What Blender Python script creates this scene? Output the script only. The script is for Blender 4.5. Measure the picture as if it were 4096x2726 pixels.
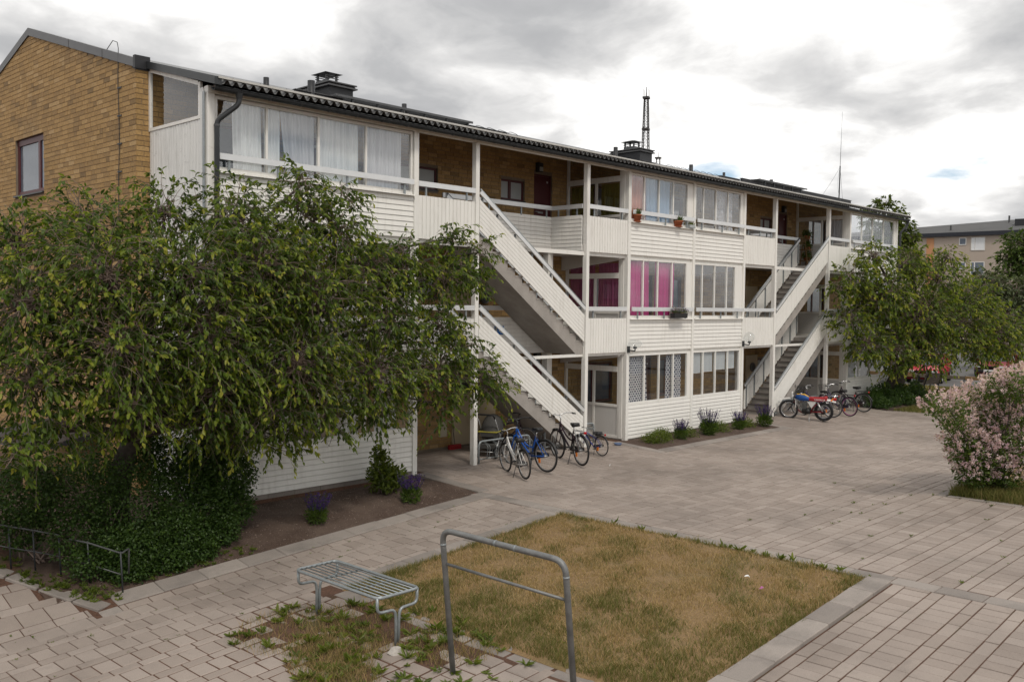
import bpy, math, random
import numpy as np
from mathutils import Vector, Matrix

random.seed(11)
rng = np.random.default_rng(11)
for o in list(bpy.data.objects):
    bpy.data.objects.remove(o, do_unlink=True)
S = bpy.context.scene
COL = S.collection
R = math.radians

# ------------------------------------------------------------------ camera
cam_d = bpy.data.cameras.new('camera')
cam = bpy.data.objects.new('camera', cam_d)
COL.objects.link(cam)
cam_d.sensor_width = 36.0
cam_d.lens = 32.886
cam_d.clip_start = 0.1
cam_d.clip_end = 3000.0
cam.matrix_world = Matrix((
    (0.68824086, 0.02035069, -0.72519677, 0.0),
    (-0.72540781, 0.03362453, -0.68749756, -15.6),
    (0.01039335, 0.99922732, 0.03790432, 3.73),
    (0, 0, 0, 1)))
S.camera = cam

# ------------------------------------------------------------------ sky
SUN_EL, SUN_AZ = 52.0, 205.0          # azimuth measured clockwise from +Y
SKY_STRENGTH = 0.1
CLOUD_DX, CLOUD_DY, CLOUD_Z = 0.0, 0.0, 20.3
world = bpy.data.worlds.new('World')
S.world = world
world.use_nodes = True
wn = world.node_tree
for n in list(wn.nodes):
    wn.nodes.remove(n)


def nd(t, kind, **kw):
    n = t.nodes.new(kind)
    for k, v in kw.items():
        if k.startswith('i_'):
            key = k[2:]
            key = int(key) if key.isdigit() else key.replace('_', ' ')
            n.inputs[key].default_value = v
        else:
            setattr(n, k, v)
    return n


def lk(t, a, b):
    t.links.new(a, b)


def mth(t, op, a, b=None, c=None, clamp=False):
    n = t.nodes.new('ShaderNodeMath')
    n.operation = op
    n.use_clamp = clamp
    for i, v in enumerate((a, b, c)):
        if v is None:
            continue
        if isinstance(v, (int, float)):
            n.inputs[i].default_value = v
        else:
            t.links.new(v, n.inputs[i])
    return n.outputs[0]


def ramp(t, fac, stops, interp='LINEAR'):
    n = t.nodes.new('ShaderNodeValToRGB')
    n.color_ramp.interpolation = interp
    el = n.color_ramp.elements
    while len(el) < len(stops):
        el.new(0.5)
    for e, (p, c) in zip(el, stops):
        e.position = p
        e.color = (c, c, c, 1) if isinstance(c, (int, float)) else (*c, 1)
    t.links.new(fac, n.inputs[0])
    return n.outputs[0]


def mixc(t, fac, a, b, mode='MIX'):
    n = t.nodes.new('ShaderNodeMix')
    n.data_type = 'RGBA'
    n.blend_type = mode
    for sock, v in ((n.inputs[0], fac), (n.inputs[6], a), (n.inputs[7], b)):
        if isinstance(v, (int, float)):
            sock.default_value = v
        elif isinstance(v, tuple):
            sock.default_value = (*v, 1) if len(v) == 3 else v
        else:
            t.links.new(v, sock)
    return n.outputs[2]


sky = nd(wn, 'ShaderNodeTexSky')
sky.sky_type = 'NISHITA'
sky.sun_disc = False
sky.sun_elevation = R(SUN_EL)
sky.sun_rotation = R(SUN_AZ)
tc = nd(wn, 'ShaderNodeTexCoord')
sep = nd(wn, 'ShaderNodeSeparateXYZ')
lk(wn, tc.outputs['Generated'], sep.inputs[0])
# clouds lie on a flat layer above the place: project the view direction onto it
h = mth(wn, 'ADD', mth(wn, 'MAXIMUM', sep.outputs[2], 0.0), 0.24)
cx = mth(wn, 'ADD', mth(wn, 'DIVIDE', sep.outputs[0], h), CLOUD_DX)
cy = mth(wn, 'ADD', mth(wn, 'DIVIDE', sep.outputs[1], h), CLOUD_DY)
cmb = nd(wn, 'ShaderNodeCombineXYZ')
lk(wn, cx, cmb.inputs[0]); lk(wn, cy, cmb.inputs[1])
cmb.inputs[2].default_value = CLOUD_Z
warp = nd(wn, 'ShaderNodeTexNoise', i_Scale=2.2, i_Detail=2.0)
lk(wn, cmb.outputs[0], warp.inputs['Vector'])
wv = nd(wn, 'ShaderNodeVectorMath', operation='MULTIPLY_ADD')
lk(wn, warp.outputs['Color'], wv.inputs[0])
wv.inputs[1].default_value = (0.25, 0.25, 0.0)
lk(wn, cmb.outputs[0], wv.inputs[2])
n_cov = nd(wn, 'ShaderNodeTexNoise', i_Scale=1.25, i_Detail=10.0, i_Roughness=0.52, i_Lacunarity=2.1)
lk(wn, wv.outputs[0], n_cov.inputs['Vector'])
n_big = nd(wn, 'ShaderNodeTexNoise', i_Scale=0.5, i_Detail=2.0)
lk(wn, cmb.outputs[0], n_big.inputs['Vector'])
dens = mth(wn, 'ADD', mth(wn, 'MULTIPLY', n_cov.outputs[0], 0.8), mth(wn, 'MULTIPLY', n_big.outputs[0], 0.2))
# thin edges shine white, thick cores are grey
cover = ramp(wn, dens, [(0.335, 0.0), (0.395, 1.0)])
bright = ramp(wn, dens, [(0.34, (8.2, 8.2, 8.2)), (0.42, (11.0, 10.8, 10.5)), (0.475, (8.3, 8.2, 8.05)), (0.52, (5.8, 5.75, 5.7)),
                         (0.575, (4.0, 4.02, 4.08)), (0.68, (2.7, 2.75, 2.88))])
skycol = mixc(wn, cover, sky.outputs[0], bright)
bg = nd(wn, 'ShaderNodeBackground')
bg.inputs['Strength'].default_value = SKY_STRENGTH
lk(wn, skycol, bg.inputs['Color'])
wo = nd(wn, 'ShaderNodeOutputWorld')
lk(wn, bg.outputs[0], wo.inputs['Surface'])

# ------------------------------------------------------------------ sun (veiled by cloud)
sun_d = bpy.data.lights.new('sun', 'SUN')
sun_d.energy = 1.25
sun_d.angle = R(11)
sun_d.color = (1.0, 0.93, 0.83)
sun = bpy.data.objects.new('sun', sun_d)
COL.objects.link(sun)
sdir = Vector((math.sin(R(SUN_AZ)) * math.cos(R(SUN_EL)), math.cos(R(SUN_AZ)) * math.cos(R(SUN_EL)), math.sin(R(SUN_EL))))
sun.rotation_euler = sdir.to_track_quat('Z', 'Y').to_euler()
sun.location = (0, -20, 30)

vs = S.view_settings
vs.view_transform = 'Standard'
vs.look = 'None'
vs.exposure = 0.42
vs.gamma = 1.0
vs.use_curve_mapping = False
S.render.engine = 'CYCLES'
S.render.film_transparent = False

# ------------------------------------------------------------------ materials
MATS = {}


def new_mat(name):
    m = bpy.data.materials.new(name)
    m.use_nodes = True
    t = m.node_tree
    for n in list(t.nodes):
        t.nodes.remove(n)
    out = nd(t, 'ShaderNodeOutputMaterial')
    p = nd(t, 'ShaderNodeBsdfPrincipled')
    lk(t, p.outputs[0], out.inputs['Surface'])
    MATS[name] = m
    return m, t, p, out


def coords(t, scale=(1, 1, 1)):
    g = nd(t, 'ShaderNodeNewGeometry')
    mp = nd(t, 'ShaderNodeMapping')
    mp.inputs['Scale'].default_value = scale
    lk(t, g.outputs['Position'], mp.inputs['Vector'])
    return mp.outputs[0]


def noise(t, vec, scale, detail=4.0, rough=0.55):
    n = nd(t, 'ShaderNodeTexNoise', i_Scale=scale, i_Detail=detail, i_Roughness=rough)
    if vec is not None:
        lk(t, vec, n.inputs['Vector'])
    return n.outputs[0]


def piece_random(t):
    oi = nd(t, 'ShaderNodeObjectInfo')
    ge = nd(t, 'ShaderNodeNewGeometry')
    a = mth(t, 'ADD', oi.outputs['Random'], ge.outputs['Random Per Island'])
    return mth(t, 'FRACT', a)


def bump(t, p, height, strength=0.3, dist=0.01):
    b = nd(t, 'ShaderNodeBump')
    b.inputs['Strength'].default_value = strength
    b.inputs['Distance'].default_value = dist
    lk(t, height, b.inputs['Height'])
    lk(t, b.outputs[0], p.inputs['Normal'])


def simple(name, col, rough=0.6, metal=0.0, var=0.12, scale=6.0, bmp=0.0, spec=0.4, grain=60.0, piece=0.0):
    m, t, p, out = new_mat(name)
    v = coords(t)
    f = noise(t, v, scale, 5.0)
    f2 = noise(t, v, grain, 3.0)
    k = mth(t, 'ADD', mth(t, 'MULTIPLY', f, 0.7), mth(t, 'MULTIPLY', f2, 0.3))
    lo = tuple(c * (1 - var) for c in col)
    hi = tuple(min(1, c * (1 + var)) for c in col)
    c = ramp(t, k, [(0.3, lo), (0.7, hi)])
    if piece:
        r = piece_random(t)
        g = mth(t, 'ADD', mth(t, 'MULTIPLY', r, 2 * piece), 1 - piece)
        vm = nd(t, 'ShaderNodeVectorMath', operation='SCALE')
        lk(t, c, vm.inputs[0]); lk(t, g, vm.inputs['Scale'])
        c = vm.outputs[0]
    lk(t, c, p.inputs['Base Color'])
    p.inputs['Roughness'].default_value = rough
    p.inputs['Metallic'].default_value = metal
    p.inputs['Specular IOR Level'].default_value = spec
    if bmp:
        bump(t, p, f2, bmp, 0.004)
    return m


# painted timber boards, weathered towards grey in streaks
def paint_mat(name, col, dirt=0.25, dirtcol=(0.36, 0.35, 0.31), streak=(3.5, 3.5, 0.5)):
    m, t, p, out = new_mat(name)
    v = coords(t, streak)
    st = noise(t, v, 3.0, 6.0, 0.62)
    big = noise(t, coords(t), 0.9, 4.0)
    k = mth(t, 'MULTIPLY', ramp(t, st, [(0.48, 0.0), (0.72, 1.0)]), ramp(t, big, [(0.4, 0.15), (0.68, 1.0)]))
    k = mth(t, 'MULTIPLY', k, dirt)
    r = piece_random(t)
    base = mixc(t, mth(t, 'MULTIPLY', r, 0.5), col, tuple(c * 0.92 for c in col))
    spot = noise(t, coords(t, (1, 1, 2.2)), 5.5, 6.0, 0.7)
    k2 = mth(t, 'MULTIPLY', ramp(t, spot, [(0.60, 0.0), (0.72, 1.0)]), dirt * 0.55)
    base = mixc(t, k, base, dirtcol)
    lk(t, mixc(t, k2, base, tuple(c * 0.8 for c in dirtcol)), p.inputs['Base Color'])
    p.inputs['Roughness'].default_value = 0.48
    p.inputs['Specular IOR Level'].default_value = 0.35
    bump(t, p, noise(t, coords(t, (4, 4, 40)), 8.0, 3.0), 0.12, 0.003)
    return m


paint_mat('white_paint', (0.80, 0.785, 0.745), 0.42, (0.42, 0.39, 0.335))
paint_mat('weathered_white', (0.72, 0.72, 0.70), 0.85, (0.27, 0.27, 0.24), (7, 7, 0.35))
paint_mat('grey_white', (0.60, 0.59, 0.57), 0.25)

# yellow brick, each one its own tone
m, t, p, out = new_mat('brick')
r = piece_random(t)
c = ramp(t, r, [(0.0, (0.215, 0.138, 0.060)), (0.06, (0.30, 0.188, 0.078)), (0.4, (0.375, 0.232, 0.090)),
                (0.88, (0.425, 0.268, 0.108)), (1.0, (0.47, 0.315, 0.15))])
v = coords(t)
sp = noise(t, v, 26.0, 5.0, 0.65)
c = mixc(t, 1.0, c, ramp(t, sp, [(0.32, 0.72), (0.68, 1.14)]), 'MULTIPLY')
soot = noise(t, coords(t, (1, 1, 1.6)), 0.55, 5.0, 0.6)
c = mixc(t, ramp(t, soot, [(0.54, 0.0), (0.78, 0.42)]), c, (0.19, 0.140, 0.085))
lk(t, c, p.inputs['Base Color'])
p.inputs['Roughness'].default_value = 0.85
bump(t, p, noise(t, v, 90.0, 3.0), 0.35, 0.004)
simple('mortar', (0.205, 0.165, 0.125), 0.95, var=0.25, scale=3, bmp=0.4)

# concrete pavers
m, t, p, out = new_mat('paver')
r = piece_random(t)
c = ramp(t, r, [(0.0, (0.258, 0.215, 0.186)), (0.5, (0.290, 0.244, 0.213)), (1.0, (0.322, 0.274, 0.241))])
v = coords(t)
st = noise(t, v, 0.42, 6.0, 0.6)
c = mixc(t, 1.0, c, ramp(t, st, [(0.30, 0.74), (0.52, 1.0), (0.7, 1.13)]), 'MULTIPLY')
st2 = noise(t, v, 2.6, 5.0, 0.65)
c = mixc(t, ramp(t, st2, [(0.56, 0.0), (0.78, 0.45)]), c, (0.145, 0.125, 0.110))
gr = noise(t, v, 140.0, 2.0, 0.7)
c = mixc(t, 1.0, c, ramp(t, gr, [(0.25, 0.78), (0.75, 1.2)]), 'MULTIPLY')
lk(t, c, p.inputs['Base Color'])
p.inputs['Roughness'].default_value = 0.86
p.inputs['Specular IOR Level'].default_value = 0.3
bump(t, p, gr, 0.35, 0.004)

m, t, p, out = new_mat('kerb_stone')
r = piece_random(t)
c = ramp(t, r, [(0.0, (0.215, 0.188, 0.168)), (1.0, (0.300, 0.264, 0.236))])
v = coords(t)
st = noise(t, v, 1.6, 6.0, 0.62)
c = mixc(t, ramp(t, st, [(0.45, 0.0), (0.7, 0.7)]), c, (0.135, 0.120, 0.108))
gr = noise(t, v, 120.0, 2.0, 0.7)
c = mixc(t, 1.0, c, ramp(t, gr, [(0.25, 0.75), (0.75, 1.22)]), 'MULTIPLY')
lk(t, c, p.inputs['Base Color'])
p.inputs['Roughness'].default_value = 0.88
bump(t, p, gr, 0.4, 0.004)

# joint sand with moss
m, t, p, out = new_mat('joint_sand')
v = coords(t)
k = noise(t, v, 1.3, 5.0, 0.6)
k2 = noise(t, v, 30.0, 4.0, 0.65)
c = ramp(t, k2, [(0.3, (0.050, 0.026, 0.016)), (0.7, (0.125, 0.062, 0.038))])
c = mixc(t, ramp(t, k, [(0.56, 0.0), (0.70, 0.8)]), c, (0.055, 0.062, 0.022))
lk(t, c, p.inputs['Base Color'])
p.inputs['Roughness'].default_value = 1.0
bump(t, p, k2, 0.8, 0.01)

# bed soil, red-brown litter
m, t, p, out = new_mat('soil')
v = coords(t)
k = noise(t, v, 1.1, 5.0, 0.6)
k2 = noise(t, v, 45.0, 4.0, 0.7)
k3 = noise(t, v, 190.0, 2.0, 0.7)
c = ramp(t, k2, [(0.3, (0.040, 0.024, 0.017)), (0.7, (0.105, 0.067, 0.049))])
c = mixc(t, ramp(t, k, [(0.45, 0.0), (0.66, 0.75)]), c, (0.125, 0.088, 0.068))
c = mixc(t, ramp(t, k3, [(0.68, 0.0), (0.76, 0.6)]), c, (0.30, 0.25, 0.21))
lk(t, c, p.inputs['Base Color'])
p.inputs['Roughness'].default_value = 1.0
bump(t, p, k2, 0.9, 0.02)

m, t, p, out = new_mat('dry_turf')
v = coords(t)
k = noise(t, v, 0.9, 5.0, 0.6)
k2 = noise(t, v, 38.0, 4.0, 0.7)
c = ramp(t, k2, [(0.3, (0.15, 0.095, 0.045)), (0.7, (0.29, 0.19, 0.088))])
c = mixc(t, ramp(t, k, [(0.5, 0.0), (0.65, 0.5)]), c, (0.11, 0.095, 0.035))
lk(t, c, p.inputs['Base Color'])
p.inputs['Roughness'].default_value = 1.0
bump(t, p, k2, 0.9, 0.02)

simple('asphalt', (0.115, 0.112, 0.110), 0.9, var=0.15, scale=1.5, bmp=0.3)
simple('concrete', (0.33, 0.305, 0.28), 0.85, var=0.22, scale=2.5, bmp=0.25, grain=45)
simple('soffit_concrete', (0.25, 0.232, 0.215), 0.9, var=0.10, scale=2.0, bmp=0.2, grain=80)
simple('slab_white', (0.62, 0.60, 0.57), 0.8, var=0.08, scale=2)
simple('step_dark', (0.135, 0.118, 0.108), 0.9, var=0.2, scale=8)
simple('brown_board', (0.135, 0.100, 0.078), 0.7, var=0.18, scale=4)
simple('beige_board', (0.50, 0.415, 0.285), 0.6, var=0.05, scale=1.5)
simple('cream_metal', (0.52, 0.47, 0.36), 0.5, var=0.05)
simple('dark_metal', (0.030, 0.033, 0.036), 0.42, 0.0, var=0.2, scale=5)
simple('roof_metal', (0.085, 0.088, 0.092), 0.45, 0.1, var=0.2, scale=3)
simple('flashing', (0.085, 0.085, 0.087), 0.40, 0.3, var=0.15, scale=3)
simple('light_flashing', (0.50, 0.49, 0.46), 0.45, 0.2, var=0.12, scale=3)
simple('corrugated', (0.150, 0.150, 0.148), 0.55, 0.1, var=0.3, scale=6)
simple('black_cladding', (0.022, 0.023, 0.026), 0.5, var=0.2, scale=4)
simple('galvanised', (0.27, 0.295, 0.305), 0.42, 0.4, var=0.22, scale=14, grain=70)
simple('old_steel', (0.175, 0.178, 0.175), 0.5, 0.35, var=0.3, scale=9, grain=60)
simple('fence_steel', (0.085, 0.088, 0.088), 0.5, 0.35, var=0.3, scale=9)
simple('alu', (0.66, 0.67, 0.675), 0.38, 0.35, var=0.06, scale=4)
simple('red_paint', (0.085, 0.018, 0.020), 0.45, var=0.15, scale=4)
simple('broom_red', (0.36, 0.022, 0.025), 0.6, var=0.25, scale=25)
simple('wood_grey', (0.135, 0.112, 0.090), 0.8, var=0.25, scale=10)
simple('wood_brown', (0.235, 0.150, 0.070), 0.75, var=0.2, scale=7)
simple('rubber', (0.016, 0.016, 0.017), 0.75, var=0.3, scale=20)
simple('black_plastic', (0.018, 0.018, 0.019), 0.45, var=0.2, scale=12)
simple('chrome', (0.62, 0.63, 0.64), 0.18, 0.9, var=0.05)
simple('steel_dull', (0.42, 0.42, 0.42), 0.35, 0.7, var=0.15, scale=15)
simple('blue_frame', (0.012, 0.085, 0.36), 0.3, var=0.1)
simple('blue_deep', (0.012, 0.035, 0.32), 0.3, var=0.1)
simple('white_frame', (0.72, 0.71, 0.69), 0.3, var=0.08)
simple('plum_frame', (0.022, 0.008, 0.016), 0.3, var=0.1)
simple('purple_frame', (0.030, 0.016, 0.075), 0.3, var=0.1)
simple('pink', (0.42, 0.12, 0.30), 0.5, var=0.1)
simple('yellow_paint', (0.60, 0.36, 0.02), 0.4, var=0.1)
simple('tank_blue', (0.020, 0.085, 0.30), 0.32, var=0.15)
simple('tank_red', (0.34, 0.020, 0.026), 0.5, var=0.15)
simple('frame_red', (0.17, 0.008, 0.012), 0.4, var=0.1)
simple('tank_yellow', (0.75, 0.42, 0.03), 0.35, var=0.05)
simple('plastic_white', (0.66, 0.65, 0.63), 0.45, var=0.12)
simple('reflector_orange', (0.85, 0.22, 0.01), 0.3, var=0.05)
simple('reflector_red', (0.45, 0.01, 0.012), 0.25, var=0.05)
simple('canvas', (0.055, 0.053, 0.050), 0.85, var=0.12, scale=10)
simple('canvas_yellow', (0.36, 0.32, 0.05), 0.7, var=0.1)
simple('terracotta', (0.34, 0.105, 0.045), 0.75, var=0.12, scale=9)
simple('bark', (0.060, 0.048, 0.040), 0.95, var=0.4, scale=9, bmp=0.9, grain=28)
simple('twig', (0.20, 0.150, 0.125), 0.85, var=0.35, scale=6)
simple('car_red', (0.40, 0.012, 0.025), 0.22, var=0.03)
simple('car_glass', (0.03, 0.04, 0.045), 0.06, var=0.0, spec=0.7)
simple('lens_clear', (0.62, 0.64, 0.64), 0.12, var=0.02)
simple('hub', (0.52, 0.53, 0.53), 0.3, 0.5, var=0.05)
simple('render_beige', (0.40, 0.335, 0.282), 0.9, var=0.05, scale=0.4, bmp=0.1)
simple('roof_felt', (0.085, 0.085, 0.086), 0.9, var=0.15, scale=0.5)
simple('fascia_navy', (0.016, 0.018, 0.026), 0.5, var=0.1)
simple('far_glass', (0.10, 0.125, 0.16), 0.08, var=0.1, spec=0.8)
simple('orange_stripe', (0.48, 0.24, 0.12), 0.8, var=0.05)
simple('sign_blue', (0.006, 0.10, 0.34), 0.4, var=0.05)
simple('letter_white', (0.8, 0.8, 0.8), 0.5, var=0.02)
simple('frosted', (0.36, 0.38, 0.38), 0.35, var=0.08)
simple('stone_chunk', (0.40, 0.37, 0.335), 0.85, var=0.15, scale=14, bmp=0.3)
simple('litter_white', (0.75, 0.75, 0.74), 0.6, var=0.05)
simple('dish_blue', (0.10, 0.14, 0.24), 0.5, var=0.1)
simple('tower_steel', (0.045, 0.043, 0.042), 0.6, 0.2, var=0.1)


def cloth(name, col, trans=0.35, dots=None, lace=False):
    m, t, p, out = new_mat(name)
    v = coords(t, (1, 1, 1))
    f = noise(t, coords(t, (14, 14, 0.4)), 2.0, 3.0)
    c = ramp(t, f, [(0.3, tuple(x * 0.85 for x in col)), (0.7, col)])
    if dots:
        uv = nd(t, 'ShaderNodeUVMap')
        mp = nd(t, 'ShaderNodeMapping')
        mp.inputs['Scale'].default_value = (1, 1, 1)
        lk(t, uv.outputs[0], mp.inputs['Vector'])
        s = nd(t, 'ShaderNodeSeparateXYZ')
        lk(t, mp.outputs[0], s.inputs[0])
        # staggered rows of round dots laid out on the cloth itself (UV in metres)
        P = 0.078
        vv = mth(t, 'DIVIDE', s.outputs[1], P * 0.86)
        row = mth(t, 'FLOOR', vv)
        off = mth(t, 'MULTIPLY', mth(t, 'MODULO', row, 2.0), 0.5)
        uu = mth(t, 'ADD', mth(t, 'DIVIDE', s.outputs[0], P), off)
        fu = mth(t, 'SUBTRACT', mth(t, 'FRACT', uu), 0.5)
        fv = mth(t, 'MULTIPLY', mth(t, 'SUBTRACT', mth(t, 'FRACT', vv), 0.5), 0.86)
        d = mth(t, 'SQRT', mth(t, 'ADD', mth(t, 'MULTIPLY', fu, fu), mth(t, 'MULTIPLY', fv, fv)))
        c = mixc(t, mth(t, 'LESS_THAN', d, 0.31), c, dots)
    lk(t, c, p.inputs['Base Color'])
    p.inputs['Roughness'].default_value = 0.9
    tr = nd(t, 'ShaderNodeBsdfTranslucent')
    lk(t, c, tr.inputs['Color'])
    mx = nd(t, 'ShaderNodeMixShader')
    mx.inputs[0].default_value = trans
    lk(t, p.outputs[0], mx.inputs[1]); lk(t, tr.outputs[0], mx.inputs[2])
    last = mx.outputs[0]
    if lace:
        vo = nd(t, 'ShaderNodeTexVoronoi', i_Scale=26.0)
        lk(t, v, vo.inputs['Vector'])
        tp = nd(t, 'ShaderNodeBsdfTransparent')
        m2 = nd(t, 'ShaderNodeMixShader')
        lk(t, ramp(t, vo.outputs['Distance'], [(0.25, 0.15), (0.6, 0.75)]), m2.inputs[0])
        lk(t, last, m2.inputs[1]); lk(t, tp.outputs[0], m2.inputs[2])
        last = m2.outputs[0]
    lk(t, last, out.inputs['Surface'])
    return m


cloth('curtain_white', (0.90, 0.91, 0.92), 0.25)
cloth('curtain_grey', (0.68, 0.68, 0.72), 0.25)
cloth('curtain_coral', (0.72, 0.27, 0.16), 0.35)
cloth('curtain_mauve', (0.40, 0.25, 0.36), 0.35)
cloth('curtain_blue', (0.36, 0.52, 0.72), 0.35)
cloth('curtain_magenta', (0.74, 0.05, 0.33), 0.35)
cloth('curtain_rose', (0.42, 0.12, 0.24), 0.35)
cloth('curtain_olive', (0.17, 0.15, 0.022), 0.3)
cloth('curtain_dots', (0.78, 0.78, 0.80), 0.3, dots=(0.030, 0.035, 0.11))
cloth('curtain_lace', (0.78, 0.76, 0.80), 0.3, lace=True)
cloth('blind_white', (0.78, 0.80, 0.82), 0.35)


def glass_mat(name, tint, base=0.06, scale=1.0):
    m, t, p, out = new_mat(name)
    t.nodes.remove(p)
    tr = nd(t, 'ShaderNodeBsdfTransparent')
    tr.inputs['Color'].default_value = (*tint, 1)
    gl = nd(t, 'ShaderNodeBsdfGlossy')
    gl.inputs['Roughness'].default_value = 0.02
    gl.inputs['Color'].default_value = (0.95, 0.97, 1.0, 1)
    lw = nd(t, 'ShaderNodeLayerWeight')
    lw.inputs['Blend'].default_value = 0.5
    f = mth(t, 'ADD', mth(t, 'MULTIPLY', mth(t, 'POWER', lw.outputs['Facing'], 5.0), scale), base, clamp=True)
    mx = nd(t, 'ShaderNodeMixShader')
    lk(t, f, mx.inputs[0]); lk(t, tr.outputs[0], mx.inputs[1]); lk(t, gl.outputs[0], mx.inputs[2])
    lk(t, mx.outputs[0], out.inputs['Surface'])
    return m


glass_mat('glass', (0.97, 0.98, 0.98), 0.06, 0.9)
glass_mat('lamp_glass', (0.93, 0.94, 0.94), 0.05, 0.8)


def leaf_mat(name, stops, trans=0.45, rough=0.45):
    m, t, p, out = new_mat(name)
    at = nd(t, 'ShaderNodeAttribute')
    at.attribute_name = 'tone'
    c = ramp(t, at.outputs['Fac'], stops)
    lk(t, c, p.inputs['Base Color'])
    p.inputs['Roughness'].default_value = rough
    p.inputs['Specular IOR Level'].default_value = 0.35
    tr = nd(t, 'ShaderNodeBsdfTranslucent')
    vm = nd(t, 'ShaderNodeVectorMath', operation='MULTIPLY')
    lk(t, c, vm.inputs[0]); vm.inputs[1].default_value = (1.25, 1.25, 0.6)
    lk(t, vm.outputs[0], tr.inputs['Color'])
    mx = nd(t, 'ShaderNodeMixShader')
    mx.inputs[0].default_value = trans
    lk(t, p.outputs[0], mx.inputs[1]); lk(t, tr.outputs[0], mx.inputs[2])
    lk(t, mx.outputs[0], out.inputs['Surface'])
    return m


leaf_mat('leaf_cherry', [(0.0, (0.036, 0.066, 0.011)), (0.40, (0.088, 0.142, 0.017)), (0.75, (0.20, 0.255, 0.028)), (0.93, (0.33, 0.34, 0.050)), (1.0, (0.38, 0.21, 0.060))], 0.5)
leaf_mat('leaf_shrub', [(0.0, (0.024, 0.052, 0.012)), (0.6, (0.056, 0.105, 0.020)), (1.0, (0.105, 0.165, 0.030))], 0.4)
leaf_mat('leaf_green', [(0.0, (0.040, 0.070, 0.014)), (0.6, (0.085, 0.135, 0.024)), (1.0, (0.150, 0.205, 0.040))], 0.45)
leaf_mat('leaf_lime', [(0.0, (0.060, 0.090, 0.014)), (0.6, (0.130, 0.170, 0.024)), (1.0, (0.20, 0.225, 0.035))], 0.4)
leaf_mat('leaf_grey', [(0.0, (0.055, 0.075, 0.034)), (0.6, (0.110, 0.140, 0.066)), (1.0, (0.185, 0.215, 0.115))], 0.35)
leaf_mat('petal_pink', [(0.0, (0.46, 0.30, 0.38)), (0.5, (0.64, 0.48, 0.55)), (1.0, (0.80, 0.68, 0.72))], 0.35, 0.7)
leaf_mat('petal_purple', [(0.0, (0.035, 0.012, 0.110)), (1.0, (0.085, 0.030, 0.22))], 0.25, 0.7)
leaf_mat('petal_mix', [(0.0, (0.10, 0.07, 0.30)), (0.5, (0.40, 0.32, 0.50)), (1.0, (0.72, 0.68, 0.70))], 0.3, 0.7)
leaf_mat('grass_blade', [(0.0, (0.085, 0.105, 0.022)), (0.30, (0.150, 0.150, 0.038)), (0.5, (0.25, 0.190, 0.080)), (0.8, (0.40, 0.280, 0.135)), (1.0, (0.52, 0.385, 0.215))], 0.3, 0.8)

# ------------------------------------------------------------------ mesh helpers
def wloc(o):
    v = Vector((0, 0, 0))
    while o is not None:
        v = v + o.location
        o = o.parent
    return v


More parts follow.
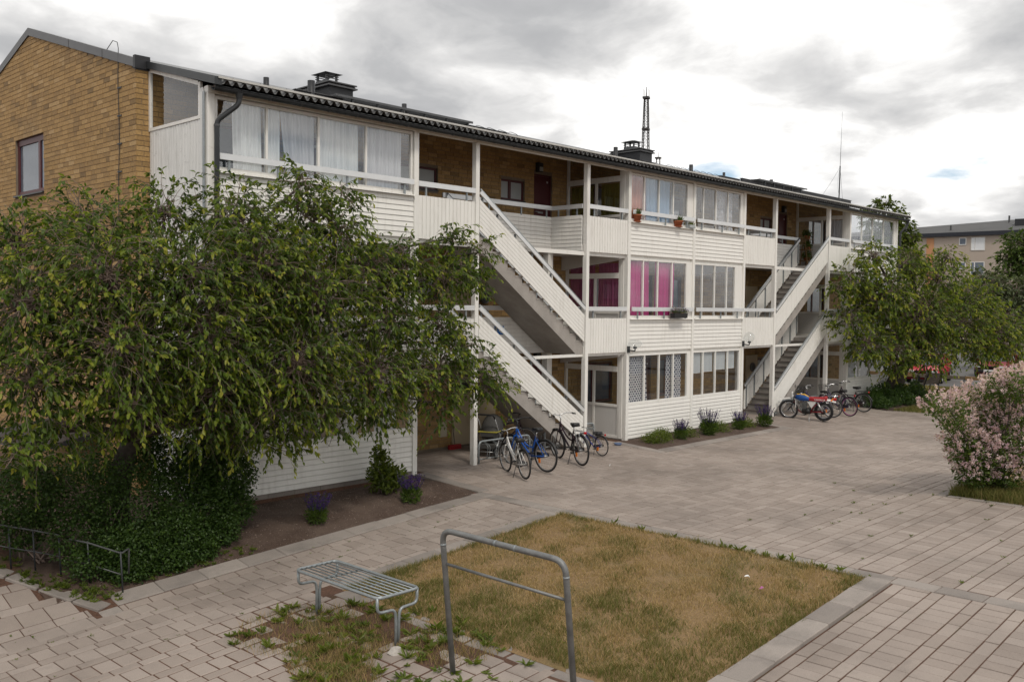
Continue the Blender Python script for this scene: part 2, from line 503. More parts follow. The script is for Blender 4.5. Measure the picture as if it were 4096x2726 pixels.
class MB:
    """collects shapes in world (or local) coordinates; build() links them as ONE mesh object"""
    def __init__(s):
        s.v, s.f, s.sm = [], [], []

    def add(s, vs_, fs_, smooth=False):
        b = len(s.v)
        s.v.extend([tuple(p) for p in vs_])
        for f in fs_:
            s.f.append(tuple(i + b for i in f)); s.sm.append(smooth)
        return s

    def box(s, x0, x1, y0, y1, z0, z1):
        return s.add([(x0, y0, z0), (x1, y0, z0), (x1, y1, z0), (x0, y1, z0), (x0, y0, z1), (x1, y0, z1), (x1, y1, z1), (x0, y1, z1)],
                     [(0, 3, 2, 1), (4, 5, 6, 7), (0, 1, 5, 4), (1, 2, 6, 5), (2, 3, 7, 6), (3, 0, 4, 7)])

    def bbox(s, x0, x1, y0, y1, z0, z1, c=0.008):
        """box with chamfered edges on the four vertical and top/bottom rims"""
        def ring(z, k):
            return [(x0 + k, y0 + c, z), (x0 + c, y0 + k, z), (x1 - c, y0 + k, z), (x1 - k, y0 + c, z),
                    (x1 - k, y1 - c, z), (x1 - c, y1 - k, z), (x0 + c, y1 - k, z), (x0 + k, y1 - c, z)]
        rs = [ring(z0, c * 0.9), ring(z0 + c, 0), ring(z1 - c, 0), ring(z1, c * 0.9)]
        vv = [p for r_ in rs for p in r_]
        ff = [tuple(range(7, -1, -1)), tuple(range(24, 32))]
        for k in range(3):
            for i in range(8):
                j = (i + 1) % 8
                ff.append((k * 8 + i, k * 8 + j, k * 8 + 8 + j, k * 8 + 8 + i))
        return s.add(vv, ff)

    def prism(s, poly, axis, a, b, smooth=False):
        """poly: list of 2-D points (counter-clockwise); extruded along axis from a to b.
        axis 'x': poly=(y,z); 'y': poly=(x,z); 'z': poly=(x,y)"""
        def P(u, w, k):
            return {'x': (k, u, w), 'y': (u, k, w), 'z': (u, w, k)}[axis]
        n = len(poly)
        vv = [P(u, w, a) for u, w in poly] + [P(u, w, b) for u, w in poly]
        ff = [(i, (i + 1) % n, n + (i + 1) % n, n + i) for i in range(n)]
        s.add(vv, ff, smooth)
        b0 = len(s.v) - 2 * n
        s.f.append(tuple(b0 + i for i in range(n - 1, -1, -1))); s.sm.append(False)
        s.f.append(tuple(b0 + n + i for i in range(n))); s.sm.append(False)
        return s

    def bar(s, p, q, w, h, up=(0, 0, 1)):
        p, q = Vector(p), Vector(q)
        d = (q - p).normalized()
        u = Vector(up)
        sx = d.cross(u)
        if sx.length < 1e-4:
            sx = d.cross(Vector((1, 0, 0)))
        sx.normalize(); uu = sx.cross(d)
        sx *= w / 2; uu *= h / 2
        vv = [p - sx - uu, p + sx - uu, p + sx + uu, p - sx + uu, q - sx - uu, q + sx - uu, q + sx + uu, q - sx + uu]
        return s.add(vv, [(0, 3, 2, 1), (4, 5, 6, 7), (0, 1, 5, 4), (1, 2, 6, 5), (2, 3, 7, 6), (3, 0, 4, 7)])

    def tube(s, pts, r, n=8, closed=False, cap=True):
        pts = [Vector(p) for p in pts]
        m = len(pts)
        rr = r if isinstance(r, (list, tuple)) else [r] * m
        vv, prev = [], None
        for i, p in enumerate(pts):
            if closed:
                d = (pts[(i + 1) % m] - pts[i - 1])
            else:
                d = (pts[min(i + 1, m - 1)] - pts[max(i - 1, 0)])
            if d.length < 1e-9:
                d = Vector((0, 0, 1))
            d.normalize()
            if prev is None:
                a = Vector((0, 0, 1)) if abs(d.z) < 0.9 else Vector((1, 0, 0))
                u = d.cross(a).normalized()
            else:
                u = prev - d * prev.dot(d)
                if u.length < 1e-6:
                    u = d.cross(Vector((0.3, 0.5, 0.8)))
                u.normalize()
            prev = u
            w = d.cross(u)
            for k in range(n):
                a = 2 * math.pi * k / n
                vv.append(p + (u * math.cos(a) + w * math.sin(a)) * rr[i])
        ff = []
        for i in range(m if closed else m - 1):
            j = (i + 1) % m
            for k in range(n):
                l = (k + 1) % n
                ff.append((i * n + k, i * n + l, j * n + l, j * n + k))
        s.add(vv, ff, True)
        if cap and not closed:
            b = len(s.v) - m * n
            s.f.append(tuple(b + i for i in range(n - 1, -1, -1))); s.sm.append(False)
            s.f.append(tuple(b + (m - 1) * n + i for i in range(n))); s.sm.append(False)
        return s

    def lathe(s, prof, c=(0, 0, 0), axis='z', n=16, smooth=True):
        """prof: (radius, height) pairs along the axis"""
        vv = []
        for r_, z in prof:
            for k in range(n):
                a = 2 * math.pi * k / n
                u, w = r_ * math.cos(a), r_ * math.sin(a)
                q = {'z': (u, w, z), 'y': (w, z, u), 'x': (z, u, w)}[axis]
                vv.append((c[0] + q[0], c[1] + q[1], c[2] + q[2]))
        ff = []
        for i in range(len(prof) - 1):
            for k in range(n):
                l = (k + 1) % n
                ff.append((i * n + k, i * n + l, (i + 1) * n + l, (i + 1) * n + k))
        return s.add(vv, ff, smooth)

    def torus(s, c, R_, r_, axis='y', n=28, k=8, a0=0.0, a1=2 * math.pi, sx=1.0):
        full = abs(a1 - a0 - 2 * math.pi) < 1e-4
        cnt = n if full else n + 1
        pts = []
        for i in range(cnt):
            a = a0 + (a1 - a0) * i / n
            u, w = R_ * math.cos(a), R_ * math.sin(a)
            q = {'y': (u, 0, w), 'x': (0, u, w), 'z': (u, w, 0)}[axis]
            pts.append((c[0] + q[0], c[1] + q[1], c[2] + q[2]))
        return s.tube(pts, r_, k, closed=full)

    def build(s, name, mat, parent=None, local=False, kind=None):
        me = bpy.data.meshes.new(name)
        off = Vector((0, 0, 0)) if (local or parent is None) else wloc(parent)
        vv = np.array(s.v, dtype=np.float64) - np.array(off)
        me.from_pydata(vv.tolist(), [], s.f)
        me.polygons.foreach_set('use_smooth', np.array(s.sm, dtype=bool))
        me.materials.append(MATS[mat])
        me.update()
        return link(name, me, parent, kind)


def link(name, me, parent=None, kind=None):
    o = bpy.data.objects.new(name, me)
    COL.objects.link(o)
    if parent is not None:
        o.parent = parent
    if kind:
        o['kind'] = kind
    return o


def tag(o, label, cat, group=None, kind=None):
    o['label'] = label
    o['category'] = cat
    if group:
        o['group'] = group
    if kind:
        o['kind'] = kind
    return o


def thing(name, label, cat, loc=(0, 0, 0), rz=0.0, group=None):
    o = bpy.data.objects.new(name, None)
    COL.objects.link(o)
    o.empty_display_size = 0.2
    o.location = loc
    o.rotation_euler = (0, 0, rz)
    return tag(o, label, cat, group)


def fast_mesh(name, V, F4, mat, parent=None, tone=None, kind=None, smooth=False, off=None):
    """V (n,3) array, F4 (m,k) int array of equal-sized faces"""
    V = np.asarray(V, dtype=np.float32)
    if off is not None:
        V = V - np.asarray(off, dtype=np.float32)
    elif parent is not None:
        V = V - np.array(wloc(parent), dtype=np.float32)
    F4 = np.asarray(F4, dtype=np.int32)
    me = bpy.data.meshes.new(name)
    k = F4.shape[1]
    me.vertices.add(len(V)); me.vertices.foreach_set('co', V.ravel())
    me.loops.add(F4.size); me.loops.foreach_set('vertex_index', F4.ravel())
    me.polygons.add(len(F4))
    me.polygons.foreach_set('loop_start', np.arange(0, F4.size, k, dtype=np.int32))
    try:
        me.polygons.foreach_set('loop_total', np.full(len(F4), k, dtype=np.int32))
    except Exception:
        pass
    me.polygons.foreach_set('use_smooth', np.full(len(F4), bool(smooth)))
    me.materials.append(MATS[mat])
    if tone is not None:
        a = me.attributes.new('tone', 'FLOAT', 'FACE')
        a.data.foreach_set('value', np.asarray(tone, dtype=np.float32))
    me.update(calc_edges=True)
    me.validate()
    return link(name, me, parent, kind)


def bez(p0, p1, p2, n=8):
    p0, p1, p2 = Vector(p0), Vector(p1), Vector(p2)
    return [p0 * (1 - t_) ** 2 + p1 * 2 * t_ * (1 - t_) + p2 * t_ * t_ for t_ in [i / n for i in range(n + 1)]]


def rounded(pts, rad=0.05, n=5, closed=False):
    """polyline with its corners rounded"""
    pts = [Vector(p) for p in pts]
    m = len(pts)
    out = []
    for i, p in enumerate(pts):
        if not closed and (i == 0 or i == m - 1):
            out.append(p); continue
        a, b = pts[i - 1], pts[(i + 1) % m]
        da, db = (a - p), (b - p)
        k = min(rad, da.length * 0.48, db.length * 0.48)
        out += bez(p + da.normalized() * k, p, p + db.normalized() * k, n)
    return out


def text_mesh(name, body, size, mat, parent, loc, rot, scale=(1, 1, 1)):
    cu = bpy.data.curves.new(name, 'FONT')
    cu.body = body
    cu.size = size
    cu.extrude = .002
    cu.align_x = 'CENTER'
    tmp = bpy.data.objects.new(name, cu)
    COL.objects.link(tmp)
    dg = bpy.context.evaluated_depsgraph_get()
    me = bpy.data.meshes.new_from_object(tmp.evaluated_get(dg))
    bpy.data.objects.remove(tmp)
    me.materials.clear()
    me.materials.append(MATS[mat])
    o = link(name, me, parent)
    o.location = loc
    o.rotation_euler = rot
    o.scale = scale
    return o


# ------------------------------------------------------------------ ground shape
def zg(x, y):
    b = -0.11 * min(max(-y / 1.75, 0.0), 1.0)
    if x < 13.17:
        b -= 0.072 * (13.17 - max(x, -6.0)) * min(max(-y / 2.6, 0.0), 1.0)
    return b


def slab_verts(x0, x1, y0, y1, dz=0.0, c=0.007, h=0.05):
    """paver: flat top, chamfered rim, short sides; follows the slope of the ground"""
    xs = [x0, x1, x1, x0]; ys = [y0, y0, y1, y1]
    sx = [1, -1, -1, 1]; sy = [1, 1, -1, -1]
    top = [(xs[i] + sx[i] * c, ys[i] + sy[i] * c, zg(xs[i], ys[i]) + dz) for i in range(4)]
    rim = [(xs[i], ys[i], zg(xs[i], ys[i]) + dz - c * 0.8) for i in range(4)]
    bot = [(xs[i], ys[i], zg(xs[i], ys[i]) + dz - h) for i in range(4)]
    return top + rim + bot


SLAB_F = [(0, 1, 2, 3)] + [(4 + i, 4 + (i + 1) % 4, (i + 1) % 4, i) for i in range(4)] + [(8 + i, 8 + (i + 1) % 4, 4 + (i + 1) % 4, 4 + i) for i in range(4)]
CAMP = Vector((0, -15.6, 3.73))
CR = cam.matrix_world.to_3x3().inverted()


def in_view(p, margin=0.03):
    """whether a point of the place falls inside the photograph's frame, with its distance"""
    q = CR @ (Vector(p) - CAMP)
    if q.z > -0.5:
        return False, 1e9
    u, w = 32.886 / 36 * q.x / -q.z, 32.886 / 36 * q.y / -q.z
    return (abs(u) < 0.5 + margin and abs(w) < 0.3328 + margin), -q.z


# the ground: one sheet out to the horizon
xs = sorted(set([-400, -150, -60, -25, -12] + [round(-6 + 0.5 * i, 2) for i in range(60)] + [13.17, 24, 26, 28, 30, 33, 36, 40, 46, 55, 70, 100, 160, 300, 700, 1500]))
ys = sorted(set([-400, -150, -60, -30, -20] + [round(-15 + 0.35 * i, 2) for i in range(48)] + [-2.6, -1.75, 0, 1, 3, 8, 15, 30, 60, 120, 300, 700, 1500]))
gv = [(x, y, zg(x, y) - 0.011 - (0.35 if (5.4 < x < 13.3 and -2.0 < y < 6.1 and not (x > 8.3 and y > -0.1)) else 0)) for y in ys for x in xs]
gf = [(j * len(xs) + i, j * len(xs) + i + 1, (j + 1) * len(xs) + i + 1, (j + 1) * len(xs) + i) for j in range(len(ys) - 1) for i in range(len(xs) - 1)]
MB().add(gv, gf).build('ground', 'joint_sand', kind='structure')

# ------------------------------------------------------------------ paving
paving = bpy.data.objects.new('courtyard_paving', None)
COL.objects.link(paving)
paving['kind'] = 'structure'
pieces = []     # (verts, is_kerb)


def rnd(a, b):
    return random.uniform(a, b)


def strip(x0, x1, y0, y1, length, off, jit=0.0015, keep=None, gap=0.005, tilt=0.0025):
    x = x0 - off
    while x < x1 - 0.03:
        a, b = max(x, x0), min(x + length, x1)
        x += length
        if b - a < 0.05:
            continue
        if keep and not keep((a + b) / 2, (y0 + y1) / 2):
            continue
        vv = slab_verts(a + gap + rnd(0, jit), b - gap - rnd(0, jit), y0 + gap + .0025 + rnd(0, jit), y1 - gap - .0025 - rnd(0, jit), rnd(-tilt, tilt))
        pieces.append(vv)


def near_view(x, y):
    ok, d = in_view((x, y, zg(x, y)), 0.06)
    return ok


# big yard, right of the header row
def keep_yard(x, y):
    if x > 20.1 and y < -8.75:
        return False
    if 20.72 < x < 27.85 and y > -1.6:
        return False
    if x > 35.4 and y > -1.75:
        return False
    if x > 36.6:
        return False
    return near_view(x, y)


y = -1.62
while y > -14.5:
    strip(13.5, 36.6, y - 0.17, y, 0.42, rnd(0, 0.4), keep=keep_yard)
    strip(13.5, 36.6, y - 0.507, y - 0.17, 0.2105, rnd(0, 0.2), keep=keep_yard)
    y -= 0.507
# apron in front of and inside the two stair halls
y = -1.62 + 0.507 * 8
for xa, xb in ((13.72, 20.68), (27.95, 35.4)):
    y = 2.436
    while y > -1.6:
        y1 = y - 0.17
        strip(xa, xb, y1, y, 0.42, rnd(0, 0.4), keep=near_view)
        if True:
            strip(xa, xb, y - 0.507, y - 0.17, 0.2105, rnd(0, 0.2), keep=near_view)
        y -= 0.507
# path between the bed and the lawn
yy = -2.445
for w, ln in ((0.17, 0.35), (0.337, 0.245), (0.17, 0.35), (0.337, 0.245), (0.17, 0.35), (0.337, 0.245), (0.163, 0.35)):
    strip(2.0 if yy < -2.6 else 5.75, 13.14, yy - w, yy, ln, rnd(0, 0.4), keep=near_view, gap=0.0065)
    yy -= w
# lower left, and round the carpet rack: loose, sunken slabs
BROKEN = [(6.9, -5.2, 0.75), (7.6, -5.9, 0.85), (6.6, -6.4, 0.5), (7.9, -7.2, 0.6), (6.9, -6.1, 0.6), (6.35, -6.9, 0.45)]


def broken(x, y):
    return max([1 - math.hypot(x - bx, y - by) / br for bx, by, br in BROKEN] + [0])


def keep_low(x, y):
    if x > 7.95 and -10.2 < y < -4.1:
        return False
    b = broken(x, y)
    if b > 0 and random.random() < b * 1.0:
        return False
    return near_view(x, y)


def loose_strip(x0, x1, y0, y1, length, off):
    x = x0 - off
    while x < x1:
        a, b = x, x + length
        x += length
        cx_, cy_ = (a + b) / 2, (y0 + y1) / 2
        if not keep_low(cx_, cy_):
            continue
        d = 0.22 + 0.9 * min(1.0, max([1.7 - math.hypot(cx_ - bx, cy_ - by) / br for bx, by, br in BROKEN] + [0.0]) if cx_ < 7.2 or cy_ < -6 else 0.9)
        g = 0.0065 + 0.014 * d * random.random()
        vv = slab_verts(a + g, b - g, y0 + g, y1 - g, rnd(-0.006, 0.004) * d - 0.02 * broken(cx_, cy_), c=0.014)
        an = rnd(-0.05, 0.05) * d
        tx, ty = rnd(-0.022, 0.022) * d, rnd(-0.022, 0.022) * d
        ca, sa = math.cos(an), math.sin(an)
        vv = [(cx_ + (p[0] - cx_) * ca - (p[1] - cy_) * sa, cy_ + (p[0] - cx_) * sa + (p[1] - cy_) * ca,
               p[2] + (p[0] - cx_) * tx + (p[1] - cy_) * ty) for p in vv]
        pieces.append(vv)


y = yy
k = 0
while y > -12.6:
    for w in (0.337, 0.17):
        loose_strip(2.0, 8.0, y - w, y, 0.245 if w > 0.3 else 0.35, rnd(0, 0.24))
        y -= w
# strips between the lawn kerb and the camera
y = -10.56
while y > -13.2:
    strip(8.3, 13.14, y - 0.175, y, 0.42, rnd(0, 0.4), keep=near_view, gap=0.0065, tilt=0.004)
    strip(8.3, 13.14, y - 0.525, y - 0.175, 0.2105, rnd(0, 0.2), keep=near_view, gap=0.0055, tilt=0.004)
    y -= 0.525
# left of the hedge corner
y = -1.2
while y > -2.6:
    strip(2.0, 5.2 + (y + 1.2) * -0.15, y - 0.19, y, 0.42, rnd(0, 0.4), keep=lambda a, b: near_view(a, b) and b < -0.98 - (a - 4.75) * 1.9, gap=0.006)
    strip(2.0, 5.2 + (y + 1.2) * -0.15, y - 0.56, y - 0.19, 0.37, rnd(0, 0.3), keep=lambda a, b: near_view(a, b) and b < -0.98 - (a - 4.75) * 1.9, gap=0.006)
    y -= 0.56


def emit(pieces_, name, mat, parent, n_single, stuff_name):
    def size(vv):
        c = Vector([sum(p[i] for p in vv[:4]) / 4 for i in range(3)])
        ok, d = in_view(c, 0.0)
        if not ok:
            return 0
        area = (Vector(vv[1]) - Vector(vv[0])).length * (Vector(vv[3]) - Vector(vv[0])).length
        return area * (CAMP.z - c.z) / d ** 3
    order = sorted(range(len(pieces_)), key=lambda i: -size(pieces_[i]))
    single = set(order[:n_single])
    for i in order[:n_single]:
        vv = pieces_[i]
        c = Vector([sum(p[j] for p in vv[:4]) / 4 for j in range(3)])
        mb = MB(); mb.add([Vector(p) - c for p in vv], SLAB_F)
        o = mb.build(name, mat, parent, local=True)
        o.location = c
    rest = [pieces_[i] for i in range(len(pieces_)) if i not in single]
    if rest:
        V = np.array(rest).reshape(-1, 3)
        F_ = (np.array(SLAB_F)[None] + 12 * np.arange(len(rest))[:, None, None]).reshape(-1, 4)
        fast_mesh(stuff_name, V, F_, mat, parent, kind='stuff')


emit(pieces, 'paver', 'paver', paving, 300, 'paver_field')

# kerbs and the header row
kerbs = bpy.data.objects.new('kerb', None)
COL.objects.link(kerbs)
kerbs['kind'] = 'structure'


def kerb_piece(x0, x1, y0, y1, raise_=0.0, h=0.12):
    vv = slab_verts(x0 + 0.004, x1 - 0.004, y0 + 0.004, y1 - 0.004, raise_ + rnd(-0.004, 0.006), c=0.014, h=h)
    c = Vector([sum(p[j] for p in vv[:4]) / 4 for j in range(3)])
    mb = MB(); mb.add([Vector(p) - c for p in vv], SLAB_F)
    o = mb.build('kerb_stone', 'kerb_stone', kerbs, local=True)
    o.location = c
    o.rotation_euler = (rnd(-.004, .004), rnd(-.004, .004), rnd(-.012, .012))
    return o


x = 5.75
while x < 13.1:
    kerb_piece(x, min(x + 0.7, 13.14), -2.435, -2.08, 0.012); x += 0.7
y = -0.04
for ln in (0.62, 0.66, 0.68):
    kerb_piece(13.39, 13.70, y - ln, y, 0.02); y -= ln
kerb_piece(13.15, 13.5, -2.42, -2.01, 0.004)
y = -2.43
while y > -13.6:
    kerb_piece(13.15, 13.495, y - 0.62, y, 0.004); y -= 0.62
x = 8.4
while x < 13.0:
    kerb_piece(x, min(x + 0.69, 13.13), -10.545, -10.20, 0.045, 0.2); x += 0.69
x = 8.2
while x < 13.0:
    kerb_piece(x, min(x + 0.68, 13.13), -4.45, -4.12, 0.006); x += 0.68
y = -4.5
while y > -10.0:
    if random.random() < 0.8:
        o = kerb_piece(7.98, 8.30, y - 0.66, y, -0.006); o.rotation_euler.z = rnd(-.06, .06)
    y -= 0.69
x = 20.4
kerb_piece(20.44, 20.74, -0.85, -0.04, 0.012); kerb_piece(20.44, 20.74, -1.61, -0.85, 0.012)
x = 20.75
while x < 27.8:
    kerb_piece(x, min(x + 0.7, 27.9), -1.61, -1.30, 0.012); x += 0.7
kerb_piece(27.62, 27.92, -1.29, -0.65, 0.012); kerb_piece(27.62, 27.92, -0.65, -0.04, 0.012)
x = 20.1
while x < 34:
    kerb_piece(x, x + 0.69, -8.92, -8.72, 0.01); x += 0.7
y = -8.95
while y > -13:
    kerb_piece(20.08, 20.28, y - 0.69, y, 0.01); y -= 0.7
for (ax, ay), (bx, by) in (((4.35, -0.55), (4.68, -1.02)), ((4.68, -1.05), (4.96, -1.50)), ((4.97, -1.53), (5.24, -2.02)), ((5.25, -2.05), (5.45, -2.46))):
    d = Vector((bx - ax, by - ay)); n_ = Vector((-d.y, d.x)).normalized()
    L = d.length
    c = Vector(((ax + bx) / 2 + 0.14, (ay + by) / 2 + 0.07, 0)); c.z = zg(c.x, c.y) + 0.01
    mb = MB()
    mb.bbox(-L / 2, L / 2, -0.14, 0.14, -0.1, 0.0, 0.012)
    o = mb.build('kerb_stone', 'kerb_stone', kerbs, local=True)
    o.location = c
    sl = (zg(bx, by) - zg(ax, ay)) / L
    o.rotation_euler = (0, -math.atan(sl), math.atan2(d.y, d.x))
kerb_piece(5.46, 5.75, -2.7, -2.44, 0.0)


# ------------------------------------------------------------------ soil and lawn surfaces
def sheet(name, fx, x0, x1, y0, y1, nx, ny, mat, rough=0.02, seed=0):
    g = np.random.default_rng(seed)
    vv, ff = [], []
    for j in range(ny + 1):
        for i in range(nx + 1):
            x_, y_ = x0 + (x1 - x0) * i / nx, y0 + (y1 - y0) * j / ny
            edge = 0 if i in (0, nx) or j in (0, ny) else 1
            vv.append((x_, y_, fx(x_, y_) + edge * g.normal(0, rough)))
    for j in range(ny):
        for i in range(nx):
            a = j * (nx + 1) + i
            ff.append((a, a + 1, a + nx + 2, a + nx + 1))
    mb = MB(); mb.add(vv, ff, True)
    o = mb.build(name, mat)
    o['kind'] = 'structure'
    return o


def bed1(x, y):
    t_ = min(max(-y / 2.1, 0), 1)
    zk = zg(x, -2.1)
    return (zk - 0.03) * t_ + (-0.07) * (1 - t_) + 0.05 * math.sin(t_ * math.pi)


def bed_left(x, y):
    t_ = min(max(-y / 2.1, 0), 1)
    return (zg(x, -2.1) - 0.03) * t_ + (-0.12) * (1 - t_)


sheet('planting_bed', bed1, 8.45, 13.39, -2.08, -0.02, 50, 22, 'soil', 0.012, 1)
sheet('planting_bed', lambda x, y: bed1(x, y) - 0.004, 5.0, 8.46, -2.08, 4.0, 30, 40, 'soil', 0.015, 2)
sheet('planting_bed', lambda x, y: -0.075 * min(1, -y / 1.3) - 0.0, 20.74, 27.62, -1.30, -0.02, 60, 14, 'soil', 0.008, 3)
sheet('planting_bed', lambda x, y: zg(x, y) + .015, 35.45, 41.0, -1.75, -0.02, 40, 12, 'soil', 0.01, 4)


def lawn_z(x, y):
    e = min(13.2 - x, x - 8.15, -4.35 - y, y + 10.3)
    return zg(x, y) - 0.02 + 0.035 * min(1, max(0, e / 0.3)) + 0.02 * math.sin(math.pi * min(1, max(0, (y + 10.2) / 5.75)))


sheet('lawn_soil', lawn_z, 8.15, 13.2, -10.30, -4.35, 60, 70, 'dry_turf', 0.010, 5)
sheet('lawn_soil', lambda x, y: -0.10, 20.29, 44, -30, -8.93, 50, 40, 'dry_turf', 0.01, 6)
sheet('lawn_soil', lambda x, y: -.10, 36.55, 47.4, -3.3, -1.74, 20, 4, 'dry_turf', 0.01, 7)
sheet('lawn_soil', lambda x, y: zg(x, y) + .006, 43.0, 47.5, -1.76, 9, 10, 14, 'dry_turf', 0.01, 8)
sheet('footpath', lambda x, y: zg(x, y) + .003, 41.0, 43.1, -1.75, 9, 4, 10, 'asphalt', 0.0, 9)
mb = MB(); mb.add([(47.5, -40, 0.0), (140, -40, 0.0), (140, 60, 0.0), (47.5, 60, 0.0)], [(0, 1, 2, 3)])
mb.build('street', 'asphalt', kind='structure')
mb = MB(); mb.add([(36.6, -30, -0.112), (47.6, -30, -0.112), (47.6, -3.2, -0.112), (36.6, -3.2, -0.112)], [(0, 1, 2, 3)])
mb.build('pavement', 'asphalt', kind='structure')

# ------------------------------------------------------------------ the apartment building
YB = 2.25          # brick wall behind the balconies
ZF = (0.0, 2.65, 5.35)
bld = thing('apartment_building', 'long three-storey white-clad brick apartment block with open stairs and glazed balconies', 'building', (24, 2, 0))

# --- brick work: real bricks in front of a mortar wall
bricks = []


def brick_wall(u0, u1, z0, z1, put, holes=(), top=None, seed=0):
    """put(ua, ub, za, zb) -> 8 corners; holes: (ua, ub, za, zb)"""
    g = random.Random(seed)
    j = 0.006
    nz = int((z1 - z0) / 0.1 + 1e-6)
    for r_ in range(nz):
        za, zb = z0 + r_ * 0.1, z0 + (r_ + 1) * 0.1
        u = u0 - (0.15 if r_ % 2 else 0.0) - (0.04 if r_ % 3 == 0 else 0)
        while u < u1:
            ln = 0.15 if g.random() < 0.14 else 0.30
            a, b = max(u, u0), min(u + ln, u1)
            u += ln
            segs = [(a, b)]
            for ha, hb, hz0, hz1 in holes:
                if zb > hz0 + 0.01 and za < hz1 - 0.01:
                    ns = []
                    for p_, q_ in segs:
                        if hb <= p_ or ha >= q_:
                            ns.append((p_, q_)); continue
                        if p_ < ha:
                            ns.append((p_, ha))
                        if q_ > hb:
                            ns.append((hb, q_))
                    segs = ns
            for p_, q_ in segs:
                if q_ - p_ < 0.035:
                    continue
                ztop = zb
                if top and top((p_ + q_) / 2) < zb - 0.02:
                    continue
                bricks.append(put(p_ + j, q_ - j, za + j, ztop - j, g.uniform(-0.0025, 0.0025)))


def put_front(ua, ub, za, zb, d):
    f, b = YB - 0.010 + d, YB + 0.03
    return [(ua, f, za), (ub, f, za), (ub, f, zb), (ua, f, zb), (ua, b, za), (ub, b, za), (ub, b, zb), (ua, b, zb)]


XG = 8.2


def put_gable(ua, ub, za, zb, d):
    f, b = XG - 0.010 + d, XG + 0.03
    return [(f, ub, za), (f, ua, za), (f, ua, zb), (f, ub, zb), (b, ub, za), (b, ua, za), (b, ua, zb), (b, ub, zb)]


# openings in the long brick wall: (x0, x1, z0, z1)
WIN_H = []
DOOR_H = []
for k in range(3):
    zf = 2.7 * k - 0.05
    if k:
        WIN_H += [(14.70, 16.02, zf + 1.27, zf + 1.83)]
    WIN_H += [(18.33, 19.27, zf + 1.27, zf + 1.83)]
    DOOR_H += [(19.66, 20.43, zf + 0.03, zf + 2.11)]
    WIN_H += [(32.55, 33.45, zf + 1.27, zf + 1.83)]
    DOOR_H += [(33.98, 34.70, zf + 0.03, zf + 2.11)]
    WIN_H += [(22.0, 23.4, zf + 0.85, zf + 2.05), (26.0, 27.2, zf + 0.85, zf + 2.05), (9.4, 10.9, zf + 0.85, zf + 2.05), (36.6, 38.2, zf + 0.85, zf + 2.05)]
    DOOR_H += [(24.6, 25.5, zf + 0.03, zf + 2.11), (11.6, 12.5, zf + 0.03, zf + 2.11)]
GW = (6.92, 8.70, 6.22, 7.55)      # gable window in (Y, z)
brick_wall(8.2, 40.3, 0.05, 8.25, put_front, WIN_H + DOOR_H, seed=1)


def gable_top(y):
    return 8.30 + 0.30 * (y - YB) if y < 7.75 else 8.30 + 0.30 * 5.5 - 0.30 * (y - 7.75)


brick_wall(YB - 0.01, 12.8, -0.25, 9.95, put_gable, [GW], top=gable_top, seed=2)

BF = [(0, 1, 2, 3), (5, 4, 7, 6), (3, 2, 6, 7), (4, 5, 1, 0), (4, 0, 3, 7), (1, 5, 6, 2)]


def brick_size(b):
    c = [sum(p[i] for p in b) / 8 for i in range(3)]
    ok, d = in_view(c, 0.0)
    if not ok:
        return 0
    a = (Vector(b[1]) - Vector(b[0])).length
    if b[0][0] < XG + 0.001 and abs(b[0][0] - b[1][0]) < 1e-6:
        if c[2] < 6.0:
            return 0
        return a * 0.62 / d ** 2
    if 8.5 < c[0] < 13.4 or 21.1 < c[0] < 27.4 or c[0] > 35.3:
        return 0
    return a * 0.45 / d ** 2


order = sorted(range(len(bricks)), key=lambda i: -brick_size(bricks[i]))
cache = {}
boff = Vector(bld.location)
for i in order[:300]:
    b = bricks[i]
    c = Vector([sum(p[k] for p in b) / 8 for k in range(3)])
    key = (round((Vector(b[1]) - Vector(b[0])).length, 2), abs(b[0][0] - b[1][0]) < 1e-6)
    if key not in cache:
        mb = MB(); mb.add([Vector(p) - c for p in b], BF)
        cache[key] = mb.build('brick', 'brick', bld, local=True)
        cache[key].location = c - boff
    else:
        o = cache[key].copy(); COL.objects.link(o); o.location = c - boff
one = set(order[:300])
V = np.array([bricks[i] for i in range(len(bricks)) if i not in one]).reshape(-1, 3)
F_ = (np.array(BF)[None] + 8 * np.arange(len(V) // 8)[:, None, None]).reshape(-1, 4)
fast_mesh('brickwork', V, F_, 'brick', bld, kind='stuff')


# mortar walls with the openings left out
def holed_wall(mb, u0, u1, z0, z1, holes, put):
    us = sorted(set([u0, u1] + [h for q in holes for h in q[:2]]))
    zs = sorted(set([z0, z1] + [h for q in holes for h in q[2:]]))
    for a, b in zip(us[:-1], us[1:]):
        run = None
        for c_, d_ in zip(zs[:-1], zs[1:]):
            mu, mz = (a + b) / 2, (c_ + d_) / 2
            hit = any(q[0] < mu < q[1] and q[2] < mz < q[3] for q in holes)
            if not hit:
                mb.add(put(a, b, c_, d_), [(0, 1, 2, 3)])


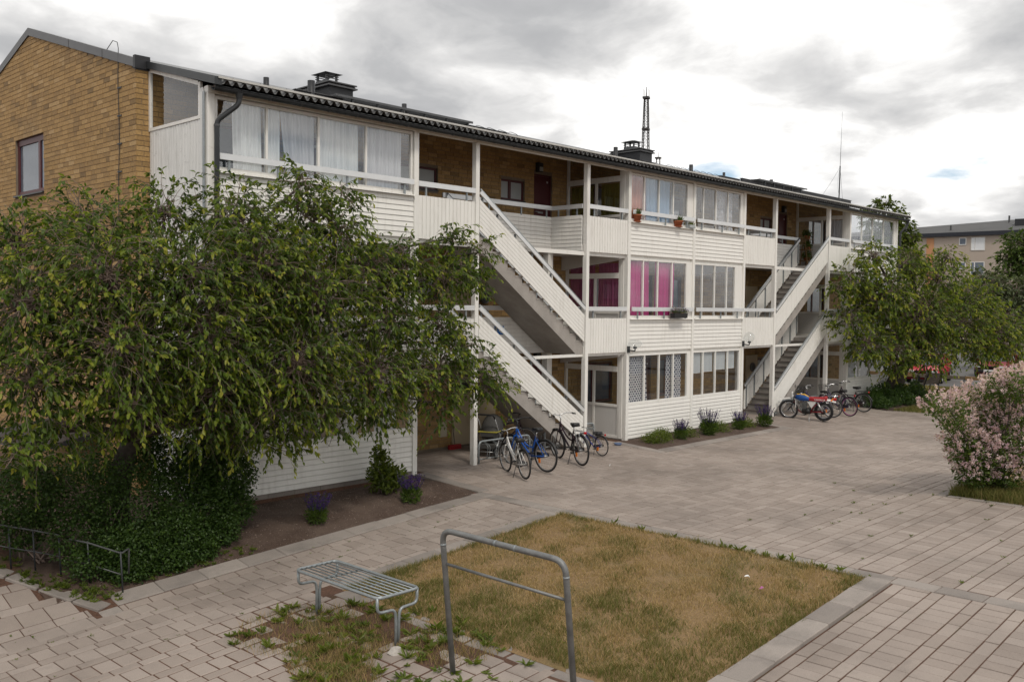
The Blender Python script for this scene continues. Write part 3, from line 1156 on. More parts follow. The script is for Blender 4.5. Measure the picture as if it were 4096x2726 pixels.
mb = MB()
holed_wall(mb, 8.2, 40.3, -0.1, 8.3, WIN_H + DOOR_H, lambda a, b, c, d: [(a, YB, c), (b, YB, c), (b, YB, d), (a, YB, d)])
for (a, b, c, d) in WIN_H + DOOR_H:     # reveals and a closed back
    y1 = YB + 0.14
    mb.add([(a, YB, c), (b, YB, c), (b, YB, d), (a, YB, d), (a, y1, c), (b, y1, c), (b, y1, d), (a, y1, d)],
           [(0, 4, 5, 1), (1, 5, 6, 2), (2, 6, 7, 3), (3, 7, 4, 0)])
mb.build('wall', 'mortar', bld)
mb = MB()
us = [YB, GW[0], GW[1], 7.75, 12.9]
ss = [YB, GW[0], 7.75, GW[1], 12.9]
zz = [-0.5, GW[2], GW[3]]
for a, b in zip(ss[:-1], ss[1:]):
    for c_, d_ in ((-0.5, GW[2]), (GW[2], GW[3])):
        if c_ == GW[2] and GW[0] <= a and b <= GW[1]:
            continue
        mb.add([(XG, b, c_), (XG, a, c_), (XG, a, d_), (XG, b, d_)], [(0, 1, 2, 3)])
    mb.add([(XG, b, GW[3]), (XG, a, GW[3]), (XG, a, gable_top(a)), (XG, b, gable_top(b))], [(0, 1, 2, 3)])
x1 = XG + 0.14
a, b, c_, d_ = GW
mb.add([(XG, a, c_), (XG, b, c_), (XG, b, d_), (XG, a, d_), (x1, a, c_), (x1, b, c_), (x1, b, d_), (x1, a, d_)],
       [(0, 1, 5, 4), (1, 2, 6, 5), (2, 3, 7, 6), (3, 0, 4, 7)])
mb.build('gable_wall', 'mortar', bld)
mb = MB()
mb.box(40.30, 40.36, YB, 12.9, -0.1, 8.3)
mb.box(8.2, 40.36, 12.85, 12.9, -0.4, 8.3)
mb.build('rear_wall', 'mortar', bld)


# --- doors and windows in the brick
def red_window(x0, x1, z0, z1, y=YB + 0.05, split=0.5, mat='red_paint', pane='frosted', name='window'):
    w = MB()
    t_ = 0.055
    w.box(x0 + .002, x1 - .002, y, y + 0.06, z1 - t_, z1 - .002); w.box(x0 + .002, x1 - .002, y, y + 0.06, z0 + .002, z0 + t_)
    w.box(x0 + .002, x0 + t_, y + .001, y + 0.061, z0 + t_, z1 - t_); w.box(x1 - t_, x1 - .002, y + .001, y + 0.061, z0 + t_, z1 - t_)
    xm = x0 + (x1 - x0) * split
    w.box(xm - t_ * 0.9, xm + t_ * 0.9, y + .002, y + 0.062, z0 + t_, z1 - t_)
    o = w.build(name, mat, bld)
    for a, b in ((x0 + t_, xm - t_ * 0.9), (xm + t_ * 0.9, x1 - t_)):
        MB().box(a - .004, b + .004, y + 0.025, y + 0.035, z0 + t_ - .004, z1 - t_ + .004).build('pane', pane, o)
    MB().box(x0 - 0.02, x1 + 0.02, y - 0.085, y - 0.002, z0 - 0.025, z0 + 0.003).build('sill', 'dark_metal', o)
    return o


for h in WIN_H:
    big = h[3] - h[2] > 1
    red_window(h[0], h[1], h[2], h[3], split=0.42 if not big else 0.35, pane='far_glass' if big else 'frosted')
for h in DOOR_H:
    x0, x1, z0, z1 = h
    y = YB + 0.06
    fr = MB()
    fr.box(x0 + .002, x0 + 0.05, y - .02, y + 0.06, z0, z1 - .002); fr.box(x1 - 0.05, x1 - .002, y - .02, y + 0.06, z0, z1 - .002)
    fr.box(x0 + 0.05, x1 - 0.05, y - .02, y + 0.06, z1 - 0.05, z1 - .002)
    fr.box(x0 + 0.052, x1 - 0.052, y, y + 0.045, z0 + .01, z1 - 0.052)
    d = fr.build('door', 'red_paint', bld)
    MB().bar((x0 + 0.11, y - 0.05, z0 + 1.02), (x0 + 0.22, y - 0.05, z0 + 1.02), 0.018, 0.018).bar((x0 + 0.11, y + 0.002, z0 + 1.02), (x0 + 0.11, y - 0.05, z0 + 1.02), 0.02, 0.02).build('handle', 'steel_dull', d)
    MB().box(x0 + 0.24, x0 + 0.46, y - 0.008, y - .001, z0 + 0.98, z0 + 1.03).build('letter_slot', 'steel_dull', d)
    MB().box(x1 - 0.17, x1 - 0.11, y - 0.006, y - .001, z1 - 0.22, z1 - 0.17).build('number_plate', 'alu', d)
# gable window
a, b, c_, d_ = GW
x = XG + 0.05
w = MB(); t_ = 0.10
w.box(x, x + .07, a + .002, b - .002, d_ - 0.14, d_ - .002); w.box(x, x + .07, a + .002, b - .002, c_ + .002, c_ + t_)
w.box(x + .001, x + .071, a + .002, a + t_, c_ + t_, d_ - 0.14); w.box(x + .001, x + .071, b - t_, b - .002, c_ + t_, d_ - 0.14)
ym = a + 0.42
w.box(x + .002, x + .072, ym - 0.06, ym + 0.06, c_ + t_, d_ - 0.14)
gw = w.build('window', 'red_paint', bld)
MB().box(x + .03, x + .04, a + t_ - .004, ym - .056, c_ + t_ - .004, d_ - .136).build('pane', 'far_glass', gw)
MB().box(x + .03, x + .04, ym + .056, b - t_ + .004, c_ + t_ - .004, d_ - .136).build('pane', 'far_glass', gw)
MB().box(XG - 0.06, x - .002, a - .03, b + .03, c_ - .03, c_ + .004).build('sill', 'dark_metal', gw)

# lightning conductor on the gable
mb = MB()
pts = [(XG - 0.03, 2.95 + 0.03 * math.sin(i * 1.7), 8.72 - i * 0.62) for i in range(14)]
mb.tube([(XG - 0.02, 3.5, 8.80), (XG - 0.03, 3.2, 8.92), (XG - 0.03, 3.0, 8.85)] + pts, 0.008, 5)
for z in (7.95, 7.4, 6.85, 6.3, 5.7):
    mb.bar((XG - 0.012, 2.85, z), (XG - 0.03, 3.0, z), 0.02, 0.03)
mb.build('lightning_cable', 'dark_metal', bld)

# --- roofs
roof = MB()
roof.add([(XG - 0.02, YB - .02, 8.25), (40.4, YB - .02, 8.25), (40.4, 7.75, 9.88), (XG - 0.02, 7.75, 9.88), (40.4, 13.1, 8.3), (XG - 0.02, 13.1, 8.3)],
         [(0, 1, 2, 3), (3, 2, 4, 5)])
roof.box(XG - 0.02, 40.4, YB - .03, YB + 0.01, 8.20, 8.32)
roof = roof.build('roof', 'roof_metal', bld)
# verge flashing on the gable
mb = MB()
prof = [(YB - 0.02, 8.24), (7.75, 9.88), (13.0, 8.30)]
for (y0, z0), (y1, z1) in zip(prof[:-1], prof[1:]):
    mb.add([(XG - 0.035, y0, z0), (XG - 0.035, y1, z1), (XG - 0.035, y1, z1 + .175), (XG - 0.035, y0, z0 + .175),
            (XG + 0.12, y0, z0), (XG + 0.12, y1, z1), (XG + 0.12, y1, z1 + .175), (XG + 0.12, y0, z0 + .175)],
           [(1, 0, 3, 2), (3, 7, 6, 2), (4, 5, 6, 7), (0, 4, 7, 3), (0, 1, 5, 4)])
for y in (3.7, 5.4):
    z = 8.24 + 0.298 * (y - YB)
    mb.box(XG - 0.040, XG - 0.034, y - .006, y + .006, z + .005, z + .17)
mb.build('verge_flashing', 'flashing', roof)
MB().box(XG - 0.045, 8.46, YB - 0.06, YB + 0.03, 8.22, 8.47).build('verge_end_box', 'black_cladding', roof)

# corrugated balcony roof
mb = MB()
XS, XE = 8.45, 40.55
pitch, amp = 0.176, 0.042
n = int((XE - XS) / pitch * 8)
vv, ff = [], []
ys_, zs_ = (-0.42, YB + 0.02), (7.615, 8.33)
for i in range(n + 1):
    x = XS + (XE - XS) * i / n
    ph = (x - XS) / pitch * 2 * math.pi
    c_ = math.cos(ph)
    h_ = amp * (math.copysign(abs(c_) ** 0.6, c_))
    for y, z in zip(ys_, zs_):
        vv += [(x, y, z + h_), (x, y, z + h_ - 0.006)]
for i in range(n):
    a = i * 4; b = a + 4
    ff += [(a, b, b + 2, a + 2), (a + 1, a + 3, b + 3, b + 1), (a, a + 1, b + 1, b)]
mb.add(vv, ff)
broof = mb.build('balcony_roof', 'corrugated', bld)
MB().box(XS, XE, -0.44, -0.36, 7.662, 7.698).build('edge_strip', 'light_flashing', broof)
mb = MB()
x = XS + 0.3
while x < XE:
    mb.lathe([(0.0, 0.018), (0.010, 0.016), (0.012, 0)], (x, -0.40, 7.698), n=6); x += 0.55
mb.build('roof_screw', 'dark_metal', broof)
mb = MB()
mb.add([(8.5, -0.16, 7.51), (40.45, -0.16, 7.51), (40.45, YB - .02, 8.22), (8.5, YB - .02, 8.22)], [(0, 3, 2, 1)])
mb.box(8.5, 40.45, -0.20, -0.16, 7.50, 7.585)
mb.build('brown_soffit', 'brown_board', broof)
# verge of the balcony roof at the gable
mb = MB()
for (y0, z0), (y1, z1) in (((-0.42, 7.60), (YB, 8.31)),):
    mb.add([(8.38, y0, z0 - .05), (8.38, y1, z1 - .05), (8.38, y1, z1 + .09), (8.38, y0, z0 + .09),
            (8.52, y0, z0 - .05), (8.52, y1, z1 - .05), (8.52, y1, z1 + .09), (8.52, y0, z0 + .09)],
           [(1, 0, 3, 2), (3, 7, 6, 2), (4, 5, 6, 7), (0, 4, 7, 3), (0, 1, 5, 4)])
mb.build('verge_flashing', 'dark_metal', broof)

# gutter with brackets, and the downpipes
mb = MB()
vv, ff = [], []
ring = [(0.070 * math.cos(a), 0.070 * math.sin(a)) for a in [math.pi + math.pi * i / 8 for i in range(9)]]
inner = [(0.064 * math.cos(a), 0.064 * math.sin(a)) for a in [2 * math.pi - math.pi * i / 8 for i in range(9)]]
mb.prism([(u - 0.30, w_ + 7.535) for u, w_ in ring + inner], 'x', 8.42, 40.62, smooth=True)
mb.tube([(8.42, -0.372, 7.538), (40.62, -0.372, 7.538)], 0.010, 6)
gut = mb.build('gutter', 'dark_metal', bld)
x = 8.9
while x < 40.5:
    m_ = MB(); m_.prism([(u * 1.08 - 0.30, w_ * 1.08 + 7.535) for u, w_ in ring] + [(u - 0.30, w_ + 7.535) for u, w_ in ring[::-1]], 'x', x - 0.014, x + 0.014)
    m_.box(x - 0.014, x + 0.014, -0.232, -0.205, 7.51, 7.60)
    m_.build('gutter_bracket', 'dark_metal', gut); x += 0.66


def downpipe(xo, xp, mat='dark_metal'):
    m_ = MB()
    m_.tube(rounded([(xo, -0.30, 7.49), (xo, -0.30, 7.30), (xp, -0.10, 6.98), (xp, -0.10, 0.05)], 0.09, 5), 0.046, 10)
    m_.lathe([(0.075, 0.0), (0.05, -0.10)], (xo, -0.30, 7.49), n=10)
    o = m_.build('downpipe', mat, bld)
    for z in (6.9, 5.2, 3.4, 1.4):
        MB().lathe([(0.055, -0.02), (0.055, 0.02)], (xp, -0.10, z), n=10).build('pipe_clamp', 'flashing', o)


downpipe(8.93, 8.60)
downpipe(40.50, 40.24)


# chimneys
def chimney(x0, x1, y0, y1, zb, zt):
    m_ = MB(); m_.box(x0, x1, y0, y1, zb, zt)
    c = m_.build('chimney', 'black_cladding', bld)
    m_ = MB()
    m_.box(x0 - .09, x1 + .09, y0 - .09, y1 + .09, zt, zt + .035)
    m_.add([(x0 - .06, y0 - .06, zt + .035), (x1 + .06, y0 - .06, zt + .035), (x1 + .06, y1 + .06, zt + .035), (x0 - .06, y1 + .06, zt + .035),
            (x0 - .02, y0 - .02, zt + .09), (x1 + .02, y0 - .02, zt + .09), (x1 + .02, y1 + .02, zt + .09), (x0 - .02, y1 + .02, zt + .09)],
           [(0, 1, 5, 4), (1, 2, 6, 5), (2, 3, 7, 6), (3, 0, 4, 7), (4, 5, 6, 7)])
    m_.box(x0 - .08, x1 + .08, y0 - .08, y1 + .08, zt + .09, zt + .12)
    m_.build('cap', 'flashing', c)
    xm, ym = (x0 + x1) / 2, (y0 + y1) / 2
    z = zt + .12
    m_ = MB(); m_.box(xm - .20, xm + .20, ym - .24, ym + .24, z, z + .14)
    for sx in (-.16, .16):
        for sy in (-.20, .20):
            m_.box(xm + sx - .025, xm + sx + .025, ym + sy - .025, ym + sy + .025, z + .14, z + .32)
    for zz_ in (.19, .25):
        m_.box(xm - .21, xm + .21, ym - .25, ym - .22, z + zz_, z + zz_ + .018); m_.box(xm - .21, xm + .21, ym + .22, ym + .25, z + zz_, z + zz_ + .018)
    z += .32
    m_.add([(xm - .29, ym - .34, z), (xm + .29, ym - .34, z), (xm + .29, ym + .34, z), (xm - .29, ym + .34, z), (xm, ym, z + .085)],
           [(0, 3, 2, 1), (0, 1, 4), (1, 2, 4), (2, 3, 4), (3, 0, 4)])
    m_.build('cowl', 'roof_metal', c)
    return c


chimney(14.66, 15.42, 5.0, 6.3, 8.7, 9.45)
chimney(28.50, 29.28, 5.0, 6.3, 8.7, 9.48)
for x, zt, r_ in ((11.28, 8.66, .062), (15.20, 8.72, .062), (23.88, 8.77, .07), (28.23, 8.72, .07), (34.0, 8.80, .07), (30.43, 8.69, .05), (12.45, 8.80, .085)):
    m_ = MB(); m_.lathe([(r_, 8.30), (r_, zt), (r_ * .8, zt), (r_ * .8, zt - .05), (0, zt - .06)], (x, 2.6, 0), n=12)
    m_.build('vent_pipe', 'black_cladding', bld)
# dark snow boards along the lower edge of the main roof
for x0, x1, z0, z1 in ((12.0, 13.3, 8.36, 8.52), (17.3, 18.85, 8.34, 8.50), (25.2, 26.0, 8.36, 8.50), (30.1, 31.5, 8.36, 8.53), (31.65, 41.3, 8.36, 8.60)):
    m_ = MB(); m_.box(x0, x1, 2.55, 2.62, z0, z1)
    sb = m_.build('snow_board', 'black_cladding', bld)
    MB().box(x0 - .02, x1 + .02, 2.52, 2.65, z1, z1 + .016).build('board_cap', 'flashing', sb)
# grating walkway on brackets
for x0, x1, zt in ((12.95, 17.35, 8.55), (32.6, 36.6, 8.66)):
    m_ = MB()
    for yy_ in (2.36, 2.70):
        m_.box(x0, x1, yy_ - .012, yy_ + .012, zt - .035, zt + .018)
    x = x0 + .02
    while x < x1:
        m_.box(x - .009, x + .009, 2.372, 2.688, zt - .02, zt + .012); x += .065
    gw_ = m_.build('roof_walkway', 'roof_metal', bld)
    x = x0 + .5
    while x < x1:
        MB().box(x - .02, x + .02, 2.375, 2.42, 8.30, zt - .02).build('bracket', 'dark_metal', gw_); x += .75
# bent wire snow guards
for x0, x1 in ((17.4, 19.0), (26.3, 30.0)):
    x = x0
    while x < x1:
        m_ = MB()
        m_.tube(rounded([(x, 2.3, 8.30), (x, 2.3, 8.47), (x + 0.10, 2.3, 8.485), (x + 0.34, 2.3, 8.455), (x + 0.38, 2.3, 8.38)], .04, 3), 0.008, 5)
        m_.build('snow_guard', 'roof_metal', bld); x += .42

# --- frame posts, beams, slabs
POSTS = [(8.46, 8.60), (13.30, 13.43), (15.16, 15.28), (19.24, 19.36), (21.06, 21.19), (24.35, 24.47), (27.35, 27.47), (29.48, 29.60), (33.60, 33.72), (35.40, 35.53), (40.03, 40.16)]
for a, b in POSTS:
    zb = zg((a + b) / 2, -0.0) - 0.02
    MB().bbox(a, b, -0.035, 0.10, zb, 7.475, 0.006).build('post', 'white_paint', bld)
MB().bbox(8.46, 40.16, -0.045, 0.10, 7.475, 7.60, 0.005).build('eaves_beam', 'white_paint', bld)
for k in (1, 2):
    z = 2.7 * k - 0.23
    zt = ZF[k]
    m_ = MB()
    for x0, x1, y0, y1 in ((8.5, 15.25, .03, YB - .012), (15.25, 19.22, 1.16, YB - .012), (19.22, 29.52, .03, YB - .012), (29.52, 33.62, 1.16, YB - .012), (33.62, 40.1, .03, YB - .012)):
        m_.box(x0 + .001, x1 - .001, y0, y1, z, zt)
    m_.build('floor_slab', 'slab_white', bld)
for xa, xb in ((8.5, 13.4), (21.1, 27.4), (35.4, 40.1)):
    MB().box(xa, xb, .03, YB - .012, -.05, .03).build('floor_slab', 'slab_white', bld)
# deep beams across the landings and the inner columns
for k in (1, 2):
    z = 2.7 * k - 0.23
    for xa in (20.86, 27.55, 35.2):
        m_ = MB(); m_.prism([(0.12, z - .003), (0.12, z - .13), (0.32, z - .17), (YB - .03, z - .40), (YB - .03, z - .003)], 'x', xa, xa + .12)
        m_.build('landing_beam', 'slab_white', bld)
for x in (19.12, 29.42):
    for k in range(2):
        MB().bbox(x, x + .20, 1.20, 1.40, ZF[k] + .001, 2.7 * (k + 1) - .235, .006).build('column', 'white_paint', bld)


# --- cladding
def lap_boards(parent, x0, x1, z0, z1, y=0.0, pitch_=0.1085, axis='x'):
    n_ = max(1, round((z1 - z0) / pitch_))
    h_ = (z1 - z0) / n_
    for i in range(n_):
        a = z0 + i * h_ + 0.0035
        b = z0 + (i + 1) * h_ - 0.0035
        poly = [(y + .012, a), (y + .012, b), (y - .002, b), (y - .004, b - .008), (y - .016, a + .010), (y - .012, a)]
        if axis == 'y':
            poly = [(p_, q_) for p_, q_ in poly]
        MB().prism(poly[::-1], 'x', x0, x1).build('board', 'white_paint', parent)


def cladding(x0, x1, z0, z1, y=0.0):
    c = MB().box(x0, x1, y + .0125, y + .05, z0 + .002, z1 - .002).build('cladding', 'grey_white', bld)
    lap_boards(c, x0 + .002, x1 - .002, z0, z1, y)
    return c


def upright_panel(x0, x1, z0, z1, y=0.0):
    c = MB().box(x0, x1, y + .0125, y + .05, z0 + .01, z1 - .01).build('balcony_panel', 'grey_white', bld)
    n_ = round((x1 - x0) / 0.112)
    w_ = (x1 - x0) / n_
    for i in range(n_):
        a, b = x0 + i * w_ + .003, x0 + (i + 1) * w_ - .003
        MB().prism([(a, y + .012), (a + .002, y - .010), (a + .012, y - .016), (b - .012, y - .016), (b - .002, y - .010), (b, y + .012)], 'z', z0, z1 + rnd(-.003, .003)).build('upright_board', 'white_paint', c)
    return c


def rail(x0, x1, ztop, zfrom, y=-0.085, stubs=(0.14, 0.5, 0.86)):
    o = MB().bbox(x0, x1, y - .018, y + .018, ztop - .115, ztop, .004).build('balcony_rail', 'alu', bld)
    for s_ in stubs:
        x = x0 + (x1 - x0) * s_
        MB().box(x - .022, x + .022, y + .0185, y + .045, zfrom, ztop - .03).build('rail_post', 'galvanised', o)
    return o


def bay_window(x0, x1, z0, z1, mull, y=0.02, jl=0.05, jr=0.05, sill=True):
    m_ = MB()
    m_.box(x0, x1, y - .015, y + .05, z1 - .055, z1); m_.box(x0, x1, y - .015, y + .05, z0, z0 + .075)
    m_.box(x0, x0 + jl, y - .014, y + .051, z0 + .075, z1 - .055); m_.box(x1 - jr, x1, y - .014, y + .051, z0 + .075, z1 - .055)
    o = m_.build('window', 'white_paint', bld)
    edges = [x0 + jl] + list(mull) + [x1 - jr]
    for xm in mull:
        MB().box(xm - .021, xm + .021, y - .012, y + .048, z0 + .0755, z1 - .0555).build('mullion', 'white_paint', o)
    for i in range(len(edges) - 1):
        a = edges[i] + (.021 if i else 0); b = edges[i + 1] - (.021 if i < len(edges) - 2 else 0)
        MB().box(a - .003, b + .003, y + .012 + .008 * (i % 2), y + .017 + .008 * (i % 2), z0 + .072, z1 - .052).build('pane', 'glass', o)
    if sill:
        m_ = MB(); m_.prism([(y - .016, z0 - .03), (y - .11, z0 - .042), (y - .11, z0 - .030), (y - .016, z0 - .003)][::-1], 'x', x0 - .01, x1 + .01)
        m_.build('sill', 'white_paint', o)
    return o


# bay 1
for k in range(3):
    zs_ = 2.7 * k
    lo = 0.08 if k == 0 else zs_ - 0.23
    cladding(8.60, 13.30, lo, zs_ + (0.675 if k else 0.96))
    bay_window(8.62, 13.28, zs_ + (0.71 if k else 0.965), zs_ + 2.05 if k == 2 else zs_ + (2.37 if k == 1 else 2.40), (9.69, 10.86, 12.03), sill=k > 0)
    if k:
        rail(8.66, 13.24, zs_ + 1.02, zs_ + .69, stubs=(.045, .27, .62, .95))
# bay 2
for k in range(3):
    zs_ = 2.7 * k
    lo = 0.02 if k == 0 else zs_ - 0.23
    for a, b, mull, jr in ((21.19, 24.35, ((21.86, 22.58, 23.31) if k else (21.99, 22.72, 23.45)), .30 if k else .17), (24.47, 27.35, ((24.96, 25.68, 26.40) if k else (25.09, 25.81, 26.55)), .18 if k == 2 else (.46 if k == 1 else .1))):
        cladding(a, b, lo, zs_ + (0.675 if k else 0.96))
        bay_window(a, b, zs_ + (0.71 if k else 0.965), zs_ + 2.05 if k == 2 else zs_ + (2.39 if k == 1 else 2.40), mull, jr=jr, sill=k > 0)
        if k:
            rail(a + .02, b - .03, zs_ + 1.02, zs_ + .69, stubs=(.10, .52, .88))
# bay 3
for k in range(3):
    zs_ = 2.7 * k
    lo = 0.02 if k == 0 else zs_ - 0.23
    cladding(35.53, 40.03, lo, zs_ + (0.675 if k else 0.96))
    bay_window(35.53, 40.03, zs_ + (0.71 if k else 0.965), zs_ + 2.05 if k == 2 else zs_ + (2.37 if k == 1 else 2.40), (36.62, 37.66, 38.75), jr=.2, sill=k > 0)
    if k:
        rail(35.56, 40.0, zs_ + 1.02, zs_ + .69, stubs=(.05, .35, .65, .95))
MB().box(8.46, 40.16, .055, .075, 5.07, 5.172).box(8.60, 40.0, .0525, .0745, 2.395, 2.472).build('window_head', 'white_paint', bld)
# brick plinth under bay 1
pl = MB().box(8.5, 13.4, .02, .06, -.35, .078).build('plinth', 'mortar', bld)
x = 8.52
while x < 13.3:
    MB().box(x + .004, min(x + .59, 13.3), .006, .03, -.03, .072).build('plinth_stone', 'kerb_stone', pl); x += .6

# balcony panels by the stairs
for k in (1, 2):
    zs_ = 2.7 * k
    for a, b in ((13.43, 15.16), (19.36, 21.06), (27.47, 29.48), (33.72, 35.40)):
        upright_panel(a + .005, b - .005, zs_ - .23, zs_ + .71)
        rail(a + .004, b - .004, zs_ + 1.02, zs_ + .70, y=-.015, stubs=(.14, .86) if b - a < 1.9 else (.12, .5, .88))
    # guards round the stair wells
    for a, b, ret in ((15.2, 19.20, 19.20), (29.44, 33.5, 29.44)):
        cladding(a, b, zs_ - .21, zs_ + .73, y=1.18)
        rail(a, b, zs_ + 1.02, zs_ + .70, y=1.15, stubs=(.1, .4, .7, .95))
        c = MB().box(ret - .02 if ret == a else ret - .012, ret + .012 if ret == a else ret + .02, .10, 1.16, zs_ - .2, zs_ + .72).build('cladding', 'grey_white', bld)
        n_ = 9; h_ = .94 / n_
        for i in range(n_):
            zz0 = zs_ - .21 + i * h_ + .0035; zz1 = zs_ - .21 + (i + 1) * h_ - .0035
            xo = ret - .02 if ret == a else ret - .012
            MB().add([(xo - .014, .10, zz0), (xo - .014, 1.17, zz0), (xo - .004, 1.17, zz1), (xo - .004, .10, zz1), (xo, .10, zz0), (xo, 1.17, zz0), (xo, 1.17, zz1), (xo, .10, zz1)],
                     [(1, 0, 3, 2), (0, 1, 5, 4), (2, 3, 7, 6), (0, 4, 7, 3), (1, 2, 6, 5), (4, 5, 6, 7)]).build('board', 'white_paint', c)
        r2 = MB().bbox(ret - .025, ret + .012, .08, 1.13, zs_ + .905, zs_ + 1.02, .004).build('balcony_rail', 'alu', bld)
        for yy_ in (.3, .95):
            MB().box(ret + .013, ret + .035, yy_ - .02, yy_ + .02, zs_ + .70, zs_ + .98).build('rail_post', 'galvanised', r2)


# --- stairs
def staircase(xl, xh, z0):
    """xl: foot, xh: head (x), rising 2.7 m from z0"""
    n_ = 15
    rise = 2.7 / n_
    run = (xh - xl) / n_
    s_ = 1 if run > 0 else -1
    yf, yb = 0.05, 1.13
    saw = []
    for i in range(n_):
        saw += [(xl + run * i, z0 + rise * i), (xl + run * i, z0 + rise * (i + 1) - .045)]
    saw += [(xh, z0 + 2.7 - .045), (xh, z0 + 2.7 - .32), (xl + run * 0.9, z0 - 0.20), (xl, z0 - .20)]
    poly = saw if s_ < 0 else [(p_, q_) for p_, q_ in saw][::-1]
    m_ = MB(); m_.prism(poly, 'y', yf, yb)
    st = m_.build('staircase', 'concrete', bld)
    for i in range(n_ - 1):
        a = xl + run * i - s_ * .02; b = xl + run * (i + 1)
        z = z0 + rise * (i + 1)
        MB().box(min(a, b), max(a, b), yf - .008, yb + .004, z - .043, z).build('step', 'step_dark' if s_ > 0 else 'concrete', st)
    sl = 2.7 / (xh - xl)
    for y, yo in ((-.012, -1), (1.135, 1)):
        xa, xb = xl + s_ * .0, xh - s_ * .02
        zt0, zb0 = z0 + .84, z0 + .125
        nb = 7
        hh = (zt0 - zb0) / nb
        for i in range(nb):
            lo_, hi_ = zb0 + i * hh + .004, zb0 + (i + 1) * hh - .004
            q_ = [(xa, lo_), (xb, lo_ + sl * (xb - xa)), (xb, hi_ + sl * (xb - xa)), (xa, hi_)]
            if s_ < 0:
                q_ = q_[::-1]
            MB().prism(q_[::-1], 'y', y - .014, y + .014).build('slope_board', 'white_paint', st)
        # rail
        zr = z0 + 1.06
        MB().bar((xa, y - .06 * (1 if yo < 0 else -1) * 0 - .03, zr - .06), (xb, y - .03, zr - .06 + sl * (xb - xa)), .035, .095).build('handrail', 'alu', st)
        MB().tube([(xa, y - .03, zr + .005), (xb, y - .03, zr + .005 + sl * (xb - xa))], .022, 8).build('handrail_tube', 'galvanised', st)
        for f_ in (.03, .17, .34, .52, .68, .84, .97):
            x = xa + (xb - xa) * f_
            zz_ = z0 + sl * (x - xa)
            yy_ = y + .018 if yo < 0 else y - .048
            MB().box(x - .024, x + .024, yy_, yy_ + .03, zz_ + .17, zz_ + .97).build('guard_post', 'galvanised', st)
    return st


staircase(19.20, 15.28, -0.02)
staircase(19.20, 15.28, 2.66)
staircase(29.60, 33.55, -0.02)
staircase(29.60, 33.55, 2.66)
# soffit paint of the flights is the same concrete; brackets under the landings
# --- glazed side walls of the bays (facing the stair halls)
for xw in (21.06, 35.41):
    for k in range(3):
        zf = ZF[k] + (.03 if k == 0 else 0)
        top = 2.7 * (k + 1) - .24 if k < 2 else None
        m_ = MB()
        yy0, yy1 = .22, YB - .03
        m_.box(xw, xw + .06, yy1 - .08, yy1, zf, 7.6 + .27 * yy1 if k == 2 else top); m_.box(xw, xw + .06, yy0, yy0 + .06, zf, 7.55 if k == 2 else top)
        m_.box(xw - .004, xw + .064, yy0 + .06, yy1 - .08, zf + 1.87, zf + 2.02)
        m_.box(xw - .002, xw + .062, yy0 + .06, yy1 - .08, zf + .88, zf + .95); m_.box(xw - .002, xw + .062, yy0 + .06, yy1 - .08, zf, zf + .07)
        ym = 1.13
        m_.box(xw + .003, xw + .057, ym - .035, ym + .035, zf + .07, zf + 1.87)
        o = m_.build('glazed_partition', 'white_paint', bld)
        for a, b in ((yy0 + .06, ym - .035), (ym + .035, yy1 - .08)):
            MB().box(xw + .022, xw + .034, a - .002, b + .002, zf + .068, zf + .882).build('panel', 'grey_white', o)
            MB().box(xw + .026, xw + .032, a - .002, b + .002, zf + .948, zf + 1.872).build('pane', 'glass', o)
        zt = top if top else None
        if k < 2:
            MB().box(xw + .026, xw + .032, yy0 + .058, yy1 - .078, zf + 2.018, top - .05).build('pane', 'glass', o)
        else:
            MB().add([(xw + .03, yy0 + .06, zf + 2.018), (xw + .03, yy1 - .08, zf + 2.018), (xw + .03, yy1 - .08, 8.15), (xw + .03, yy0 + .06, 7.56)], [(0, 1, 2, 3)]).build('pane', 'glass', o)
        # boards between the corner post and the glazing
        c = MB().box(xw + .0, xw + .05, .10, .22, zf, 7.5 if k == 2 else top).build('corner_cladding', 'white_paint', bld)
        for yy_ in (.105, .163):
            MB().box(xw - .014, xw, yy_, yy_ + .054, zf, 7.5 if k == 2 else top).build('upright_board', 'white_paint', c)
# side of bay 1 towards the gable: boards below, a sloped pane above
m_ = MB(); m_.box(8.47, 8.50, .10, YB - .012, -.1, 7.06)
c = m_.build('side_cladding', 'grey_white', bld)
n_ = 19
w_ = (YB - .03 - .22) / n_
for i in range(n_):
    a, b = .22 + i * w_ + .003, .22 + (i + 1) * w_ - .003
    MB().prism([(8.47, a), (8.47, b), (8.462, b), (8.455, b - .012), (8.455, a + .012), (8.462, a)][::-1], 'z', -.1, 7.03).build('upright_board', 'weathered_white', c)
m_ = MB()
m_.box(8.445, 8.50, .22, YB - .012, 7.04, 7.10)
m_.box(8.447, 8.50, YB - .075, YB - .012, 7.10, 8.20); m_.box(8.447, 8.50, .22, .29, 7.10, 7.70)
zA, zB = 7.60 + .29 * .29, 7.58 + .29 * (YB - .05)
m_.add([(8.446, .29, zA - .04), (8.446, YB - .07, zB - .04), (8.446, YB - .07, zB + .04), (8.446, .29, zA + .04), (8.50, .29, zA - .04), (8.50, YB - .07, zB - .04), (8.50, YB - .07, zB + .04), (8.50, .29, zA + .04)],
       [(1, 0, 3, 2), (4, 5, 6, 7), (0, 1, 5, 4)])
o = m_.build('side_window', 'white_paint', bld)
MB().add([(8.475, .285, 7.095), (8.475, YB - .07, 7.095), (8.475, YB - .07, zB), (8.475, .285, zA)], [(1, 0, 3, 2)]).build('pane', 'glass', o)
m_ = MB(); m_.bbox(8.44, 8.50, .10, .215, -.1, 7.58, .004); m_.build('corner_post', 'weathered_white', bld)
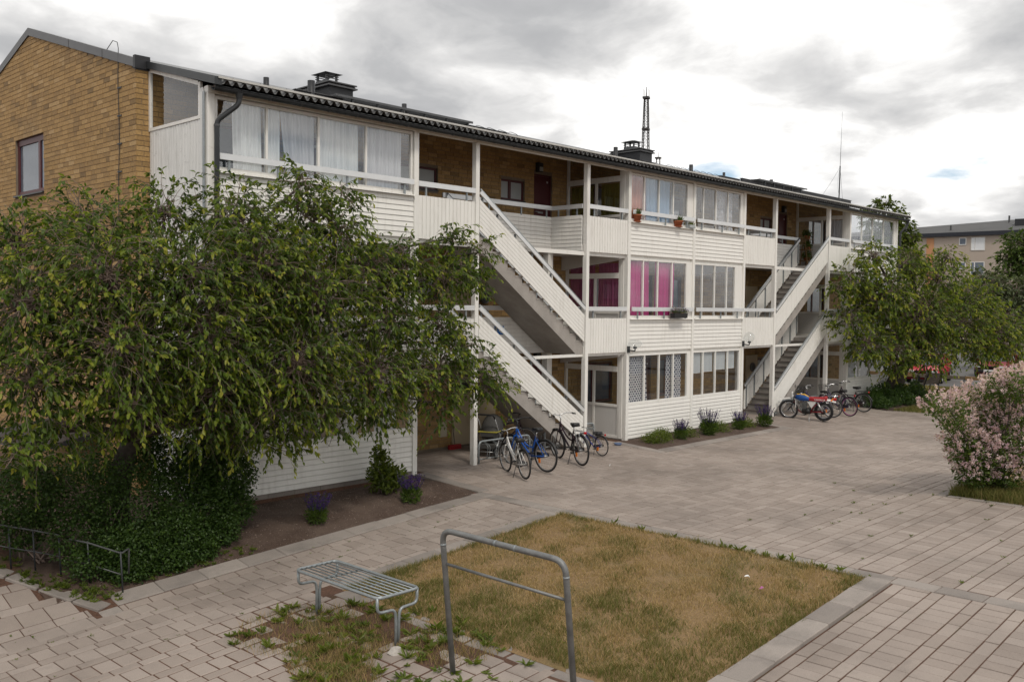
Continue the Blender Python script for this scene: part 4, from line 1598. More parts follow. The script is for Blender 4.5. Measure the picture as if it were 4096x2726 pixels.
MB().box(8.425, 8.44, .03, .10, 1.0, 7.5).build('corner_strip', 'galvanised', bld)

# --- things fixed to the brick in the stair halls
for nm, x0, x1, z0, z1 in (('store_door', 16.55, 18.15, .06, 2.05), ('store_door', 16.05, 17.40, 2.66, 4.62), ('store_door', 31.6, 32.45, .06, 1.95), ('store_door', 31.5, 32.35, 2.66, 4.55)):
    o = MB().bbox(x0, x1, YB - .055, YB - .012, z0, z1, .006).build(nm, 'beige_board', bld)
    MB().box(x0 + .05, x0 + .075, YB - .075, YB - .056, (z0 + z1) / 2 - .06, (z0 + z1) / 2 + .06).build('handle', 'steel_dull', o)
MB().bbox(16.10, 16.32, YB - .10, YB - .012, .33, .72, .006).build('meter_box', 'cream_metal', bld)
for x, z, r_ in ((16.92, 1.55, .17), (32.05, 1.49, .17), (17.68, 3.93, .16)):
    m_ = MB()
    y = YB - .056
    m_.lathe([(r_, 0), (r_, -.05), (r_ * .85, -.07), (r_ * .8, -.03), (0, -.03)], (x, y, z), axis='y', n=20)
    o = m_.build('round_vent', 'old_steel', bld)
    m_ = MB()
    for i in range(-3, 4):
        zz_ = z + i * r_ * .22
        w_ = math.sqrt(max(0.0, (r_ * .8) ** 2 - (zz_ - z) ** 2))
        m_.box(x - w_, x + w_, y - .05, y - .04, zz_ - .008, zz_ + .008)
    m_.build('grille', 'dark_metal', o)
# canopy over the gable door, mostly behind the bushes
m_ = MB(); m_.prism([(6.55, .72), (8.18, .98), (8.18, 1.08), (6.55, .82)], 'y', 3.6, 6.6)
o = m_.build('canopy', 'black_cladding', bld)
MB().box(6.52, 6.55, 3.6, 6.6, .68, .82).build('canopy_fascia', 'wood_brown', o)
for yy_ in (3.7, 6.5):
    MB().box(6.6, 6.69, yy_ - .045, yy_ + .045, -.6, .74).build('canopy_post', 'wood_brown', o)

# blue house number plate on the stair guard
o = MB().box(17.02, 17.36, 1.145, 1.158, 2.98, 3.20).build('number_sign', 'sign_blue', bld)
text_mesh('sign_digit', '4', .2, 'letter_white', o, Vector((17.22, 1.142, 3.02)) - boff, (R(90), 0, 0))

# ------------------------------------------------------------------ curtains and blinds behind the glass
def curtain(x0, x1, z0, z1, y, mat, label, folds=9, amp=.03, taper=(0, 0), name='curtain', cat='curtain', group=None, axis='x', X=None):
    nx_, nz_ = folds * 8, 6
    vv, ff, uvs = [], [], []
    ph = rnd(0, 6)
    for j in range(nz_ + 1):
        t_ = j / nz_
        for i in range(nx_ + 1):
            s_ = i / nx_
            a = x0 + taper[0] * (1 - t_); b = x1 + taper[1] * (1 - t_)
            u = a + (b - a) * s_
            w_ = y + amp * (0.6 + .4 * (1 - t_)) * math.sin(ph + s_ * folds * 2 * math.pi + .8 * math.sin(s_ * 9 + t_)) + amp * .5 * math.sin(s_ * folds * 3.7 + 2)
            vv.append((u, w_, z0 + (z1 - z0) * t_) if axis == 'x' else (w_, u, z0 + (z1 - z0) * t_))
            uvs.append((s_ * (x1 - x0) * 1.35, (z1 - z0) * t_))
    for j in range(nz_):
        for i in range(nx_):
            a = j * (nx_ + 1) + i
            ff.append((a, a + 1, a + nx_ + 2, a + nx_ + 1))
    base = Vector(((x0 + x1) / 2, y, z0)) if axis == 'x' else Vector((y, (x0 + x1) / 2, z0))
    mb = MB(); mb.add([Vector(v_) - base for v_ in vv], ff, True)
    o = mb.build(name, mat)
    o.location = base
    uv = o.data.uv_layers.new(name='UVMap')
    for p_ in o.data.polygons:
        for li in p_.loop_indices:
            uv.data[li].uv = uvs[o.data.loops[li].vertex_index]
    tag(o, label, cat, group)
    return o


YC = .13
curtain(9.02, 9.62, 6.05, 7.42, YC, 'curtain_white', 'sheer white curtain in the first pane of the top left balcony', 7, taper=(.03, .02))
curtain(9.70, 10.02, 6.05, 7.42, YC, 'curtain_white', 'narrow white curtain beside the grey one on the top left balcony', 4)
curtain(10.06, 10.84, 6.05, 7.42, YC + .03, 'curtain_grey', 'grey curtain pulled aside in the second pane of the top left balcony', 8, taper=(.16, 0))
curtain(10.88, 11.92, 6.05, 7.42, YC, 'curtain_white', 'wide sheer white curtain in the third pane of the top left balcony', 12)
curtain(12.06, 13.05, 6.05, 7.42, YC, 'curtain_grey', 'pale grey curtain in the last pane of the top left balcony', 10)
curtain(21.24, 21.95, 6.15, 7.42, YC, 'curtain_coral', 'coral orange curtain above the potted plant on the top middle balcony', 8, taper=(0, -.03))
curtain(21.95, 22.16, 6.15, 7.40, YC + .04, 'curtain_mauve', 'mauve curtain between the coral and blue ones on the top middle balcony', 3)
curtain(22.10, 23.30, 6.15, 7.40, YC, 'curtain_blue', 'pale blue curtain on the top middle balcony', 14, taper=(.02, 0))
curtain(25.70, 26.38, 6.15, 7.38, YC, 'curtain_lace', 'white lace curtain in the third pane of the top right half', 8)
curtain(26.44, 26.85, 6.15, 7.38, YC, 'curtain_lace', 'narrow white lace curtain in the last pane of the top right half', 5)
curtain(21.32, 21.84, 3.45, 5.02, YC, 'curtain_magenta', 'magenta curtain in the first pane of the middle balcony', 6, taper=(.05, 0))
curtain(21.87, 22.30, 3.45, 5.02, YC, 'curtain_magenta', 'magenta curtain in the second pane of the middle balcony', 5, taper=(0, .03))
curtain(22.62, 23.28, 3.45, 5.02, YC, 'curtain_magenta', 'magenta curtain behind the black flower box', 8)
curtain(23.33, 23.58, 3.45, 5.02, YC, 'curtain_magenta', 'narrow magenta curtain in the last pane of the middle balcony', 3, taper=(0, -.08))
curtain(21.23, 22.02, 1.02, 2.30, YC, 'curtain_dots', 'white curtain with navy dots at the left of the ground floor window', 6, .022)
curtain(22.04, 22.22, 1.02, 2.30, YC + .02, 'curtain_dots', 'tied back strip of navy dotted curtain in the second ground floor pane', 2, .02, taper=(0, .07))
curtain(23.27, 23.46, 1.02, 2.30, YC + .02, 'curtain_dots', 'strip of navy dotted curtain in the third ground floor pane', 2, .02, taper=(-.05, 0))
curtain(23.48, 23.98, 1.02, 2.30, YC, 'curtain_dots', 'white curtain with navy dots at the right of the ground floor window', 4, .022)
for a, b, z, w_ in ((24.53, 25.06, 1.72, 'first'), (25.12, 25.74, 1.74, 'second'), (25.83, 26.50, 1.78, 'third'), (26.58, 27.08, 1.79, 'last')):
    o = MB().box(a, b, .09, .094, z, 2.32).build('roller_blind', 'blind_white')
    tag(o, 'white roller blind half lowered in the %s pane beside the stair' % w_, 'blind', 'blinds on the ground floor')
    MB().box(a, b, .084, .098, z - .02, z).build('bottom_bar', 'plastic_white', o)
curtain(.32, .98, 5.50, 7.18, 21.13, 'curtain_olive', 'olive green curtain behind the side glazing by the top landing', 7, axis='y')
curtain(1.25, 2.05, 5.50, 7.18, 21.13, 'curtain_olive', 'dark olive curtain in the rear side pane by the top landing', 6, axis='y')
curtain(.32, 1.05, 3.30, 4.95, 21.13, 'curtain_rose', 'rose curtain behind the front side glazing on the middle landing', 8, axis='y')
curtain(1.20, 2.10, 3.30, 4.95, 21.13, 'curtain_rose', 'rose curtain in the rear side pane on the middle landing', 8, axis='y')
for k, (a, b) in enumerate(((35.62, 36.58), (36.66, 37.62), (37.70, 38.70), (38.80, 39.75))):
    mb = MB()
    x = a
    while x < b - .04:
        an = .5
        mb.add([(x, .12, 6.16), (x + .075 * math.cos(an), .12 + .075 * math.sin(an), 6.16), (x + .075 * math.cos(an), .12 + .075 * math.sin(an), 7.38), (x, .12, 7.38)], [(0, 1, 2, 3)])
        x += .085
    o = mb.build('vertical_blind', 'curtain_white')
    tag(o, 'white vertical blind in the %s pane of the far top balcony' % ('first', 'second', 'third', 'last')[k], 'blind', 'vertical blinds on the far balcony')
curtain(.30, 1.00, 5.5, 7.2, 35.50, 'curtain_grey', 'grey curtain behind the side glazing of the far top balcony', 8, axis='y')
curtain(9.75, 10.35, 1.0, 2.35, YC, 'curtain_white', 'white curtain in the ground floor window behind the tree', 5)
curtain(11.40, 11.95, 1.0, 2.35, YC, 'curtain_white', 'white curtain in the third ground floor pane above the bed', 5)
curtain(12.35, 12.95, 1.0, 2.35, YC, 'curtain_white', 'white curtain in the last ground floor pane above the bed', 5)
curtain(35.65, 36.55, 1.0, 2.35, YC, 'curtain_grey', 'pale curtain in the far ground floor window behind the tree', 8)


# ------------------------------------------------------------------ lamps
def globe_lamp(x, z, label, squash=1.0, r_=.165):
    t_ = thing('wall_lamp', label, 'lamp', (x, -.04, z), 0, 'globe lamps on the posts')
    MB().box(-.05, .05, -.03, .004, -.09, .09).build('wall_plate', 'dark_metal', t_, local=True)
    MB().tube(rounded([(0, -.02, -.02), (0.02, -.22, -.04), (.02, -.22, .03)], .04, 3), .018, 8).lathe([(.055, .0), (.055, .05), (.03, .06)], (.02, -.22, .03), n=12).build('arm', 'dark_metal', t_, local=True)
    prof = [(.05 + (r_ - .05) * 0 if i == 0 else r_ * math.sin(a), r_ * squash * (1 - math.cos(a)) - .01) for i, a in enumerate([.32 + (math.pi - .32) * k / 12 for k in range(13)])]
    MB().lathe(prof, (.02, -.22, .06), n=24).build('globe', 'lamp_glass', t_, local=True)
    MB().lathe([(.02, 0), (.03, .05), (.028, .10), (0, .12)], (.02, -.22, .06), n=10).build('bulb', 'plastic_white', t_, local=True)
    return t_


globe_lamp(21.12, 2.54, 'flattened clear glass wall lamp on the post left of the dotted curtains', .62, .19)
globe_lamp(27.40, 2.56, 'round clear glass globe lamp on the post by the far stairs', 1.0, .17)
globe_lamp(35.46, 2.60, 'round glass globe lamp half hidden by the far tree', 1.0, .165)
for x, z, lb in ((19.80, 7.62, 'dark box lamp above the red door on the top landing'), (34.28, 7.62, 'dark box lamp above the far red door on the top landing'), (19.80, 2.26, 'dark box lamp over the red door under the near stairs')):
    t_ = thing('door_lamp', lb, 'lamp', (x, YB - .012, z), 0, 'box lamps over the doors')
    MB().bbox(-.10, .10, -.13, -.001, -.12, .14, .012).build('housing', 'dark_metal', t_, local=True)
    MB().box(-.06, .085, -.136, -.1305, -.10, .02).build('diffuser', 'frosted', t_, local=True)


# ------------------------------------------------------------------ bicycles
def make_bike(label, rear, head, kind='step', s=1.0, fmat='blue_frame', lean=0.0, rim='steel_dull', basket=False, rack=True, guard=True, bars='city', stand=True, reflect=True, barmat='chrome', steer=0.0, group='bicycles parked at the stairs', wheel_r=.345, pink_rim=False):
    hd = math.radians(head)
    wb = 1.06 * s
    mid = Vector((rear[0], rear[1], 0)) + Vector((math.cos(hd), math.sin(hd), 0)) * wb / 2
    t_ = thing('bicycle', label, 'bicycle', (mid.x, mid.y, zg(mid.x, mid.y)), 0, group)
    t_.rotation_euler = (lean, 0, hd)
    r_ = wheel_r * s
    hr, hf = Vector((-wb / 2, 0, r_)), Vector((wb / 2, 0, r_))
    bb = Vector((-.09 * s, 0, .29 * s))
    st = Vector((-.24 * s, 0, .74 * s))
    ht, hb = Vector((.345 * s, 0, .88 * s)), Vector((.385 * s, 0, .70 * s))
    B = lambda m_, n_, mt, p_=t_: m_.build(n_, mt, p_, local=True)
    tr = .017 * s
    m_ = MB()
    m_.tube([bb, st], tr, 8); m_.tube([ht, hb], tr * 1.25, 8)
    if kind == 'step':
        m_.tube(bez(hb + Vector((0, 0, .02)), (.05 * s, 0, .40 * s), bb + Vector((.02, 0, .02)), 8), tr * 1.25, 8)
        m_.tube(bez(ht - Vector((0, 0, .03)), (.10 * s, 0, .42 * s), st.lerp(bb, .55), 8), tr, 8)
    elif kind == 'mixte':
        m_.tube([hb, bb], tr * 1.2, 8); m_.tube(bez(ht - Vector((0, 0, .03)), (.12 * s, 0, .52 * s), st.lerp(bb, .5), 6), tr * 1.1, 8)
    else:
        m_.tube([hb, bb], tr * 1.2, 8); m_.tube([ht - Vector((0, 0, .03)), st - Vector((0, 0, .06))], tr, 8)
    for y in (-.055 * s, .055 * s):
        o_ = Vector((0, y, 0))
        m_.tube([bb + o_ * .6, hr + o_], tr * .62, 6); m_.tube([st - Vector((0, 0, .05 * s)) + o_ * .4, hr + o_], tr * .55, 6)
    B(m_, 'frame', fmat)
    m_ = MB()
    for y in (-.05 * s, .05 * s):
        m_.tube(bez(hb + Vector((.005, y, -.02)), (hf.x - .06 * s, y, .45 * s), hf + Vector((0, y, 0)), 6), tr * .75, 6)
    m_.bar(hb + Vector((0, -.06 * s, -.02)), hb + Vector((0, .06 * s, -.02)), .03 * s, .03 * s)
    B(m_, 'fork', fmat)
    for hc in (hr, hf):
        m_ = MB(); m_.torus(hc, r_ - .019 * s, .020 * s, 'y', 32, 8)
        w_ = B(m_, 'wheel', 'rubber')
        m_ = MB(); m_.torus(hc, r_ - .043 * s, .0125 * s, 'y', 32, 6)
        if pink_rim:
            B(m_, 'rim', 'pink', w_)
        else:
            B(m_, 'rim', rim, w_)
        m_ = MB()
        for i in range(24):
            a = 2 * math.pi * i / 24
            b_ = a + (.5 if i % 2 else -.5)
            y = .022 * s if i % 4 < 2 else -.022 * s
            m_.tube([hc + Vector((math.cos(b_) * .02 * s, y, math.sin(b_) * .02 * s)), hc + Vector((math.cos(a) * (r_ - .05 * s), 0, math.sin(a) * (r_ - .05 * s)))], .0016, 4, cap=False)
        B(m_, 'spokes', 'chrome', w_)
        m_ = MB(); m_.lathe([(.0, -.055 * s), (.012, -.055 * s), (.012, -.03 * s), (.022 * s, -.028 * s), (.016 * s, 0), (.022 * s, .028 * s), (.012, .03 * s), (.012, .055 * s), (0, .055 * s)], hc, 'y', 10)
        B(m_, 'hub', 'steel_dull', w_)
    if guard:
        for hc, a0, a1 in ((hr, .25, 2.9), (hf, .9, 3.4)):
            m_ = MB()
            R1 = r_ + .018 * s
            vv, ff = [], []
            nn = 18
            for i in range(nn + 1):
                a = a0 + (a1 - a0) * i / nn
                for y, dr in ((-.026, -.008), (-.018, .004), (.018, .004), (.026, -.008)):
                    vv.append(hc + Vector((math.cos(a) * (R1 + dr * s), y * s, math.sin(a) * (R1 + dr * s))))
            for i in range(nn):
                for k in range(3):
                    ff.append((i * 4 + k, i * 4 + k + 1, i * 4 + k + 5, i * 4 + k + 4))
            m_.add(vv, ff, True)
            a = a0 + .15
            for y in (-.028, .028):
                m_.tube([hc + Vector((0, y * 1.8 * s, 0)), hc + Vector((math.cos(a) * R1, y * s, math.sin(a) * R1))], .003, 4)
            B(m_, 'mudguard', 'black_plastic')
    m_ = MB(); m_.tube([st - Vector((0, 0, .06 * s)), st + Vector((-.035 * s, 0, .13 * s))], .0135 * s, 8)
    B(m_, 'seat_post', 'chrome')
    sc = st + Vector((-.03 * s, 0, .16 * s))
    vv, ff = [], []
    for i, (x_, w_, z_, d_) in enumerate(((-.145, .062, .012, .05), (-.11, .105, .018, .075), (-.05, .098, .012, .07), (.02, .055, .004, .055), (.09, .030, .0, .045), (.14, .022, -.004, .035), (.155, .008, -.008, .02))):
        for k in range(8):
            a = math.pi * k / 7
            vv.append(sc + Vector((x_, math.cos(a) * w_, z_ + math.sin(a) * .022 - (d_ if k in (0, 7) else 0))) * 1.0)
    for i in range(6):
        for k in range(7):
            ff.append((i * 8 + k, i * 8 + k + 1, i * 8 + k + 9, i * 8 + k + 8))
        ff.append((i * 8 + 7, i * 8, i * 8 + 8, i * 8 + 15))
    ff.append(tuple(range(7, -1, -1)))
    m_ = MB(); m_.add(vv, ff, True)
    B(m_, 'saddle', 'black_plastic')
    # handlebar
    ca, sa = math.cos(steer), math.sin(steer)

    def hv(x_, y_, z_):
        return ht + Vector((x_ * ca - y_ * sa, x_ * sa + y_ * ca, z_)) * s
    m_ = MB()
    m_.tube([ht, ht + Vector((-.02 * s, 0, .10 * s)), hv(.04, 0, .15)], .013 * s, 8)
    if bars == 'city':
        path = [hv(-.19, -.29, .17), hv(-.09, -.27, .185), hv(.0, -.16, .19), hv(.045, -.06, .15), hv(.045, .06, .15), hv(.0, .16, .19), hv(-.09, .27, .185), hv(-.19, .29, .17)]
    else:
        path = [hv(-.05, -.28, .21), hv(.0, -.16, .20), hv(.03, -.05, .15), hv(.03, .05, .15), hv(.0, .16, .20), hv(-.05, .28, .21)]
    m_.tube(rounded(path, .05, 3), .011 * s, 8)
    hb_ = B(m_, 'handlebar', barmat)
    for a, b_ in ((path[0], path[1]), (path[-1], path[-2])):
        MB().tube([a + (a - b_) * .05, a.lerp(b_, 1.05 if bars == 'city' else .8)], .017 * s, 8).build('grip', 'black_plastic', hb_, local=True)
        MB().tube([a.lerp(b_, .9) + Vector((.03, 0, -.02)), a.lerp(b_, .2) + Vector((.045, 0, -.03))], .005, 5).build('brake_lever', 'steel_dull', hb_, local=True)
    # drive
    m_ = MB(); m_.lathe([(0, -.062 * s), (.085 * s, -.060 * s), (.088 * s, -.056 * s), (.085 * s, -.052 * s), (0, -.050 * s)], bb, 'y', 20)
    p1, p2 = bb + Vector((.13 * s, -.075 * s, -.10 * s)), bb + Vector((-.13 * s, .075 * s, .10 * s))
    m_.bar(bb + Vector((0, -.07 * s, 0)), p1, .02 * s, .015 * s); m_.bar(bb + Vector((0, .07 * s, 0)), p2, .02 * s, .015 * s)
    cr = B(m_, 'crank', 'steel_dull')
    for p_, y in ((p1, -.05), (p2, .05)):
        MB().box(p_.x - .045 * s, p_.x + .045 * s, min(p_.y, p_.y + y * 2 * s), max(p_.y, p_.y + y * 2 * s), p_.z - .014 * s, p_.z + .014 * s).build('pedal', 'black_plastic', cr, local=True)
    m_ = MB()
    m_.prism([(hr.x - .03, hr.z + .055 * s), (hr.x - .03, hr.z - .02 * s), (bb.x + .02, bb.z - .085 * s), (bb.x + .09 * s, bb.z - .03), (bb.x + .09 * s, bb.z + .05), (bb.x + .02, bb.z + .095 * s)], 'y', -.075 * s, -.064 * s)
    B(m_, 'chain_guard', 'black_plastic' if guard else fmat)
    if stand:
        B(MB().tube([bb + Vector((-.05, .03, -.02)), Vector((bb.x - .12 * s, .17 * s + lean * .2, .01))], .009 * s, 6), 'kickstand', 'dark_metal')
    if rack:
        m_ = MB()
        zt = hr.z + r_ + .075 * s
        x0_, x1_ = hr.x - .20 * s, hr.x + .22 * s
        for y in (-.055, -.02, .02, .055):
            m_.tube([(x0_, y * s, zt), (x1_, y * s, zt)], .005 * s, 5)
        for x_ in (x0_, (x0_ + x1_) / 2, x1_):
            m_.tube([(x_, -.055 * s, zt), (x_, .055 * s, zt)], .005 * s, 5)
        for y in (-.06, .06):
            m_.tube([(hr.x, y * s, hr.z), (x0_ + .12 * s, y * s, zt)], .005 * s, 5); m_.tube([(hr.x, y * s, hr.z), (x1_ - .10 * s, y * s, zt)], .005 * s, 5)
        B(m_, 'luggage_rack', 'chrome' if kind == 'mixte' else 'dark_metal')
        B(MB().bbox(x0_ - .03, x0_ - .005, -.035 * s, .035 * s, zt - .035, zt + .015, .006), 'tail_light', 'reflector_red')
    if basket:
        m_ = MB()
        bc = ht + Vector((.19 * s, 0, .06 * s))
        for z_, k in ((-.12, .75), (-.04, .84), (.04, .92), (.12, 1.0)):
            m_.tube(rounded([bc + Vector((sx * .13 * k, sy * .17 * k, z_)) * s for sx, sy in ((-1, -1), (1, -1), (1, 1), (-1, 1))], .05, 3, True), .004, 4, closed=True)
        for i in range(28):
            a = 2 * math.pi * i / 28
            u = Vector((max(-.13, min(.13, .19 * math.cos(a))), max(-.17, min(.17, .24 * math.sin(a))), 0))
            m_.tube([bc + Vector((u.x * .75, u.y * .75, -.12)) * s, bc + Vector((u.x, u.y, .12)) * s], .0025, 4, cap=False)
        for i in range(-4, 5):
            m_.tube([bc + Vector((-.095, i * .028, -.12)) * s, bc + Vector((.095, i * .028, -.12)) * s], .0025, 4, cap=False)
        B(m_, 'basket', 'black_plastic')
    if reflect:
        a = -.55
        c_ = hr + Vector((math.cos(a) * r_ * .68, 0, math.sin(a) * r_ * .68))
        B(MB().bbox(c_.x - .028, c_.x + .028, -.016, .016, c_.z - .05, c_.z + .05, .006), 'spoke_reflector', 'reflector_orange')
    return t_


make_bike('small white bicycle standing in front of the blue one', (15.05, -1.77), 68, 'step', .95, 'white_frame', lean=-.07, barmat='steel_dull', rack=False, steer=.35, basket=False, reflect=False)
make_bike('bright blue ladies bicycle with wire basket at the bike rack', (15.97, -1.58), 86, 'step', 1.08, 'blue_frame', lean=-.05, basket=True, rack=False, barmat='dark_metal', steer=-.25)
make_bike('dark plum bicycle with chrome handlebar and luggage rack', (17.24, -1.58), 70, 'mixte', 1.08, 'plum_frame', lean=-.06, steer=.1)
make_bike('small blue childs bicycle at the end of the row', (18.66, -1.08), 80, 'diamond', .64, 'blue_deep', lean=-.05, bars='flat', barmat='dark_metal', wheel_r=.40)
make_bike('dark old bicycle behind the rack in the shade of the stairs', (16.95, 1.25), -70, 'diamond', .98, 'plum_frame', lean=.05, bars='flat', barmat='dark_metal', rack=False, guard=False)
make_bike('purple bicycle directly behind the small motorcycle', (31.24, -1.38), 106, 'mixte', 1.0, 'purple_frame', lean=-.05, basket=True, group='bicycles parked at the far stairs')
make_bike('dark bicycle with pink rims and a front basket', (32.19, -1.59), 78, 'step', 1.0, 'purple_frame', lean=-.06, basket=True, pink_rim=True, group='bicycles parked at the far stairs')
make_bike('black bicycle last in the row next to the bushes', (33.80, -1.41), 84, 'step', 1.0, 'plum_frame', lean=-.07, group='bicycles parked at the far stairs')


# bike racks
def bike_rack(x0, x1, y, label, h_=.52, loops=6):
    t_ = thing('bike_rack', label, 'bike rack', ((x0 + x1) / 2, y, 0), 0, 'bike racks')
    L = (x1 - x0) / 2
    m_ = MB()
    m_.tube(rounded([(-L, 0, -.03), (-L, 0, h_), (L, 0, h_), (L, 0, -.03)], .12, 6), .024, 8)
    m_.build('frame', 'galvanised', t_, local=True)
    for sx in (-L, L):
        MB().tube(rounded([(sx, .02, .40), (sx + (.2 if sx < 0 else -.2), .30, .42), (sx + (.2 if sx < 0 else -.2), .34, .0)], .08, 4), .02, 8).build('side_leg', 'galvanised', t_, local=True)
    MB().tube([(-L, 0, .10), (L, 0, .10)], .013, 6).build('lower_bar', 'galvanised', t_, local=True)
    for i in range(loops):
        x_ = -L + 2 * L * (i + .5) / loops
        m_ = MB()
        for d in (-.035, .035):
            m_.tube(rounded([(x_ + d, 0, .10), (x_ + d, -.16, .14), (x_ + d, -.20, .42), (x_ + d * .4, -.02, h_)], .06, 4), .006, 5)
        m_.build('wheel_holder', 'galvanised', t_, local=True)
    return t_


bike_rack(15.38, 17.15, .02, 'galvanised bike rack holding the blue and white bicycles')
bike_rack(17.95, 19.95, .22, 'galvanised bike rack between the dark bicycle and the glazed wall', .56)
bike_rack(29.72, 33.0, .0, 'galvanised bike rack behind the red and blue motorcycle', .5, 8)


# ------------------------------------------------------------------ small motorcycle
def motorcycle():
    rear, front = Vector((30.18, -1.56, 0)), Vector((29.89, -.45, 0))
    d = front - rear
    hd = math.atan2(d.y, d.x)
    mid = (rear + front) / 2
    t_ = thing('motorcycle', 'small off-road motorcycle with blue tank and red seat by the far stairs', 'motorcycle', (mid.x, mid.y, zg(mid.x, mid.y)))
    t_.rotation_euler = (.10 * -1, 0, hd)
    B = lambda m_, n_, mt, p_=t_: m_.build(n_, mt, p_, local=True)
    wb = 1.17
    rf, rr = .325, .315
    hf, hr = Vector((wb / 2, 0, rf)), Vector((-wb / 2, 0, rr))
    for hc, r_, w_ in ((hf, rf, .034), (hr, rr, .046)):
        m_ = MB(); m_.torus(hc, r_ - w_, w_, 'y', 36, 10)
        for i in range(36):
            a = 2 * math.pi * i / 36
            p_ = hc + Vector((math.cos(a) * (r_ - .004), 0, math.sin(a) * (r_ - .004)))
            m_.bar(p_ + Vector((0, -w_ * .8, 0)), p_ + Vector((0, w_ * .8, 0)), .022, .016, up=(math.cos(a), 0, math.sin(a)))
        wh = B(m_, 'wheel', 'rubber')
        B(MB().torus(hc, r_ - w_ * 2 - .006, .016, 'y', 36, 6), 'rim', 'chrome', wh)
        m_ = MB()
        for i in range(28):
            a = 2 * math.pi * i / 28; b_ = a + (.5 if i % 2 else -.5); y = .03 if i % 4 < 2 else -.03
            m_.tube([hc + Vector((math.cos(b_) * .05, y, math.sin(b_) * .05)), hc + Vector((math.cos(a) * (r_ - w_ * 2 - .01), 0, math.sin(a) * (r_ - w_ * 2 - .01)))], .002, 4, cap=False)
        B(m_, 'spokes', 'chrome', wh)
        B(MB().lathe([(0, -.06), (.055, -.055), (.06, 0), (.055, .055), (0, .06)], hc, 'y', 14), 'hub', 'steel_dull', wh)
    # fork
    hd_t, hd_b = Vector((.36, 0, .84)), Vector((.42, 0, .62))
    m_ = MB()
    for y in (-.075, .075):
        m_.tube([Vector((.345, y, .88)), Vector((.47, y, .48)), hf + Vector((0, y, 0))], [.016, .019, .024], 8)
    m_.bar(Vector((.37, -.09, .80)), Vector((.37, .09, .80)), .06, .025); m_.bar(Vector((.42, -.09, .64)), Vector((.42, .09, .64)), .06, .025)
    B(m_, 'fork', 'dark_metal')
    # frame
    m_ = MB()
    m_.tube([hd_t, hd_b], .028, 8)
    m_.tube(rounded([hd_b, (.30, 0, .35), (.12, 0, .23), (-.18, 0, .24)], .08, 4), .022, 8)
    m_.tube([hd_t - Vector((0, 0, .05)), (-.10, 0, .70), (-.62, 0, .73)], .022, 8)
    for y in (-.08, .08):
        m_.tube([(-.16, y, .28), (-.24, y, .45), (-.5, y, .70)], .016, 6); m_.tube([(-.16, y, .30), hr + Vector((0, y * 1.1, 0))], .021, 8)
    B(m_, 'frame', 'frame_red')
    for y in (-.11, .11):
        m_ = MB(); m_.tube([hr + Vector((.02, y, .02)), (-.40, y * .9, .64)], .022, 8); m_.tube([hr + Vector((.035, y, .06)), (-.41, y * .9, .58)], .031, 8)
        B(m_, 'shock_absorber', 'steel_dull')
    # engine
    m_ = MB(); m_.bbox(-.17, .13, -.10, .10, .22, .40, .03); m_.lathe([(0, -.135), (.085, -.13), (.095, -.10), (.095, .10), (.085, .13), (0, .135)], (-.06, 0, .31), 'y', 18)
    e = B(m_, 'engine', 'black_plastic')
    m_ = MB()
    for i in range(8):
        z_ = .41 + i * .024
        m_.bbox(-.01, .15, -.085, .085, z_, z_ + .011, .003)
    m_.box(.02, .12, -.05, .05, .40, .60)
    B(m_, 'cylinder_fins', 'old_steel', e)
    # tank: loft
    vv, ff = [], []
    secs = [(.37, .035, .735, .80), (.31, .075, .70, .865), (.18, .125, .655, .905), (.02, .125, .655, .885), (-.08, .10, .665, .83), (-.13, .085, .675, .795)]
    for x_, w_, zb, zt in secs:
        zc, hh = (zb + zt) / 2, (zt - zb) / 2
        for k in range(12):
            a = 2 * math.pi * k / 12
            cy, sz = math.cos(a), math.sin(a)
            vv.append((x_, w_ * math.copysign(abs(cy) ** .7, cy), zc + hh * math.copysign(abs(sz) ** .7, sz)))
    for i in range(len(secs) - 1):
        for k in range(12):
            l = (k + 1) % 12
            ff.append((i * 12 + k, i * 12 + l, i * 12 + 12 + l, i * 12 + 12 + k))
    ff += [tuple(range(11, -1, -1)), tuple(range(60, 72))]
    tk = B(MB().add(vv, ff, True), 'tank', 'tank_blue')
    for y in (-1, 1):
        m_ = MB(); m_.add([(.29, y * .070, .868), (.02, y * .112, .868), (-.12, y * .080, .795), (-.12, y * .052, .806), (.02, y * .070, .893), (.29, y * .040, .882)], [(0, 1, 4, 5), (1, 2, 3, 4)] if y > 0 else [(5, 4, 1, 0), (4, 3, 2, 1)])
        for i in range(6):
            x_, yy_, zz_ = m_.v[i]; m_.v[i] = (x_, yy_, zz_ + .012)
        B(m_, 'tank_stripe', 'tank_yellow', tk)
    B(MB().lathe([(.035, 0), (.035, .02), (0, .024)], (.16, 0, .905), n=12), 'tank_cap', 'steel_dull', tk)
    # seat
    vv, ff = [], []
    secs = [(-.10, .085, .70, .80), (-.20, .105, .685, .80), (-.40, .115, .68, .795), (-.56, .105, .685, .815), (-.64, .09, .70, .85), (-.70, .07, .72, .835)]
    for x_, w_, zb, zt in secs:
        for u, z_ in ((-1, zb), (-1, zt - .035), (-.75, zt), (.75, zt), (1, zt - .035), (1, zb)):
            vv.append((x_, u * w_, z_))
    for i in range(5):
        for k in range(6):
            l = (k + 1) % 6
            ff.append((i * 6 + k, i * 6 + 6 + k, i * 6 + 6 + l, i * 6 + l))
    ff += [tuple(range(6)), tuple(range(35, 29, -1))]
    seat = B(MB().add(vv, ff), 'seat', 'tank_red')
    text_mesh('seat_lettering', 'YAMAHA', .085, 'letter_white', seat, Vector((-.47, .119, .705)), (R(90), 0, R(180)), (1.05, 1, 1))
    # fenders
    m_ = MB(); vv, ff = [], []
